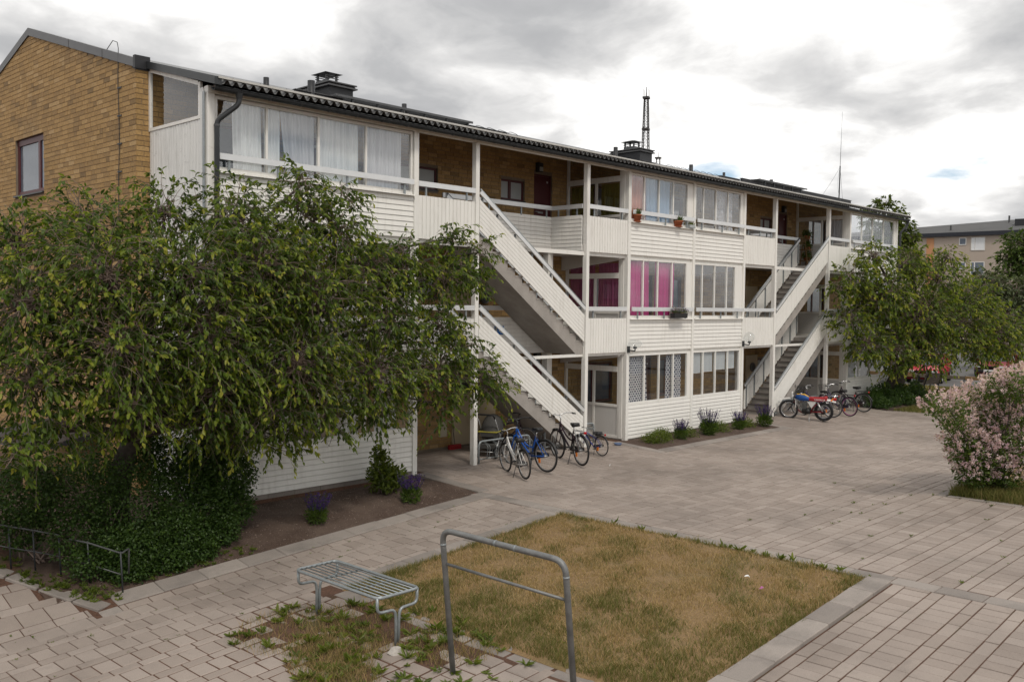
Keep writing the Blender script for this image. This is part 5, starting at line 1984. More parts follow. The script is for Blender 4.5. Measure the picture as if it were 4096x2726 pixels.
    for i, (x_, z_, w_) in enumerate(((.28, .70, .03), (.40, .735, .05), (.58, .735, .06), (.78, .70, .06), (.92, .655, .035))):
        vv += [(x_, -w_, z_ - .02), (x_, -w_ * .5, z_ + .008), (x_, w_ * .5, z_ + .008), (x_, w_, z_ - .02)]
        if i:
            b_ = (i - 1) * 4
            ff += [(b_ + k, b_ + 4 + k, b_ + 5 + k, b_ + 1 + k) for k in range(3)]
    B(m_.add(vv, ff, True), 'front_fender', 'plastic_white')
    m_ = MB(); vv, ff = [], []
    for i, (x_, z_, w_) in enumerate(((-.45, .70, .07), (-.62, .745, .075), (-.80, .735, .07), (-.98, .68, .05))):
        vv += [(x_, -w_, z_ - .035), (x_, -w_ * .6, z_ + .012), (x_, w_ * .6, z_ + .012), (x_, w_, z_ - .035)]
        if i:
            b_ = (i - 1) * 4
            ff += [(b_ + k, b_ + 1 + k, b_ + 5 + k, b_ + 4 + k) for k in range(3)]
    B(m_.add(vv, ff, True), 'rear_fender', 'plastic_white')
    tl = B(MB().bbox(-.99, -.90, -.05, .05, .725, .80, .012), 'tail_light', 'reflector_red')
    for y in (-.14, .14):
        B(MB().lathe([(0, -.03), (.025, -.03), (.03, .03), (0, .035)], (-.86, y, .74), 'x', 10), 'indicator', 'reflector_orange')
    # side panels, number plate, fork gaiter plate
    for y in (-1, 1):
        pts = [(-.06, y * .115, .655), (-.36, y * .118, .655), (-.20, y * .115, .43)]
        q_ = [(a, b_ - y * .008, c_) for a, b_, c_ in pts]
        B(MB().add(pts + q_, [(0, 1, 2), (5, 4, 3), (0, 3, 4, 1), (1, 4, 5, 2), (2, 5, 3, 0)]), 'side_panel', 'plastic_white')
        m_ = MB(); m_.bbox(.315, .335, y * .10 - .035, y * .10 + .035, .42, .68, .008)
        B(m_, 'fork_guard', 'plastic_white')
    m_ = MB(); m_.bbox(.44, .475, -.085, .085, .74, .95, .015)
    B(m_, 'number_board', 'plastic_white')
    B(MB().lathe([(0, .05), (.05, .045), (.062, 0), (.045, -.06), (0, -.07)], (.46, 0, .78), 'x', 14), 'headlight', 'lens_clear')
    m_ = MB()
    m_.tube(rounded([(.22, -.36, 1.02), (.30, -.20, 1.01), (.36, -.06, .90), (.36, .06, .90), (.30, .20, 1.01), (.22, .36, 1.02)], .06, 4), .012, 8)
    m_.tube([(.32, -.15, .985), (.32, .15, .985)], .008, 6)
    hb_ = B(m_, 'handlebar', 'black_plastic')
    for y in (-1, 1):
        MB().tube([(.215, y * .375, 1.02), (.265, y * .26, 1.012)], .019, 8).build('grip', 'rubber', hb_, local=True)
        MB().tube([(.33, y * .27, 1.00), (.29, y * .37, 1.00)], .006, 5).build('lever', 'steel_dull', hb_, local=True)
    MB().tube([(.28, .24, 1.02), (.30, .26, 1.16)], .005, 5).lathe([(0, -.006), (.05, -.004), (.05, .004), (0, .006)], (.30, .27, 1.2), 'x', 14).build('mirror', 'black_plastic', hb_, local=True)
    m_ = MB()
    m_.tube(rounded([(.13, -.06, .52), (.24, -.11, .44), (.18, -.13, .26), (-.1, -.13, .30), (-.42, -.15, .52), (-.72, -.16, .60)], .08, 4), [.02] * 21 + [.034] * 3 if False else .024, 8)
    B(m_, 'exhaust', 'steel_dull')
    m_ = MB(); m_.lathe([(0, .075), (.075, .075), (.078, .085), (.075, .095), (0, .095)], hr, 'y', 20)
    m_.bar((-.14, .085, .31), hr + Vector((0, .085, .07)), .008, .02); m_.bar((-.14, .085, .27), hr + Vector((0, .085, -.07)), .008, .02)
    B(m_, 'chain', 'rubber')
    B(MB().tube([(-.12, .09, .22), (-.16, .30, .015)], .013, 6).bar((-.16, .26, .012), (-.16, .36, .012), .05, .02), 'kickstand', 'steel_dull')
    lock = MB(); lock.tube(rounded([(-.66, -.12, .05), (-.66, .12, .04), (-.58, .16, .03), (-.52, .0, .06)], .05, 3), .024, 8)
    B(lock, 'wheel_lock', 'rubber')
    return t_


motorcycle()

# ------------------------------------------------------------------ carpet rack and brushing table on the slabs
t_ = thing('carpet_rack', 'tall grey steel pipe carpet-beating rack in front of the dry lawn', 'carpet rack', (7.41, -8.62, -.53))
tl, tr_, bl, br_ = Vector((7.18, -7.72, 1.16)), Vector((7.33, -9.44, 1.10)), Vector((7.32, -7.78, -.60)), Vector((7.50, -9.47, -.60))
mb = MB(); mb.tube(rounded([bl, tl, tr_, br_], .16, 7), .034, 12); mb.build('frame', 'old_steel', t_)
mb = MB(); mb.tube([bl.lerp(tl, .775), br_.lerp(tr_, .755)], .017, 10); mb.build('cross_bar', 'old_steel', t_)
for a, b, k in ((tl, bl, .10), (tr_, br_, .10), (tl, tr_, .46), (tl, tr_, .62)):
    d = (b - a).normalized()
    c = a.lerp(b, k)
    MB().tube([c - d * .012, c + d * .012], .0365, 12).build('joint', 'galvanised', t_)

t_ = thing('brushing_table', 'low galvanised steel slatted table standing among the weeds', 'table', (7.42, -5.82, -.53))
zt = .13
x0, x1, y0, y1 = 7.10, 7.76, -6.66, -4.88
mb = MB(); mb.tube(rounded([(x0, y0, zt), (x1, y0, zt), (x1, y1, zt), (x0, y1, zt)], .10, 5, True), .021, 8, closed=True); mb.build('top_frame', 'galvanised', t_)
for i in range(7):
    x = x0 + (x1 - x0) * (i + 1) / 8
    MB().tube([(x, y0 + .01, zt + .004), (x, y1 - .01, zt + .004)], .0095, 6).build('slat', 'galvanised', t_)
for y in (y0 + (y1 - y0) * .3, y0 + (y1 - y0) * .68):
    MB().bar((x0, y, zt - .018), (x1, y, zt - .018), .03, .012).build('cross_bar', 'galvanised', t_)
for y in (y0 + .03, y1 - .05):
    xm = (x0 + x1) / 2
    for s_ in (-1, 1):
        xe = x0 + .01 if s_ < 0 else x1 - .01
        mb = MB(); mb.tube(rounded([(xe, y, zt), (xe, y, zt - .19), (xm + s_ * .045, y, zt - .20), (xm + s_ * .022, y, zt - .33), (xm + s_ * .022, y, -.58)], .075, 5), .0195, 8)
        mb.build('leg', 'galvanised', t_)

# low pipe fence round the bushes, with one broken rail
t_ = thing('pipe_fence', 'low grey steel pipe fence with a broken rail before the bushes', 'fence', (5.4, -1.4, -.4))
FP = [(4.60, -.50), (4.88, -.79), (5.14, -1.02), (5.40, -1.30), (5.69, -1.62), (5.95, -2.15)]
for x, y in FP:
    z = zg(x, y)
    MB().tube([(x, y, z - .05), (x - .03, y + .01, z + .62)], .0125, 8).build('post', 'dark_metal', t_)
for k, rr in ((.62, .014), (.30, .010)):
    seg1 = [(x - .03 * k, y, zg(x, y) + k) for x, y in [(3.9, .2)] + FP[:4]]
    seg2 = [(x - .03 * k, y, zg(x, y) + k - .03) for x, y in [(5.5, -1.40)] + FP[4:]]
    MB().tube(seg1, rr, 8).build('rail', 'fence_steel', t_)
    if k > .5:
        MB().tube(rounded(seg2 + [(6.10, -2.02, zg(6.1, -2.02) + .58), (6.09, -2.03, zg(6.1, -2.02) + .2)], .04, 3), rr, 8).build('rail', 'fence_steel', t_)
    else:
        MB().tube(seg2, rr, 8).build('rail', 'fence_steel', t_)

# ------------------------------------------------------------------ pushchair, broom, small things at the stairs
t_ = thing('pushchair', 'black pushchair with grey hood and lime trim under the stairs', 'pushchair', (16.42, .62, 0), R(25))
B = lambda m_, n_, mt, p_=None: m_.build(n_, mt, p_ or t_, local=True)
for x, y, r_ in ((-.36, -.24, .15), (-.36, .24, .15), (.36, -.12, .10), (.36, .12, .10)):
    w_ = B(MB().torus((x, y, r_), r_ - .022, .022, 'y', 22, 8), 'wheel', 'rubber')
    m_ = MB(); m_.torus((x, y, r_), r_ - .05, .008, 'y', 22, 5)
    for i in range(6):
        a = i * math.pi / 3
        m_.tube([(x, y, r_), (x + math.cos(a) * (r_ - .05), y, r_ + math.sin(a) * (r_ - .05))], .006, 5)
    m_.build('rim', 'steel_dull', w_, local=True)
m_ = MB()
for y in (-.22, .22):
    m_.tube([(.36, y * .55, .12), (0, y, .48), (-.42, y, .98)], .014, 8)
    m_.tube([(-.36, y, .16), (.05, y, .56)], .014, 8)
m_.tube([(-.36, -.24, .15), (-.36, .24, .15)], .012, 8)
B(m_, 'chassis', 'steel_dull')
B(MB().tube(rounded([(-.42, -.22, .98), (-.52, -.22, 1.08), (-.52, .22, 1.08), (-.42, .22, .98)], .06, 4), .020, 8), 'handle', 'rubber')
vv, ff = [], []
nu, nv = 10, 12
for i in range(nu + 1):
    a = math.pi * (0.02 + .75 * i / nu)
    for j in range(nv + 1):
        b_ = math.pi * j / nv
        vv.append((.06 - .40 * math.cos(a) * (.35 + .65 * math.sin(b_)), -.24 * math.cos(b_), .60 + .42 * math.sin(a) * math.sin(b_) ** .6 + .02))
for i in range(nu):
    for j in range(nv):
        ff.append((i * (nv + 1) + j, (i + 1) * (nv + 1) + j, (i + 1) * (nv + 1) + j + 1, i * (nv + 1) + j + 1))
B(MB().add(vv, ff, True), 'hood', 'canvas')
vv, ff = [], []
for i, (x, w_, zb, zt_) in enumerate(((-.34, .20, .52, .64), (-.2, .235, .46, .66), (.15, .235, .46, .66), (.42, .20, .50, .64))):
    vv += [(x, -w_, zt_), (x, -w_ * .8, zb), (x, w_ * .8, zb), (x, w_, zt_)]
    if i:
        b_ = (i - 1) * 4
        ff += [(b_ + k, b_ + 1 + k, b_ + 5 + k, b_ + 4 + k) for k in range(3)] + [(b_ + 3, b_, b_ + 4, b_ + 7)]
ff += [(0, 3, 2, 1), (12, 13, 14, 15)]
B(MB().add(vv, ff), 'carrycot', 'canvas')
B(MB().box(-.35, .43, -.243, .243, .625, .65), 'trim', 'canvas_yellow')
B(MB().bbox(-.3, .28, -.2, .2, .20, .34, .02), 'basket', 'canvas')

t_ = thing('broom', 'red broom leaning against the brick wall under the stairs', 'broom', (16.50, 2.05, 0), 0)
m_ = MB(); m_.bbox(-.20, .20, -.05, .05, .06, .12, .012); m_.build('head', 'broom_red', t_, local=True)
m_ = MB()
for i in range(14):
    for j in range(3):
        x, y = -.185 + i * .0285, -.035 + j * .035
        m_.box(x - .012, x + .012, y - .014, y + .014, .0, .062)
m_.build('bristles', 'broom_red', t_, local=True)
MB().tube([(0, 0, .12), (-.10, .10, 1.45)], .013, 8).build('handle', 'wood_grey', t_, local=True)

o = MB().lathe([(0, .005), (.085, .005), (.11, .06), (.10, .06), (.08, .015), (0, .015)], (0, 0, 0), n=18).build('dish', 'dish_blue')
o.location = (20.30, -.35, zg(20.30, -.35))
tag(o, 'blue-grey bowl on the paving by the corner post', 'bowl')
o = MB().tube([(-.09, 0, .008), (.09, .01, .008)], .007, 6).lathe([(.0075, 0), (.0075, .02)], (-.09, 0, .0), n=6).build('pen', 'litter_white')
o.location = (18.0, -1.85, zg(18.0, -1.85)); o.rotation_euler.z = .5
tag(o, 'white stick lying on the paving near the small blue bicycle', 'litter')
mb = MB()
g = random.Random(3)
vv = [(math.cos(a) * .12 * g.uniform(.8, 1.2), math.sin(a) * .10 * g.uniform(.8, 1.2), 0) for a in [i * 1.05 for i in range(6)]]
vt = [(x * .55, y * .6, .075 * g.uniform(.6, 1.2)) for x, y, z in vv]
o = mb.add(vv + vt, [(i, (i + 1) % 6, 6 + (i + 1) % 6, 6 + i) for i in range(6)] + [tuple(range(6, 12))]).build('stone', 'stone_chunk')
o.location = (7.25, -6.80, zg(7.25, -6.8) - .01); o.rotation_euler = (.15, .1, .4)
tag(o, 'pale broken stone at the foot of the slatted table', 'stone')
for x, y, lb, mt in ((11.95, -8.95, 'crumpled white paper on the dry lawn', 'litter_white'), (11.65, -9.35, 'small red and white wrapper on the dry lawn', 'pink')):
    mb = MB()
    vv = [(g.uniform(-.05, .05), g.uniform(-.04, .04), g.uniform(.02, .07)) for i in range(7)]
    o = mb.add(vv, [(0, 1, 2), (1, 3, 2), (2, 3, 4), (4, 3, 5), (5, 3, 6), (0, 2, 6)]).build('paper', mt)
    o.location = (x, y, lawn_z(x, y) + .02)
    tag(o, lb, 'litter')


# ------------------------------------------------------------------ foliage toolbox
def leaf_cloud(P, D, L, W, tone, fold=.35, N=None):
    """P base points, D unit directions, L lengths, W half widths -> verts, quads, tone (two folded quads per leaf)"""
    n_ = len(P)
    if N is None:
        N = rng.normal(size=(n_, 3))
    side = np.cross(D, N)
    side /= np.maximum(np.linalg.norm(side, axis=1, keepdims=True), 1e-6)
    up = np.cross(side, D)
    L = L[:, None]; W = W[:, None]
    base = P
    tip = P + D * L - up * L * .10
    l1 = P + D * L * .38 + side * W + up * W * fold
    r1 = P + D * L * .38 - side * W + up * W * fold
    m1 = P + D * L * .40
    l2 = P + D * L * .72 + side * W * .72 + up * W * fold * .7 - up * L * .04
    r2 = P + D * L * .72 - side * W * .72 + up * W * fold * .7 - up * L * .04
    V = np.stack([base, l1, l2, tip, r2, r1], 1).reshape(-1, 3)
    F_ = np.array([[0, 1, 2, 3], [0, 3, 4, 5]])
    F_ = (F_[None] + 6 * np.arange(n_)[:, None, None]).reshape(-1, 4)
    return V, F_, np.repeat(tone, 2)


def unit(a):
    return a / np.maximum(np.linalg.norm(a, axis=1, keepdims=True), 1e-9)


def blob_points(blobs, n_, shell=.55):
    """random points in a union of ellipsoids, denser towards the skin"""
    vol = np.array([b[1][0] * b[1][1] * b[1][2] for b in blobs]) ** .72
    idx = rng.choice(len(blobs), n_, p=vol / vol.sum())
    C_ = np.array([b[0] for b in blobs])[idx]
    R_ = np.array([b[1] for b in blobs])[idx]
    d = unit(rng.normal(size=(n_, 3)))
    r_ = (shell + (1 - shell) * rng.random(n_)) * (0.86 + .26 * rng.random(n_))
    r_ = np.where(rng.random(n_) < .25, rng.random(n_) ** .5, r_)
    return C_ + d * R_ * r_[:, None], d, C_


def tubes_np(paths, radii, k=4):
    """many thin tubes as one vertex/quad array; paths (n,m,3), radii (n,m)"""
    n_, m_, _ = paths.shape
    T = np.gradient(paths, axis=1)
    T = T / np.maximum(np.linalg.norm(T, axis=2, keepdims=True), 1e-9)
    A = np.zeros_like(T); A[..., 2] = 1
    A[np.abs(T[..., 2]) > .9] = (1, 0, 0)
    U = np.cross(T, A); U /= np.maximum(np.linalg.norm(U, axis=2, keepdims=True), 1e-9)
    Wv = np.cross(T, U)
    a = 2 * np.pi * np.arange(k) / k
    V = paths[:, :, None, :] + radii[:, :, None, None] * (np.cos(a)[None, None, :, None] * U[:, :, None, :] + np.sin(a)[None, None, :, None] * Wv[:, :, None, :])
    idx = np.arange(n_ * m_ * k).reshape(n_, m_, k)
    q = np.stack([idx[:, :-1, :], np.roll(idx, -1, 2)[:, :-1, :], np.roll(idx, -1, 2)[:, 1:, :], idx[:, 1:, :]], -1)
    return V.reshape(-1, 3), q.reshape(-1, 4)


def clip_building(P, pad=.12):
    """keep foliage out of the walls"""
    bad = (P[:, 0] > 8.2 - pad) & (P[:, 1] > -pad - .05) & (P[:, 0] < 40.3 + pad) & (P[:, 2] < 8.4)
    return ~bad


def branch_to(starts, ends, sag=.1, m_=6, jitter=.05, lift=.25):
    n_ = len(ends)
    t = np.linspace(0, 1, m_)[None, :, None]
    mid = (starts + ends) / 2 + rng.normal(size=(n_, 3)) * jitter * np.linalg.norm(ends - starts, axis=1, keepdims=True)
    mid[:, 2] += lift * np.linalg.norm(ends - starts, axis=1)
    return (1 - t) ** 2 * starts[:, None] + 2 * t * (1 - t) * mid[:, None] + t ** 2 * ends[:, None]


def make_tree(name, label, base, trunk, blobs, n_twig, per, leaf, lmat, droop=.5, twig_len=.45, group=None, trunk_r=.2, shell=.5, clip=False, tone_bias=.0, limbs=True, bark='bark', cat='tree', tw_r=.004, sides=8, clump=0.0):
    """trunk: polyline from base; blobs: [(centre, radii)]; twigs with leaves fill the blobs"""
    t_ = thing(name, label, cat, base, 0, group)
    n_ = len(trunk)
    mb = MB()
    mb.tube(trunk, [trunk_r * (1.25 - .65 * i / (n_ - 1)) * (1.25 if i == 0 else 1) for i in range(n_)], sides + 2)
    fork = Vector(trunk[-1])
    P, d, C_ = blob_points(blobs, n_twig, shell)
    if limbs:
        for c, r_ in blobs:
            c = Vector(c)
            k = max(1, n_ - 2)
            st = Vector(trunk[random.randint(k, n_ - 1)])
            pts = bez(st, st.lerp(c, .45) + Vector((rnd(-.2, .2), rnd(-.2, .2), .35 * (c - st).length * .5)), c, 7)
            r0 = trunk_r * .42
            mb.tube(pts, [r0 * (1 - .8 * i / 7) for i in range(8)], 6)
    mb.build('trunk', bark, t_)
    if clip:
        ok = clip_building(P)
        P, d, C_ = P[ok], d[ok], C_[ok]
    m_ = len(P)
    # twigs: leave the point outward, then hang
    out = unit(d * np.array([1, 1, .55]) + rng.normal(size=(m_, 3)) * .55)
    ln = twig_len * (.5 + rng.random(m_))[:, None]
    p0 = P - out * ln * .35
    p1 = P + out * ln * .3 + np.array([0, 0, .12]) * ln
    p2 = P + out * ln * .75 - np.array([0, 0, 1.0]) * ln * droop * (rng.random(m_)[:, None] * .9 + .2)
    tt = np.linspace(0, 1, 5)[None, :, None]
    tw = (1 - tt) ** 2 * p0[:, None] + 2 * tt * (1 - tt) * p1[:, None] + tt ** 2 * p2[:, None]
    # bare inner sprays joining the twigs to the limbs
    kk = rng.random(m_) < .30
    inner = branch_to(C_[kk] + rng.normal(size=(kk.sum(), 3)) * .06, p0[kk], m_=5, jitter=.12, lift=.10)
    V1, Q1 = tubes_np(tw, np.linspace(tw_r, tw_r * .45, 5)[None, :].repeat(m_, 0), 3)
    V2, Q2 = tubes_np(inner, np.linspace(tw_r * 2.4, tw_r, 5)[None, :].repeat(kk.sum(), 0), 4)
    fast_mesh('twigs', np.concatenate([V1, V2]), np.concatenate([Q1, Q2 + len(V1)]), 'twig', t_, smooth=True)
    # leaves along each twig
    s_ = ((np.arange(per) + rng.random((m_, per))) / per) ** .62
    a = s_[..., None]
    q = (1 - a) ** 2 * p0[:, None] + 2 * a * (1 - a) * p1[:, None] + a ** 2 * p2[:, None]
    tang = unit((2 * (1 - a) * (p1 - p0)[:, None] + 2 * a * (p2 - p1)[:, None]).reshape(-1, 3))
    q = q.reshape(-1, 3)
    lat = unit(rng.normal(size=q.shape))
    oh = np.repeat(unit(d * np.array([1, 1, .35])), per, 0)
    D = unit(tang * .5 + oh * .40 + lat * .62 + np.array([0, 0, -1.0]) * droop * 1.3)
    N = unit(oh * .45 + np.array([0.0, 0.0, .9]) + rng.normal(size=q.shape) * .42)
    L = leaf * (.65 + .6 * rng.random(len(q)))
    W = L * (.20 + .08 * rng.random(len(q)))
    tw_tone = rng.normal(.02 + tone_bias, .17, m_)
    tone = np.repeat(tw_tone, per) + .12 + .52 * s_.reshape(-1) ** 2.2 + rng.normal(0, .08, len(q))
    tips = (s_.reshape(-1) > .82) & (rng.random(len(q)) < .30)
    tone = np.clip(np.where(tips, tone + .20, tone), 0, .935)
    if clip:
        ok = clip_building(q, .06)
        q, D, N, L, W, tone = q[ok], D[ok], N[ok], L[ok], W[ok], tone[ok]
    V, F_, T = leaf_cloud(q, D, L, W, tone, N=N)
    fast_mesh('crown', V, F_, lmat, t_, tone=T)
    return t_


def make_bush(name, label, base, blobs, n_, leaf, lmat, group=None, stems=8, stem_h=.4, shell=.55, cat='bush', tone=.45, spread=.22, wide=.30, stem_mat='twig', clip=False, flowers=None):
    t_ = thing(name, label, cat, base, 0, group)
    mb = MB()
    b = Vector(base)
    for i in range(stems):
        c, r_ = blobs[i % len(blobs)]
        st = b + Vector((rnd(-1, 1) * .18, rnd(-1, 1) * .18, 0))
        en = Vector(c) + Vector((rnd(-.5, .5) * r_[0], rnd(-.5, .5) * r_[1], rnd(-.2, .5) * r_[2]))
        mb.tube(bez(st, st + (en - st) * .5 + Vector((0, 0, .1)), en, 5), [.014 * (1 - .12 * k) for k in range(6)], 5)
    mb.build('stems', stem_mat, t_)
    P, d, C_ = blob_points(blobs, n_, shell)
    if clip:
        ok = clip_building(P, .03); P, d = P[ok], d[ok]
    D = unit(d * .6 + rng.normal(size=P.shape) * .6)
    N = unit(np.array([0, 0, 1.0]) + d * .5 + rng.normal(size=P.shape) * .45)
    L = leaf * (.6 + .7 * rng.random(len(P)))
    tn = np.clip(rng.normal(tone, .2, len(P)), 0, 1)
    V, F_, T = leaf_cloud(P, D, L, L * wide, tn, N=N)
    fast_mesh('foliage', V, F_, lmat, t_, tone=T)
    return t_

# ------------------------------------------------------------------ trees
LEFT = [((5.07, -0.6, 4.58), (0.84, 0.67, 0.76)), ((4.84, -1.6, 3.67), (1.04, 0.83, 0.93)), ((6.22, -0.3, 4.93), (0.77, 0.61, 0.69)), ((5.96, -1.7, 4.07), (1.1, 0.88, 0.99)), ((7.38, -0.6, 5.21), (0.69, 0.55, 0.62)), ((7.09, -1.9, 4.23), (1.01, 0.81, 0.91)), ((8.42, -1.1, 5.19), (0.78, 0.63, 0.7)), ((8.39, -1.9, 4.28), (1.08, 0.86, 0.97)), ((9.55, -1.3, 5.41), (0.66, 0.53, 0.59)), ((9.64, -1.3, 5.89), (0.32, 0.26, 0.35)), ((10.23, -1.4, 5.07), (0.76, 0.6, 0.68)), ((10.49, -1.3, 5.68), (0.28, 0.24, 0.30)), ((11.03, -1.4, 4.38), (0.82, 0.66, 0.74)), ((9.42, -1.9, 3.86), (1.13, 0.91, 1.02)), ((11.88, -1.4, 4.58), (0.6, 0.48, 0.54)), ((13.2, -1.3, 5.10), (0.42, 0.32, 0.36)), ((14.05, -1.3, 4.85), (0.38, 0.30, 0.33)), ((14.1, -1.3, 4.2), (.35, .3, .3)), ((13.5, -1.3, 4.5), (.5, .4, .45)), ((12.9, -1.4, 4.27), (0.7, 0.53, 0.6)), ((7.34, -2.1, 3.29), (1.16, 0.92, 1.04)), ((5.91, -2.1, 3.05), (1.07, 0.86, 0.97)), ((4.75, -2.0, 2.6), (0.84, 0.67, 0.75)), ((11.4, -1.6, 3.39), (0.92, 0.73, 0.82)), ((12.81, -1.4, 3.29), (0.62, 0.5, 0.56)), ((12.61, -1.5, 2.42), (0.79, 0.63, 0.71)), ((14.0, -1.4, 2.18), (0.6, 0.44, 0.5)), ((14.35, -1.4, 1.95), (.35, .3, .3)), ((13.5, -1.4, 2.9), (.5, .4, .5)), ((10.83, -1.8, 2.43), (0.97, 0.78, 0.87)), ((8.93, -2.1, 2.68), (1.1, 0.88, 0.99)), ((12.74, -1.5, 1.71), (0.53, 0.42, 0.48)), ((11.1, -1.6, 1.66), (0.45, 0.36, 0.41)), ((9.86, -1.8, 1.77), (0.58, 0.47, 0.52)), ((8.49, -2.0, 1.9), (0.69, 0.55, 0.62)), ((7.49, -2.1, 2.33), (0.75, 0.6, 0.68)), ((6.14, -2.0, 2.21), (0.71, 0.57, 0.64)), ((4.51, -2.2, 1.69), (0.47, 0.37, 0.42)), ((5.21, -2.0, 1.96), (0.37, 0.29, 0.33)), ((7.6, -1.6, 1.75), (.6, .5, .4)), ((9.0, -1.5, 1.5), (.55, .45, .4)), ((8.2, -1.2, 1.5), (.6, .5, .4))]
make_tree('cherry_tree', 'large spreading leafy tree in front of the left end of the building', (6.62, -.35, -.3),
          [(6.60, -.35, -.35), (6.62, -.35, .35), (6.70, -.40, .95), (6.85, -.50, 1.45), (6.95, -.60, 1.8)], LEFT, 6300, 10, .096, 'leaf_cherry',
          droop=.42, twig_len=.46, trunk_r=.20, shell=.35, clip=True, tw_r=.0042)
RT = [((33.88, -0.81, 4.87), (0.89, 0.6, 0.75)), ((33.58, -0.82, 3.42), (0.8, 0.6, 0.68)), ((35.27, -1.04, 5.73), (0.69, 0.62, 0.59)), ((35.79, -1.19, 4.25), (1.33, 1.0, 1.13)), ((37.51, -1.5, 5.56), (0.86, 0.77, 0.73)), ((38.04, -1.69, 3.59), (1.55, 1.4, 1.32)), ((39.52, -1.97, 5.01), (1.15, 1.03, 0.97)), ((40.66, -2.32, 3.25), (1.62, 1.45, 1.37)), ((41.88, -2.59, 4.16), (1.1, 0.99, 0.93)), ((43.37, -3.04, 2.87), (1.4, 1.26, 1.19)), ((34.65, -1.04, 2.44), (0.9, 0.81, 0.76)), ((36.59, -1.43, 2.24), (1.1, 0.99, 0.93)), ((38.88, -1.93, 2.2), (1.14, 1.02, 0.97)), ((42.13, -2.75, 2.26), (0.92, 0.83, 0.78)), ((44.58, -3.41, 2.31), (0.95, 0.85, 0.81)), ((32.93, -0.67, 4.52), (0.41, 0.37, 0.35)), ((34.96, -1.04, 4.07), (0.82, 0.74, 0.7)), ((40.13, -2.08, 5.91), (0.53, 0.48, 0.45))]
make_tree('cherry_tree', 'spreading tree with leaning trunk at the far end of the building', (38.9, -.45, -.05),
          [(38.9, -.45, -.1), (39.0, -.50, .6), (39.3, -.65, 1.3), (39.7, -.95, 2.1), (39.9, -1.2, 2.6)], RT, 3300, 10, .135, 'leaf_cherry',
          droop=.35, twig_len=.55, trunk_r=.34, shell=.45, clip=True, tone_bias=.10, tw_r=.007)
BEH = [((61.64, 9.93, 10.38), (0.63, 0.57, 0.54)), ((62.14, 9.42, 10.67), (0.63, 0.57, 0.54)), ((62.62, 8.87, 9.82), (0.72, 0.65, 0.61)), ((62.9, 8.54, 9.25), (0.63, 0.57, 0.54)), ((61.42, 10.11, 9.51), (0.58, 0.52, 0.49)), ((63.18, 8.2, 8.53), (0.72, 0.65, 0.61)), ((62.87, 8.48, 7.52), (0.86, 0.78, 0.73)), ((63.35, 7.94, 6.95), (0.86, 0.78, 0.73)), ((62.2, 9.2, 8.6), (1.3, 1.2, 1.2)), ((62.4, 9.4, 6.8), (1.6, 1.5, 1.3))]
make_tree('maple_tree', 'bright green maple showing above the far end of the roof', (62.3, 9.0, 0), [(62.3, 9, -.1), (62.3, 9, 3), (62.3, 9, 6)], BEH, 800, 9, .26, 'leaf_lime', droop=.25, twig_len=.5, trunk_r=.22, shell=.4, tone_bias=-.1, tw_r=.01)
FAR = [((82.54, 6.72, 9.11), (1.39, 1.25, 1.18)), ((81.92, 7.32, 8.06), (0.87, 0.78, 0.74)), ((82.86, 6.27, 7.03), (1.57, 1.41, 1.33)), ((81.65, 7.53, 6.83), (0.87, 0.78, 0.74)), ((83.5, 5.5, 8.0), (1.8, 1.6, 1.8)), ((83.2, 5.8, 5.2), (2.0, 1.8, 1.8))]
make_tree('broadleaf_tree', 'dark green tree at the right edge in front of the beige block', (83.2, 5.9, 0), [(83.2, 5.9, -.1), (83.2, 5.9, 2.5), (83.2, 5.9, 4.5)], FAR, 900, 9, .30, 'leaf_green', droop=.2, twig_len=.6, trunk_r=.25, shell=.4, tw_r=.012)
GREY = [((62.57, 2.84, 5.18), (1.35, 1.21, 1.15)), ((61.45, 4.01, 4.89), (1.08, 0.97, 0.92)), ((63.68, 1.66, 4.93), (1.21, 1.09, 1.03)), ((63.09, 2.2, 3.57), (1.62, 1.46, 1.37)), ((60.69, 4.76, 4.07), (1.08, 0.97, 0.92)), ((62.02, 3.45, 5.71), (0.54, 0.49, 0.46)), ((64.4, .8, 4.6), (1.2, 1.1, 1.1)), ((64.6, .4, 3.0), (1.4, 1.3, 1.2))]
make_tree('willow_tree', 'pale grey-green tree behind the car park at the right', (62.8, 2.4, 0), [(62.8, 2.4, -.1), (62.8, 2.4, 1.2), (62.8, 2.4, 2.4)], GREY, 1000, 9, .22, 'leaf_grey', droop=.2, twig_len=.5, trunk_r=.2, shell=.4, tw_r=.01)
for i, (x, y, h_, w_, mt, lb) in enumerate(((74, 14.5, 7.2, 2.2, 'leaf_green', 'round green tree behind the roof end, left of the beige block'), (66, -3.5, 5.0, 2.2, 'leaf_green', 'green tree behind the lilac at the far right edge'), (118, 25.5, 12.4, 3.0, 'leaf_green', 'distant tree top above the left end of the beige roof'))):
    bl_ = [((x + rnd(-1, 1) * w_ * .5, y + rnd(-1, 1) * w_ * .5, h_ * (.45 + .12 * k)), (w_ * rnd(.5, .8), w_ * rnd(.5, .8), w_ * rnd(.4, .6))) for k in range(5)]
    make_tree('broadleaf_tree', lb, (x, y, 0), [(x, y, -.1), (x, y, h_ * .3), (x, y, h_ * .5)], bl_, 600, 8, .32, mt, droop=.2, twig_len=.6, trunk_r=.2, shell=.4, tw_r=.012)

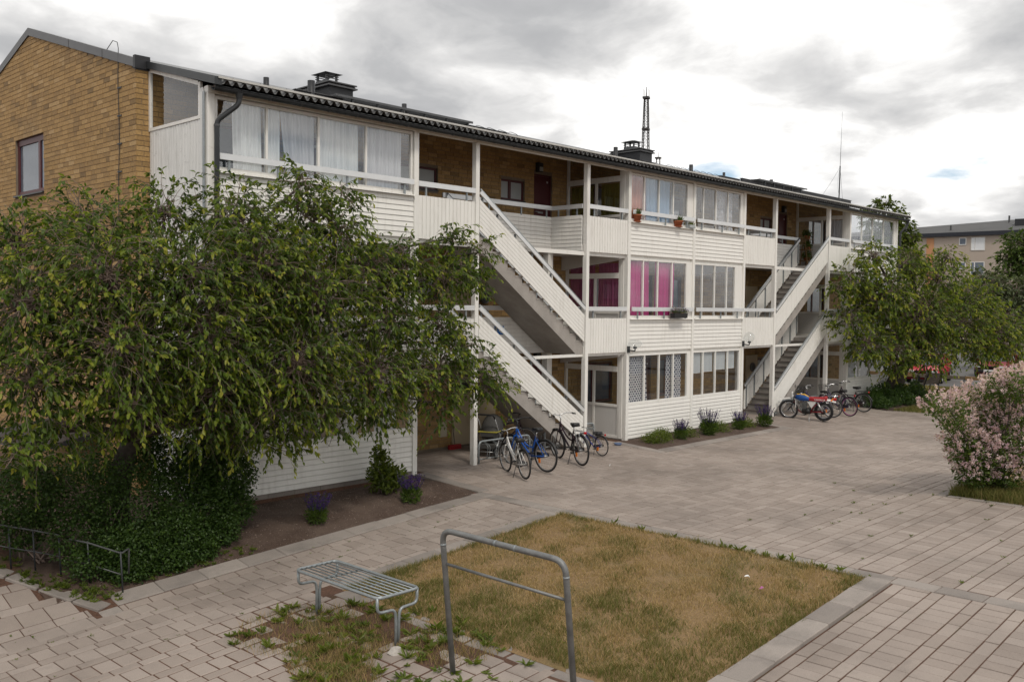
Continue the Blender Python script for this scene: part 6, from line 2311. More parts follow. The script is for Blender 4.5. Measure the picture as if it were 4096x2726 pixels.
# ------------------------------------------------------------------ bushes under the big tree
HEDGE = [((5.16, -0.6, 0.84), (0.72, 0.58, 0.65)), ((5.75, -0.9, 0.80), (0.74, 0.59, 0.66)), ((6.49, -1.2, 0.55), (0.82, 0.6, 0.74)), ((7.6, -1.0, 0.50), (0.80, 0.64, 0.72)), ((8.3, -1.0, 0.75), (0.55, 0.42, 0.55)), ((7.01, -1.5, -0.03), (0.62, 0.45, 0.5)), ((6.27, -1.6, -0.08), (0.52, 0.40, 0.42)), ((5.69, -1.2, 0.20), (0.53, 0.35, 0.47)), ((7.77, -1.3, 0.14), (0.54, 0.44, 0.49)), ((5.12, -0.6, 0.27), (0.39, 0.31, 0.35)), ((7.0, -1.75, -0.36), (0.31, 0.22, 0.2)), ((8.40, -1.1, 0.22), (0.36, 0.3, 0.34)), ((6.33, -0.3, 1.13), (0.49, 0.4, 0.45)), ((8.0, -0.7, 1.10), (0.5, 0.37, 0.45)), ((4.4, .1, .7), (.7, .6, .6)), ((6.25, -1.78, -.32), (.42, .26, .26)), ((6.85, -1.80, -.32), (.42, .26, .26)), ((7.35, -1.70, -.24), (.40, .28, .26)), ((5.75, -1.55, -.15), (.42, .30, .30)), ((7.9, -1.45, -.05), (.38, .32, .28)), ((7.35, -.65, 1.05), (.55, .4, .5)), ((7.1, -.3, 1.25), (.5, .4, .45)), ((7.95, -.45, .55), (.4, .3, .5))]
groups = (((0, 9, 7, 14, 18), (5.2, -.75), 'dense dark bush behind the pipe fence at the left edge'), ((1, 2, 12), (6.2, -1.0), 'dense green bush before the trunk of the big tree'),
          ((5, 6, 10, 15, 16, 17), (6.7, -1.7), 'low green bush at the paved corner under the big tree'), ((3, 8, 20, 21), (7.6, -1.1), 'dark bush right of the big tree trunk'), ((4, 11, 13, 19, 22), (8.25, -1.05), 'bush nearest the white wall under the big tree'))
for ids, (bx, by), lb in groups:
    make_bush('shrub', lb, (bx, by, bed1(max(bx, 5), by)), [HEDGE[i] for i in ids], 3100 * len(ids), .046, 'leaf_shrub', 'bushes under the big tree', stems=14, shell=.5, wide=.36, tone=.42, clip=True)

# lilac-like flowering shrub
LIL = [((21.1, -9.2, 1.47), (0.78, 0.63, 0.7)), ((21.44, -9.6, 1.84), (0.64, 0.51, 0.58)), ((19.49, -9.2, 1.68), (0.43, 0.35, 0.39)), ((18.81, -9.1, 1.89), (0.3, 0.24, 0.27)), ((20.79, -9.4, 0.78), (0.77, 0.61, 0.69)), ((21.03, -9.9, 1.17), (0.72, 0.57, 0.64)), ((20.6, -9.3, 0.40), (0.50, 0.40, 0.40)), ((21.18, -9.8, 0.40), (0.54, 0.43, 0.40)), ((20.41, -9.8, 2.18), (0.35, 0.28, 0.32)), ((20.25, -10.2, 2.21), (0.39, 0.31, 0.35)), ((20.19, -9.2, 1.05), (0.49, 0.39, 0.44)), ((21.6, -9.9, 2.15), (.6, .5, .4)), ((21.9, -10.3, 1.7), (.7, .6, .6)), ((21.9, -10.4, 1.0), (.7, .6, .6))]
lil = make_bush('flowering_shrub', 'large shrub covered in pale pink blossom at the right edge', (21.2, -9.6, -.1), LIL, 19000, .060, 'leaf_green', stems=30, shell=.5, wide=.34, tone=.5, stem_mat='bark')
P, d, C_ = blob_points(LIL, 5200, 1.0)
keep = (d[:, 2] > -.3) & (rng.random(len(d)) < np.clip(.62 + .6 * np.sin(P[:, 0] * 5.1 + P[:, 2] * 4.3) * np.sin(P[:, 1] * 4.7 - P[:, 2] * 3.1), .15, 1))
P, d = P[keep], d[keep]
n_c = 20
ax_ = np.repeat(unit(d + np.array([0, 0, .5])), n_c, 0)
tt_ = rng.random((len(P) * n_c, 1))
Pf = np.repeat(P, n_c, 0) + ax_ * tt_ * .10 + rng.normal(size=(len(P) * n_c, 3)) * .022 * (1.25 - tt_)
D = unit(rng.normal(size=Pf.shape) + np.repeat(d, n_c, 0) * .8)
L_ = .029 * (.7 + .6 * rng.random(len(Pf)))
tn = np.clip(np.repeat(rng.normal(.55, .2, len(P)), n_c) + rng.normal(0, .12, len(Pf)), 0, 1)
V, F_, T = leaf_cloud(Pf, D, L_, L_ * .42, tn)
fast_mesh('blossom', V, F_, 'petal_pink', lil, tone=T)


# ------------------------------------------------------------------ bed plants
def salvia(x, y, z, s_, label, group='purple salvias in the beds'):
    t_ = thing('salvia', label, 'flower', (x, y, z), 0, group)
    g_ = int(700 * s_)
    P, d, _ = blob_points([((0, 0, .16 * s_), (.20 * s_, .20 * s_, .17 * s_))], g_, .4)
    P[:, 2] = np.abs(P[:, 2])
    D = unit(d + rng.normal(size=P.shape) * .5 + np.array([0, 0, .5]))
    L = .06 * s_ * (.6 + .7 * rng.random(g_))
    V, F_, T = leaf_cloud(P, D, L, L * .2, np.clip(rng.normal(.45, .2, g_), 0, 1))
    fast_mesh('leaves', V, F_, 'leaf_green', t_, tone=T, off=(0, 0, 0))
    ns = int(34 * s_ + 10)
    a = rng.random(ns) * 2 * np.pi
    r_ = rng.random(ns) ** .6
    b0 = np.stack([np.cos(a) * r_ * .12, np.sin(a) * r_ * .12, np.full(ns, .18)], 1) * s_
    b1 = b0 + np.stack([np.cos(a) * r_ * .16, np.sin(a) * r_ * .16, .26 + .14 * rng.random(ns)], 1) * s_
    Vt, Qt = tubes_np(np.stack([b0, (b0 + b1) / 2, b1], 1), np.full((ns, 3), .003), 3)
    fast_mesh('stems', Vt, Qt, 'leaf_green', t_, tone=np.full(len(Qt), .4), off=(0, 0, 0))
    k = 26
    tt = .30 + .72 * rng.random((ns, k))
    q = (b0[:, None] + (b1 - b0)[:, None] * tt[..., None]).reshape(-1, 3) + rng.normal(size=(ns * k, 3)) * .006
    D = unit(rng.normal(size=q.shape) + np.array([0, 0, .6]))
    L = .020 * (.7 + .6 * rng.random(len(q)))
    V, F_, T = leaf_cloud(q, D, L, L * .4, rng.random(len(q)))
    fast_mesh('flower_spikes', V, F_, 'petal_purple', t_, tone=T, off=(0, 0, 0))
    return t_


salvia(9.75, -1.55, bed1(9.75, -1.55) - .01, 1.0, 'purple salvia alone in the middle of the near soil bed')
salvia(11.90, -1.62, bed1(11.9, -1.6) - .01, 1.0, 'purple salvia beside the leafy bush in the near soil bed')
for x, y, s_, lb in ((22.75, -.75, 1.0, 'leftmost purple salvia in the long bed before the middle bay'), (24.15, -.80, 1.35, 'biggest purple salvia below the middle post of the bay'), (25.95, -.78, 1.05, 'purple salvia below the roller blinds'), (27.25, -.95, 1.2, 'purple salvia at the far corner of the long bed')):
    salvia(x, y, -.05, s_, lb)
make_bush('peony_bush', 'leafy light green bush against the white cladding in the near bed', (11.95, -.78, bed1(11.95, -.78)), [((11.95, -.80, .18), (.42, .34, .26)), ((11.90, -.72, .50), (.26, .22, .24)), ((11.82, -.68, .74), (.14, .12, .16)), ((12.25, -.75, .22), (.24, .22, .18)), ((11.70, -.80, .36), (.22, .18, .16))], 1500, .10, 'leaf_lime', stems=10, shell=.4, wide=.24, tone=.35)
for i, (x, y, rx, rz, n_, lb) in enumerate(((21.75, -.62, .62, .22, 2600, 'wide lime green cushion at the left end of the long bed'), (22.35, -.35, .40, .24, 1500, 'lime green cushion behind the leftmost salvia'), (23.35, -.55, .38, .17, 1300, 'lime green cushion between the two nearest salvias'), (25.05, -.58, .50, .22, 1800, 'lime green cushion right of the biggest salvia'), (26.65, -.60, .42, .19, 1400, 'lime green cushion before the last salvia'))):
    make_bush('cushion_plant', lb, (x, y, -.05), [((x, y, .03), (rx, .40, rz)), ((x + rx * .4, y + .05, .08), (rx * .5, .25, rz * .9)), ((x - rx * .4, y, .05), (rx * .5, .25, rz * .7))], n_, .042, 'leaf_lime', 'lime green cushions in the long bed', stems=6, shell=.4, wide=.3, tone=.4, clip=True)
for i, (x, y, s_, lb) in enumerate(((35.9, -.9, .9, 'dark bush beside the last bicycle'), (37.0, -.8, 1.0, 'dark bush below the far bay window'), (38.1, -1.1, .9, 'dark bush at the foot of the leaning trunk'), (40.2, -.9, .9, 'bush behind the leaning trunk at the house corner'))):
    make_bush('shrub', lb, (x, y, -.06), [((x, y, .30 * s_), (.62 * s_, .5 * s_, .36 * s_)), ((x + .3, y + .1, .5 * s_), (.4 * s_, .35 * s_, .36 * s_)), ((x - .35, y, .25), (.4, .35, .3)), ((x - .1, y - .45, .12), (.6, .35, .2))], 3200, .07, 'leaf_shrub', 'bushes before the far bay', stems=10, shell=.45, wide=.34, tone=.4, clip=True)


# pots on the balcony rails and sills
def pot(x, y, z, r_, h_, label, plant='grass', sau=True):
    t_ = thing('flower_pot', label, 'flower pot', (x, y, z), 0, 'pots on the balconies')
    MB().lathe([(0, 0), (r_ * .68, 0), (r_ * .95, h_ * .8), (r_ * 1.06, h_ * .8), (r_ * 1.06, h_), (r_ * .9, h_), (r_ * .88, h_ * .85), (0, h_ * .85)], n=20).build('pot', 'terracotta', t_, local=True)
    if sau:
        MB().lathe([(0, -.012), (r_ * .9, -.012), (r_ * 1.0, .012), (r_ * .95, .012), (0, -.006)], n=20).build('saucer', 'terracotta', t_, local=True)
    n_ = 90
    P = np.stack([rng.normal(0, r_ * .4, n_), rng.normal(0, r_ * .4, n_), np.full(n_, h_ * .85)], 1)
    D = unit(np.stack([rng.normal(0, .35, n_), rng.normal(0, .35, n_), np.ones(n_)], 1))
    L = .20 * (.5 + .7 * rng.random(n_))
    V, F_, T = leaf_cloud(P, D, L, L * .05, np.clip(rng.normal(.5, .2, n_), 0, 1))
    fast_mesh('plant', V, F_, 'leaf_green', t_, tone=T, off=(0, 0, 0))


pot(21.42, -.07, 6.10, .115, .20, 'terracotta pot with spiky green plant below the coral curtain')
pot(23.45, -.07, 6.10, .14, .17, 'wide terracotta pot with green plant below the blue curtain')
t_ = thing('flower_pot', 'small pale box with a green plant next to the middle post', 'flower pot', (24.18, -.06, 6.10), 0, 'pots on the balconies')
MB().bbox(-.14, .14, -.06, .06, 0, .10, .01).build('box', 'frosted', t_, local=True)
P = np.stack([rng.uniform(-.1, .1, 40), rng.uniform(-.04, .04, 40), np.full(40, .09)], 1)
V, F_, T = leaf_cloud(P, unit(np.stack([rng.normal(0, .4, 40), rng.normal(0, .4, 40), np.ones(40)], 1)), .1 * (.5 + rng.random(40)), np.full(40, .008), rng.random(40))
fast_mesh('plant', V, F_, 'leaf_lime', t_, tone=T, off=(0, 0, 0))
t_ = thing('flower_box', 'black flower box with pale violet flowers on the middle balcony rail', 'flower box', (23.40, -.19, 3.53), 0)
MB().prism([(-.085, .02), (-.07, -.12), (.07, -.12), (.085, .02)][::-1], 'x', -.34, .34).build('box', 'black_plastic', t_, local=True)
n_ = 700
P = np.stack([rng.uniform(-.34, .34, n_), rng.normal(0, .06, n_), .04 + np.abs(rng.normal(0, .06, n_))], 1)
V, F_, T = leaf_cloud(P, unit(rng.normal(size=(n_, 3)) + np.array([0, 0, .6])), .035 * (.6 + rng.random(n_)), np.full(n_, .009), rng.random(n_))
fast_mesh('leaves', V, F_, 'leaf_grey', t_, tone=T, off=(0, 0, 0))
n_ = 420
P = np.stack([rng.uniform(-.34, .34, n_), rng.normal(0, .075, n_), .08 + np.abs(rng.normal(0, .055, n_))], 1)
V, F_, T = leaf_cloud(P, unit(rng.normal(size=(n_, 3)) + np.array([0, -.3, .8])), .024 * (.6 + rng.random(n_)), np.full(n_, .011), rng.random(n_))
fast_mesh('flowers', V, F_, 'petal_mix', t_, tone=T, off=(0, 0, 0))

# plant stand at the top of the far stairs
t_ = thing('plant_stand', 'wooden plant stand full of green pots at the far top landing', 'plant stand', (34.95, 1.55, 5.35))
for sx in (-.25, .25):
    MB().bar((sx, .12, 0), (sx * .7, .0, 1.25), .035, .035).build('leg', 'wood_brown', t_, local=True); MB().bar((sx, -.22, 0), (sx * .7, .0, 1.25), .035, .035).build('leg', 'wood_brown', t_, local=True)
for z, w_ in ((.25, .28), (.68, .25), (1.1, .22)):
    MB().box(-w_, w_, -.2, .16, z, z + .025).build('shelf', 'wood_brown', t_, local=True)
    for k in (-.1, .1):
        o = MB().lathe([(0, 0), (.055, 0), (.075, .12), (.065, .12), (0, .1)], (k, -.05, z + .026), n=12).build('pot', 'terracotta', t_, local=True)
        n_ = 130
        P, d, _ = blob_points([((k, -.05, z + .22), (.13, .13, .13))], n_, .3)
        V, F_, T = leaf_cloud(P, unit(d + np.array([0, 0, -.2])), .09 * (.6 + .6 * rng.random(n_)), np.full(n_, .018), rng.random(n_))
        fast_mesh('plant', V, F_, 'leaf_green', t_, tone=T, off=(0, 0, 0))


# ------------------------------------------------------------------ grass
def vnoise(x, y, s_, seed):
    g = np.random.default_rng(seed)
    out_ = np.zeros_like(x)
    for k in range(7):
        a, p_, f_ = g.random() * 6.28, g.random() * 6.28, s_ * (0.6 + 1.6 * g.random())
        out_ += np.sin((x * np.cos(a) + y * np.sin(a)) * f_ + p_)
    return out_ / 3.2


def blades(name, x, y, z, h_, w_, tone, label, lean=.5):
    n_ = len(x)
    a = rng.random(n_) * 2 * np.pi
    ca, sa = np.cos(a), np.sin(a)
    b = rng.random(n_) * 2 * np.pi
    ln = lean * h_ * (.3 + rng.random(n_))
    P = np.stack([x, y, z], 1)
    s_ = np.stack([ca, sa, np.zeros(n_)], 1) * w_[:, None]
    tip = P + np.stack([np.cos(b) * ln, np.sin(b) * ln, h_], 1)
    mid = P + np.stack([np.cos(b) * ln * .35, np.sin(b) * ln * .35, h_ * .6], 1)
    V = np.stack([P - s_, P + s_, mid + s_ * .7, tip, mid - s_ * .7], 1).reshape(-1, 3)
    F_ = (np.array([[0, 1, 2, 4]])[None] + 5 * np.arange(n_)[:, None, None]).reshape(-1, 4)
    F2 = (np.array([[4, 2, 3, 3]])[None] + 5 * np.arange(n_)[:, None, None]).reshape(-1, 4)
    # upper part as quad with the tip split in two close points
    V = np.stack([P - s_, P + s_, mid + s_ * .7, mid - s_ * .7, tip + s_ * .08, tip - s_ * .08], 1).reshape(-1, 3)
    F_ = (np.array([[0, 1, 2, 3], [3, 2, 4, 5]])[None] + 6 * np.arange(n_)[:, None, None]).reshape(-1, 4)
    o = fast_mesh(name, V, F_, 'grass_blade', None, tone=np.repeat(np.clip(tone, 0, 1), 2), kind='stuff')
    tag(o, label, 'grass', kind='stuff')
    return o


zgv = np.vectorize(zg)
lzv = np.vectorize(lawn_z)
n_ = 88000
x = rng.uniform(8.22, 13.17, n_); y = rng.uniform(-10.24, -4.42, n_)
edge = np.minimum(np.minimum(13.15 - x, x - 8.25), np.minimum(-4.45 - y, y + 10.2))
green = np.exp(-np.maximum(edge, 0) / .25) * .55 + np.exp(-np.maximum(y + 10.2, 0) / .8) * .35 + np.exp(-np.maximum(x - 8.2, 0) / 1.1) * .5 + np.clip((-x + 12.2) * .09, 0, .3) + .14 + .42 * vnoise(x, y, 1.8, 4) + .40 * vnoise(x, y, 5.5, 5)
tone = np.where(rng.random(n_) < np.clip(green - .12, .05, .85), rng.uniform(.0, .42, n_), rng.uniform(.48, 1.0, n_))
thin = rng.random(n_) < np.clip(.72 + .5 * vnoise(x, y, 3.4, 9) + green * .2, .12, 1)
x, y, tone, green = x[thin], y[thin], tone[thin], green[thin]
h_ = (.022 + .036 * rng.random(len(x))) * (1 + .7 * np.clip(green, 0, 1)) * (1 + .35 * vnoise(x, y, 7.0, 12))
blades('lawn_grass', x, y, lzv(x, y) - .004, h_, np.full(len(x), .0034), tone, 'dry yellow-brown lawn grass with greener edges', .9)
# taller green fringe on the long edges
n_ = 3400
k = rng.random(n_)
x = np.where(k < .35, rng.uniform(8.3, 13.1, n_), np.where(k < .6, 13.12 - np.abs(rng.normal(0, .07, n_)), np.where(k < .85, rng.uniform(8.5, 13.1, n_), 8.3 + np.abs(rng.normal(0, .12, n_)))))
y = np.where(k < .35, -4.49 - np.abs(rng.normal(0, .08, n_)), np.where(k < .6, rng.uniform(-10, -4.5, n_), np.where(k < .85, -10.16 + np.abs(rng.normal(0, .10, n_)), rng.uniform(-10, -4.5, n_))))
blades('lawn_fringe', x, y, lzv(x, y) - .01, .04 + .06 * rng.random(n_), np.full(n_, .004), rng.uniform(0, .6, n_), 'taller green grass along the lawn kerbs', .7)
n_ = 5200
x = 20.2 + np.abs(rng.normal(0, .9, n_)); y = -8.95 - np.abs(rng.normal(0, .9, n_))
blades('rough_grass', x, y, np.full(n_, -.11), .10 + .16 * rng.random(n_), np.full(n_, .005), rng.uniform(0, .5, n_), 'long green grass at the foot of the pink shrub', .5)
n_ = 16000
x = rng.uniform(20.3, 30, n_); y = rng.uniform(-14, -8.95, n_)
blades('rough_lawn', x, y, np.full(n_, -.10), .03 + .05 * rng.random(n_), np.full(n_, .005), np.where(rng.random(n_) < .4, rng.uniform(0, .45, n_), rng.uniform(.5, .95, n_)), 'thin dry grass under the pink shrub', .8)
n_ = 16000
x = np.concatenate([rng.uniform(35.6, 46.6, n_ // 2), rng.uniform(43.2, 47.3, n_ // 2)]); y = np.concatenate([rng.uniform(-2.9, -1.78, n_ // 2), rng.uniform(-1.2, 5, n_ // 2)])
blades('verge_grass', x, y, np.concatenate([zgv(x[:n_ // 2], y[:n_ // 2]), np.full(n_ // 2, -.02)]), .05 + .07 * rng.random(n_), np.full(n_, .010), rng.uniform(.0, .5, n_), 'green verge grass by the far park bench', .8)
# weeds in the joints and round the slatted table
W_P, W_D, W_L, W_W, W_T = [], [], [], [], []


def rosette(x, y, n_, ln, tone_=.45, up=.35):
    a = rng.random(n_) * 6.283
    P = np.stack([x + rng.normal(0, .012, n_), y + rng.normal(0, .012, n_), np.full(n_, zg(x, y) + .004)], 1)
    W_P.append(P); W_D.append(unit(np.stack([np.cos(a), np.sin(a), up * (.5 + rng.random(n_))], 1)))
    L = ln * (.6 + .6 * rng.random(n_)); W_L.append(L); W_W.append(L * .14); W_T.append(np.clip(rng.normal(tone_, .18, n_), 0, 1))


for i in range(150):
    bx, by, br = random.choice(BROKEN)
    a, r_ = rnd(0, 6.28), br * math.sqrt(random.random()) * 1.15
    rosette(bx + math.cos(a) * r_, by + math.sin(a) * r_, random.randint(8, 18), rnd(.05, .15), rnd(.3, .7), rnd(.3, 1.1))
for i in range(46):
    rosette(rnd(6.6, 8.25), rnd(-9.6, -6.6), random.randint(8, 16), rnd(.05, .13), rnd(.25, .6))
for i in range(40):
    rosette(rnd(8.5, 13), rnd(-10, -4.6), random.randint(6, 14), rnd(.05, .11), rnd(.3, .6))
for i in range(60):
    yy_ = -1.62 - .507 * random.randint(10, 22) - random.choice((0, .17))
    rosette(13.6 + abs(rnd(-1, 1)) * 7, yy_, random.randint(5, 10), rnd(.02, .06), rnd(.3, .6), .8)
for i in range(26):
    rosette(13.15 + rnd(-.03, .06), rnd(-10.3, -5.5), random.randint(6, 12), rnd(.04, .14), .5, 1.2)
for i in range(90):
    x_ = rnd(5.2, 8.3)
    rosette(x_, -2.03 + rnd(-.04, .35), random.randint(8, 14), rnd(.025, .075), rnd(.2, .6), rnd(.6, 1.6))
for i in range(90):
    k_ = random.random()
    rosette(4.55 + .95 * k_ + rnd(.05, .4), -.75 - 1.6 * k_ + rnd(-.05, .25), random.randint(8, 14), rnd(.03, .09), rnd(.2, .6), rnd(.6, 1.6))
for i in range(60):
    rosette(rnd(3.5, 13), random.choice((-2.44, -2.61, -3.0, -3.19, -4.12)) + rnd(-.01, .01), random.randint(4, 8), rnd(.015, .04), rnd(.3, .6), .7)
V, F_, T = leaf_cloud(np.concatenate(W_P), np.concatenate(W_D), np.concatenate(W_L), np.concatenate(W_W), np.concatenate(W_T))
o = fast_mesh('weeds', V, F_, 'leaf_lime', None, tone=T, kind='stuff')
tag(o, 'small green weeds growing in the joints and round the table', 'weeds', kind='stuff')
n_ = 9000
bi = rng.integers(0, len(BROKEN), n_)
BA = np.array(BROKEN)[bi]
a = rng.random(n_) * 6.283; r_ = np.sqrt(rng.random(n_)) * BA[:, 2] * 1.1
x, y = BA[:, 0] + np.cos(a) * r_, BA[:, 1] + np.sin(a) * r_
blades('joint_grass', x, y, zgv(x, y) - .02, .04 + .10 * rng.random(n_), np.full(n_, .0028), np.where(rng.random(n_) < .45, rng.uniform(0, .45, n_), rng.uniform(.5, .9, n_)), 'dry and green grass tufts between the loose slabs', .8)
# dead leaves and twigs on the soil
n_ = 2600
x = rng.uniform(5.6, 13.3, n_); y = rng.uniform(-2.05, -.1, n_)
z = np.array([bed1(a_, b_) for a_, b_ in zip(x, y)]) + .008
D = unit(np.stack([rng.normal(size=n_), rng.normal(size=n_), rng.normal(0, .25, n_)], 1))
V, F_, T = leaf_cloud(np.stack([x, y, z], 1), D, .012 + .03 * rng.random(n_), .004 + .006 * rng.random(n_), rng.uniform(.5, .8, n_))
o = fast_mesh('leaf_litter', V, F_, 'twig', None, tone=T, kind='stuff')
tag(o, 'scattered dead leaves and twigs on the soil', 'leaf litter', kind='stuff')


# ------------------------------------------------------------------ beyond the yard
def car(x, y, hd, label, paint='car_red'):
    t_ = thing('parked_car', label, 'car', (x, y, 0.0), hd, 'cars beyond the rail fence')
    B = lambda m_, n_, mt, p_=t_: m_.build(n_, mt, p_, local=True)
    secs = [(2.06, .62, .34, .58), (1.98, .76, .24, .66), (1.6, .81, .20, .76), (1.2, .825, .19, .81), (.80, .83, .19, .88), (0, .84, .19, .90), (-1.2, .84, .19, .93), (-1.75, .82, .22, .93), (-1.98, .78, .28, .88), (-2.04, .70, .34, .80)]
    vv, ff = [], []
    for x_, w_, zb, zt in secs:
        zm = zb + (zt - zb) * .55
        vv += [(x_, -w_ * .92, zb), (x_, -w_, zm), (x_, -w_ * .96, zt - .06), (x_, -w_ * .86, zt), (x_, w_ * .86, zt), (x_, w_ * .96, zt - .06), (x_, w_, zm), (x_, w_ * .92, zb)]
    for i in range(len(secs) - 1):
        for k in range(8):
            l = (k + 1) % 8
            ff.append((i * 8 + k, i * 8 + l, i * 8 + 8 + l, i * 8 + 8 + k))
    ff += [tuple(range(8)), tuple(range(len(vv) - 1, len(vv) - 9, -1))]
    body = B(MB().add(vv, ff, True), 'body', paint)
    # cabin glass and roof
    zb, zt = .885, 1.36
    bx = ((.82, .72), (-1.82, .72)); rx = ((.12, .58), (-1.38, .58))
    vv = [(bx[0][0], -bx[0][1], zb), (bx[0][0], bx[0][1], zb), (bx[1][0], bx[1][1], zb + .03), (bx[1][0], -bx[1][1], zb + .03),
          (rx[0][0], -rx[0][1], zt), (rx[0][0], rx[0][1], zt), (rx[1][0], rx[1][1], zt), (rx[1][0], -rx[1][1], zt)]
    B(MB().add(vv, [(0, 1, 5, 4), (1, 2, 6, 5), (2, 3, 7, 6), (3, 0, 4, 7), (4, 5, 6, 7)]), 'windows', 'car_glass')
    m_ = MB(); m_.add([(.16, -.60, zt), (.16, .60, zt), (-1.42, .60, zt), (-1.42, -.60, zt), (.05, -.52, zt + .05), (.05, .52, zt + .05), (-1.30, .52, zt + .05), (-1.30, -.52, zt + .05)],
                      [(0, 1, 5, 4), (1, 2, 6, 5), (2, 3, 7, 6), (3, 0, 4, 7), (4, 5, 6, 7), (3, 2, 1, 0)])
    for s_ in (-1, 1):
        m_.bar((.84, s_ * .725, .875), (.13, s_ * .59, 1.365), .07, .05); m_.bar((-.42, s_ * .735, .89), (-.52, s_ * .60, 1.365), .06, .05)
        m_.bar((-1.28, s_ * .735, .90), (-1.12, s_ * .60, 1.365), .06, .05); m_.bar((-1.84, s_ * .725, .90), (-1.40, s_ * .59, 1.365), .12, .06)
    B(m_, 'roof', paint)
    for wx in (1.28, -1.24):
        for s_ in (-1, 1):
            w_ = B(MB().lathe([(.18, -.09), (.29, -.09), (.305, -.06), (.305, .06), (.29, .09), (.18, .09)], (wx, s_ * .76, .305), 'y', 24), 'wheel', 'rubber')
            B(MB().lathe([(0, s_ * .07), (.06, s_ * .075), (.17, s_ * .085), (.185, s_ * .092)], (wx, s_ * .765, .305), 'y', 18), 'rim', 'hub', w_)
            B(MB().torus((wx, s_ * .835, .32), .335, .022, 'y', 18, 6, 0, math.pi), 'wheel_arch', 'black_plastic')
    for s_ in (-1, 1):
        B(MB().bbox(1.96, 2.065, s_ * .55 - .17, s_ * .55 + .17, .57, .68, .01), 'headlight', 'lens_clear')
        B(MB().bbox(-2.05, -1.97, s_ * .62 - .11, s_ * .62 + .11, .62, .80, .01), 'tail_light', 'reflector_red')
        B(MB().bbox(.56, .70, s_ * .84 - .09 + s_ * .06, s_ * .84 + .09 + s_ * .06, .88, .99, .02), 'mirror', paint)
        B(MB().box(-1.5, 1.0, s_ * .838 - .012, s_ * .838 + .012, .46, .50), 'side_trim', 'black_plastic')
        B(MB().box(-.35, -.2, s_ * .83 - .02, s_ * .83 + .02, .74, .77), 'door_handle', 'black_plastic')
    B(MB().bbox(1.99, 2.075, -.36, .36, .585, .665, .006), 'grille', 'black_plastic')
    B(MB().bbox(1.92, 2.11, -.74, .74, .30, .47, .03), 'bumper', 'black_plastic'); B(MB().bbox(-2.10, -1.92, -.74, .74, .34, .50, .03), 'bumper', 'black_plastic')
    B(MB().box(2.111, 2.118, -.26, .26, .36, .47), 'number_plate', 'plastic_white')
    return t_


car(50.45, 2.15, R(190), 'red hatchback parked beyond the wooden rail fence')
car(52.6, -2.7, R(165), 'red car half hidden behind the pink shrub')
car(57.5, .9, R(185), 'dark red car glimpsed through the leaves of the far tree', 'frame_red')

t_ = thing('rail_fence', 'low wooden rail fence on steel posts along the car park', 'fence', (48, 0, 0))
y = 4.4
for k in range(4):
    MB().bbox(47.96, 48.04, y - 2.38, y - .02, .36, .53, .008).build('rail', 'wood_brown' if k % 2 == 0 else 'wood_grey', t_)
    MB().box(48.045, 48.08, y - .05, y + .05, .33, .56).build('joint_plate', 'galvanised', t_)
    for dy in (-.06, .06):
        MB().tube([(48.06, y + dy, -.03), (48.06, y + dy, .36)], .024, 8).build('post', 'dark_metal', t_)
    y -= 2.4
t_ = thing('pole', 'thin grey steel pole in front of the red hatchback', 'pole', (48.25, 1.5, 0))
MB().tube([(48.25, 1.5, -.05), (48.25, 1.5, 2.6)], .033, 8).build('shaft', 'galvanised', t_)
MB().box(48.2, 48.215, 1.28, 1.72, 2.1, 2.5).build('plate', 'galvanised', t_)
t_ = thing('bollard', 'short black post beside the leaning tree trunk', 'post', (40.6, -.9, -.06))
MB().tube([(40.6, -.9, -.1), (40.6, -.9, .9)], .045, 10).build('shaft', 'black_plastic', t_)
MB().lathe([(.05, 0), (.05, .02), (.02, .05), (0, .05)], (40.6, -.9, .9), n=10).build('cap', 'black_plastic', t_)

t_ = thing('park_bench', 'weathered wooden bench seen from behind next to the pink shrub', 'bench', (43.5, -.42, -.03), R(-16))
for i in range(5):
    MB().bbox(-.62, .62, -.02 - .035 * i, .01 - .035 * i, .46 + .095 * i, .545 + .095 * i, .006).build('back_slat', 'wood_grey', t_, local=True)
for i in range(4):
    MB().bbox(-.62, .62, .06 + .105 * i, .15 + .105 * i, .42, .45, .006).build('seat_slat', 'wood_grey', t_, local=True)
for sx in (-.5, .5):
    MB().bar((sx, -.2, .93), (sx, .0, .42), .04, .03).bar((sx, .0, .42), (sx, .03, 0), .04, .03).bar((sx, .0, .40), (sx, .48, .40), .04, .03).bar((sx, .42, .40), (sx, .46, 0), .04, .03).build('leg', 'dark_metal', t_, local=True)

# beige apartment block in the distance
t_ = thing('apartment_block', 'beige rendered apartment block with dark roof edge beyond the trees', 'building', (97.41, 22.8, 0), R(-82.09))
MB().box(-14, 22, 0, 12, -.1, 11.1).build('wall', 'render_beige', t_, local=True)
fb = MB(); fb.add([(-14.5, -.35, 10.98), (22.5, -.35, 11.12), (22.5, -.35, 11.56), (-14.5, -.35, 11.28), (-14.5, 12.3, 10.98), (22.5, 12.3, 11.12), (22.5, 12.3, 11.56), (-14.5, 12.3, 11.28)],
                  [(0, 1, 2, 3), (1, 5, 6, 2), (5, 4, 7, 6), (4, 0, 3, 7), (0, 4, 5, 1)])
rf = fb.build('roof_edge', 'fascia_navy', t_, local=True)
MB().add([(-14.4, -.3, 11.27), (22.4, -.3, 11.55), (22.4, 12.2, 11.55), (-14.4, 12.2, 11.27), (10.2, 6, 13.0), (16, 6, 13.0)], [(0, 1, 5, 4), (1, 2, 5), (2, 3, 4, 5), (3, 0, 4)]).build('roof', 'roof_felt', t_, local=True)
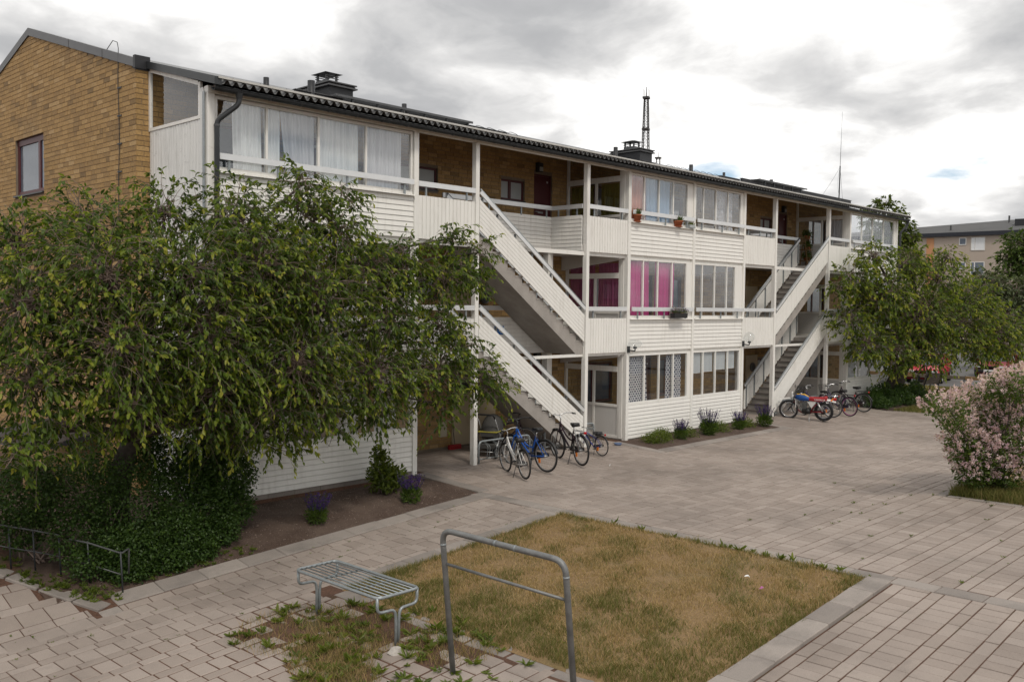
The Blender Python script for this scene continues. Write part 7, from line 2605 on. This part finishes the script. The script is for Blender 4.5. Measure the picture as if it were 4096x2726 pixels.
for x_, y_, zt in ((5.4, 1.2, 12.25), (10.2, 4.5, 13.3), (12.4, 2.6, 12.9)):
    MB().lathe([(.09, 11.3), (.09, zt), (0, zt)], (x_, y_, 0), n=10).build('vent_pipe', 'black_cladding', t_, local=True)
MB().bbox(11.0, 11.9, 2.2, 3.1, 11.8, 12.75, .02).build('vent_box', 'black_cladding', t_, local=True)
MB().box(3.4, 4.1, -.03, -.001, 2, 10.95).build('colour_stripe', 'orange_stripe', t_, local=True)
for zc in (10.9, 8.5, 6.1, 3.7):
    for x0, x1, h_, pane in ((6.42, 7.08, .72, 'far_glass'), (7.5, 8.76, 1.28, 'far_glass'), (.4, 1.7, 1.28, 'far_glass'), (13.2, 14.5, 1.28, 'far_glass'), (15.4, 16.0, .72, 'far_glass')):
        m_ = MB()
        z1, z0 = zc, zc - h_
        m_.box(x0, x1, -.04, -.001, z1 - .07, z1); m_.box(x0, x1, -.06, -.001, z0, z0 + .07); m_.box(x0, x0 + .07, -.041, -.001, z0 + .07, z1 - .07); m_.box(x1 - .07, x1, -.041, -.001, z0 + .07, z1 - .07)
        if h_ > 1:
            m_.box(x0 + .32, x0 + .42, -.042, -.001, z0 + .07, z1 - .07)
        w_ = m_.build('window', 'plastic_white', t_, local=True)
        MB().box(x0 + .06, x1 - .06, -.02, -.002, z0 + .06, z1 - .06).build('pane', pane if not (x0 == 7.5 and zc > 10) else 'curtain_white', w_, local=True)


# lattice masts far behind the roof
def mast(x, y, zt, w0, w1, label, zb=0):
    t_ = thing('lattice_mast', label, 'mast', (x, y, zb), R(20), 'lattice masts behind the building')
    H = zt - zb
    cs = lambda z: w0 + (w1 - w0) * z / H
    for sx, sy in ((-1, -1), (1, -1), (1, 1), (-1, 1)):
        MB().tube([(sx * w0 / 2, sy * w0 / 2, 0), (sx * w1 / 2, sy * w1 / 2, H)], .14, 6).build('leg', 'tower_steel', t_, local=True)
    m_ = MB()
    z = 0
    while z < H - 1:
        st = cs(z) * 1.15
        z2 = min(z + st, H)
        a, b = cs(z) / 2, cs(z2) / 2
        for (sx, sy), (ux, uy) in (((-1, -1), (1, -1)), ((1, -1), (1, 1)), ((1, 1), (-1, 1)), ((-1, 1), (-1, -1))):
            m_.bar((sx * a, sy * a, z), (ux * b, uy * b, z2), .05, .05); m_.bar((ux * a, uy * a, z), (sx * b, sy * b, z2), .05, .05)
            m_.bar((sx * b, sy * b, z2), (ux * b, uy * b, z2), .06, .06)
        z = z2
    m_.build('bracing', 'tower_steel', t_, local=True)
    for k, s_ in ((1.0, 1.5), (.86, 1.1), (.66, 1.15)):
        w_ = cs(H * k) * s_ / 2 + .15
        MB().box(-w_, w_, -w_, w_, H * k - .3, H * k + .25).build('platform', 'tower_steel', t_, local=True)
    for sx in (-1, 1):
        for sy in (-1, 1):
            MB().tube([(sx * (w1 * .75), sy * (w1 * .75), H), (sx * (w1 * .75), sy * (w1 * .75), H + 2.2)], .05, 5).build('antenna', 'tower_steel', t_, local=True)
    MB().tube([(-w1 * .3, 0, H), (0, 0, H + 2.8), (w1 * .3, 0, H)], .09, 5).build('top_hoop', 'tower_steel', t_, local=True)


mast(207.3, 132.4, 59.5, 3.9, .9, 'tall dark lattice mast rising behind the second chimney')
mast(351.4, 228.3, 70.5, 3.2, 1.5, 'small far lattice mast right of the second chimney')

# whip antenna with guy wires on the roof
t_ = thing('whip_antenna', 'thin whip antenna with guy wires on the far end of the roof', 'antenna', (40.2, 2.62, 8.36))
MB().tube([(40.2, 2.62, 8.30), (40.25, 2.62, 10.05)], .028, 8).build('pole', 'dark_metal', t_)
MB().tube([(40.25, 2.62, 10.05), (40.35, 2.62, 12.45)], [.012, .006], 6).build('whip', 'galvanised', t_)
for e, sag in (((39.0, 2.0, 8.36), -.5), ((39.9, 3.4, 8.6), 0), ((42.9, 3.6, 8.3), .0)):
    p0, p2 = Vector((40.25, 2.62, 10.0)), Vector(e)
    MB().tube(bez(p0, (p0 + p2) / 2 + Vector((sag, 0, -.1)), p2, 10), .006, 5).build('guy_wire', 'galvanised', t_)
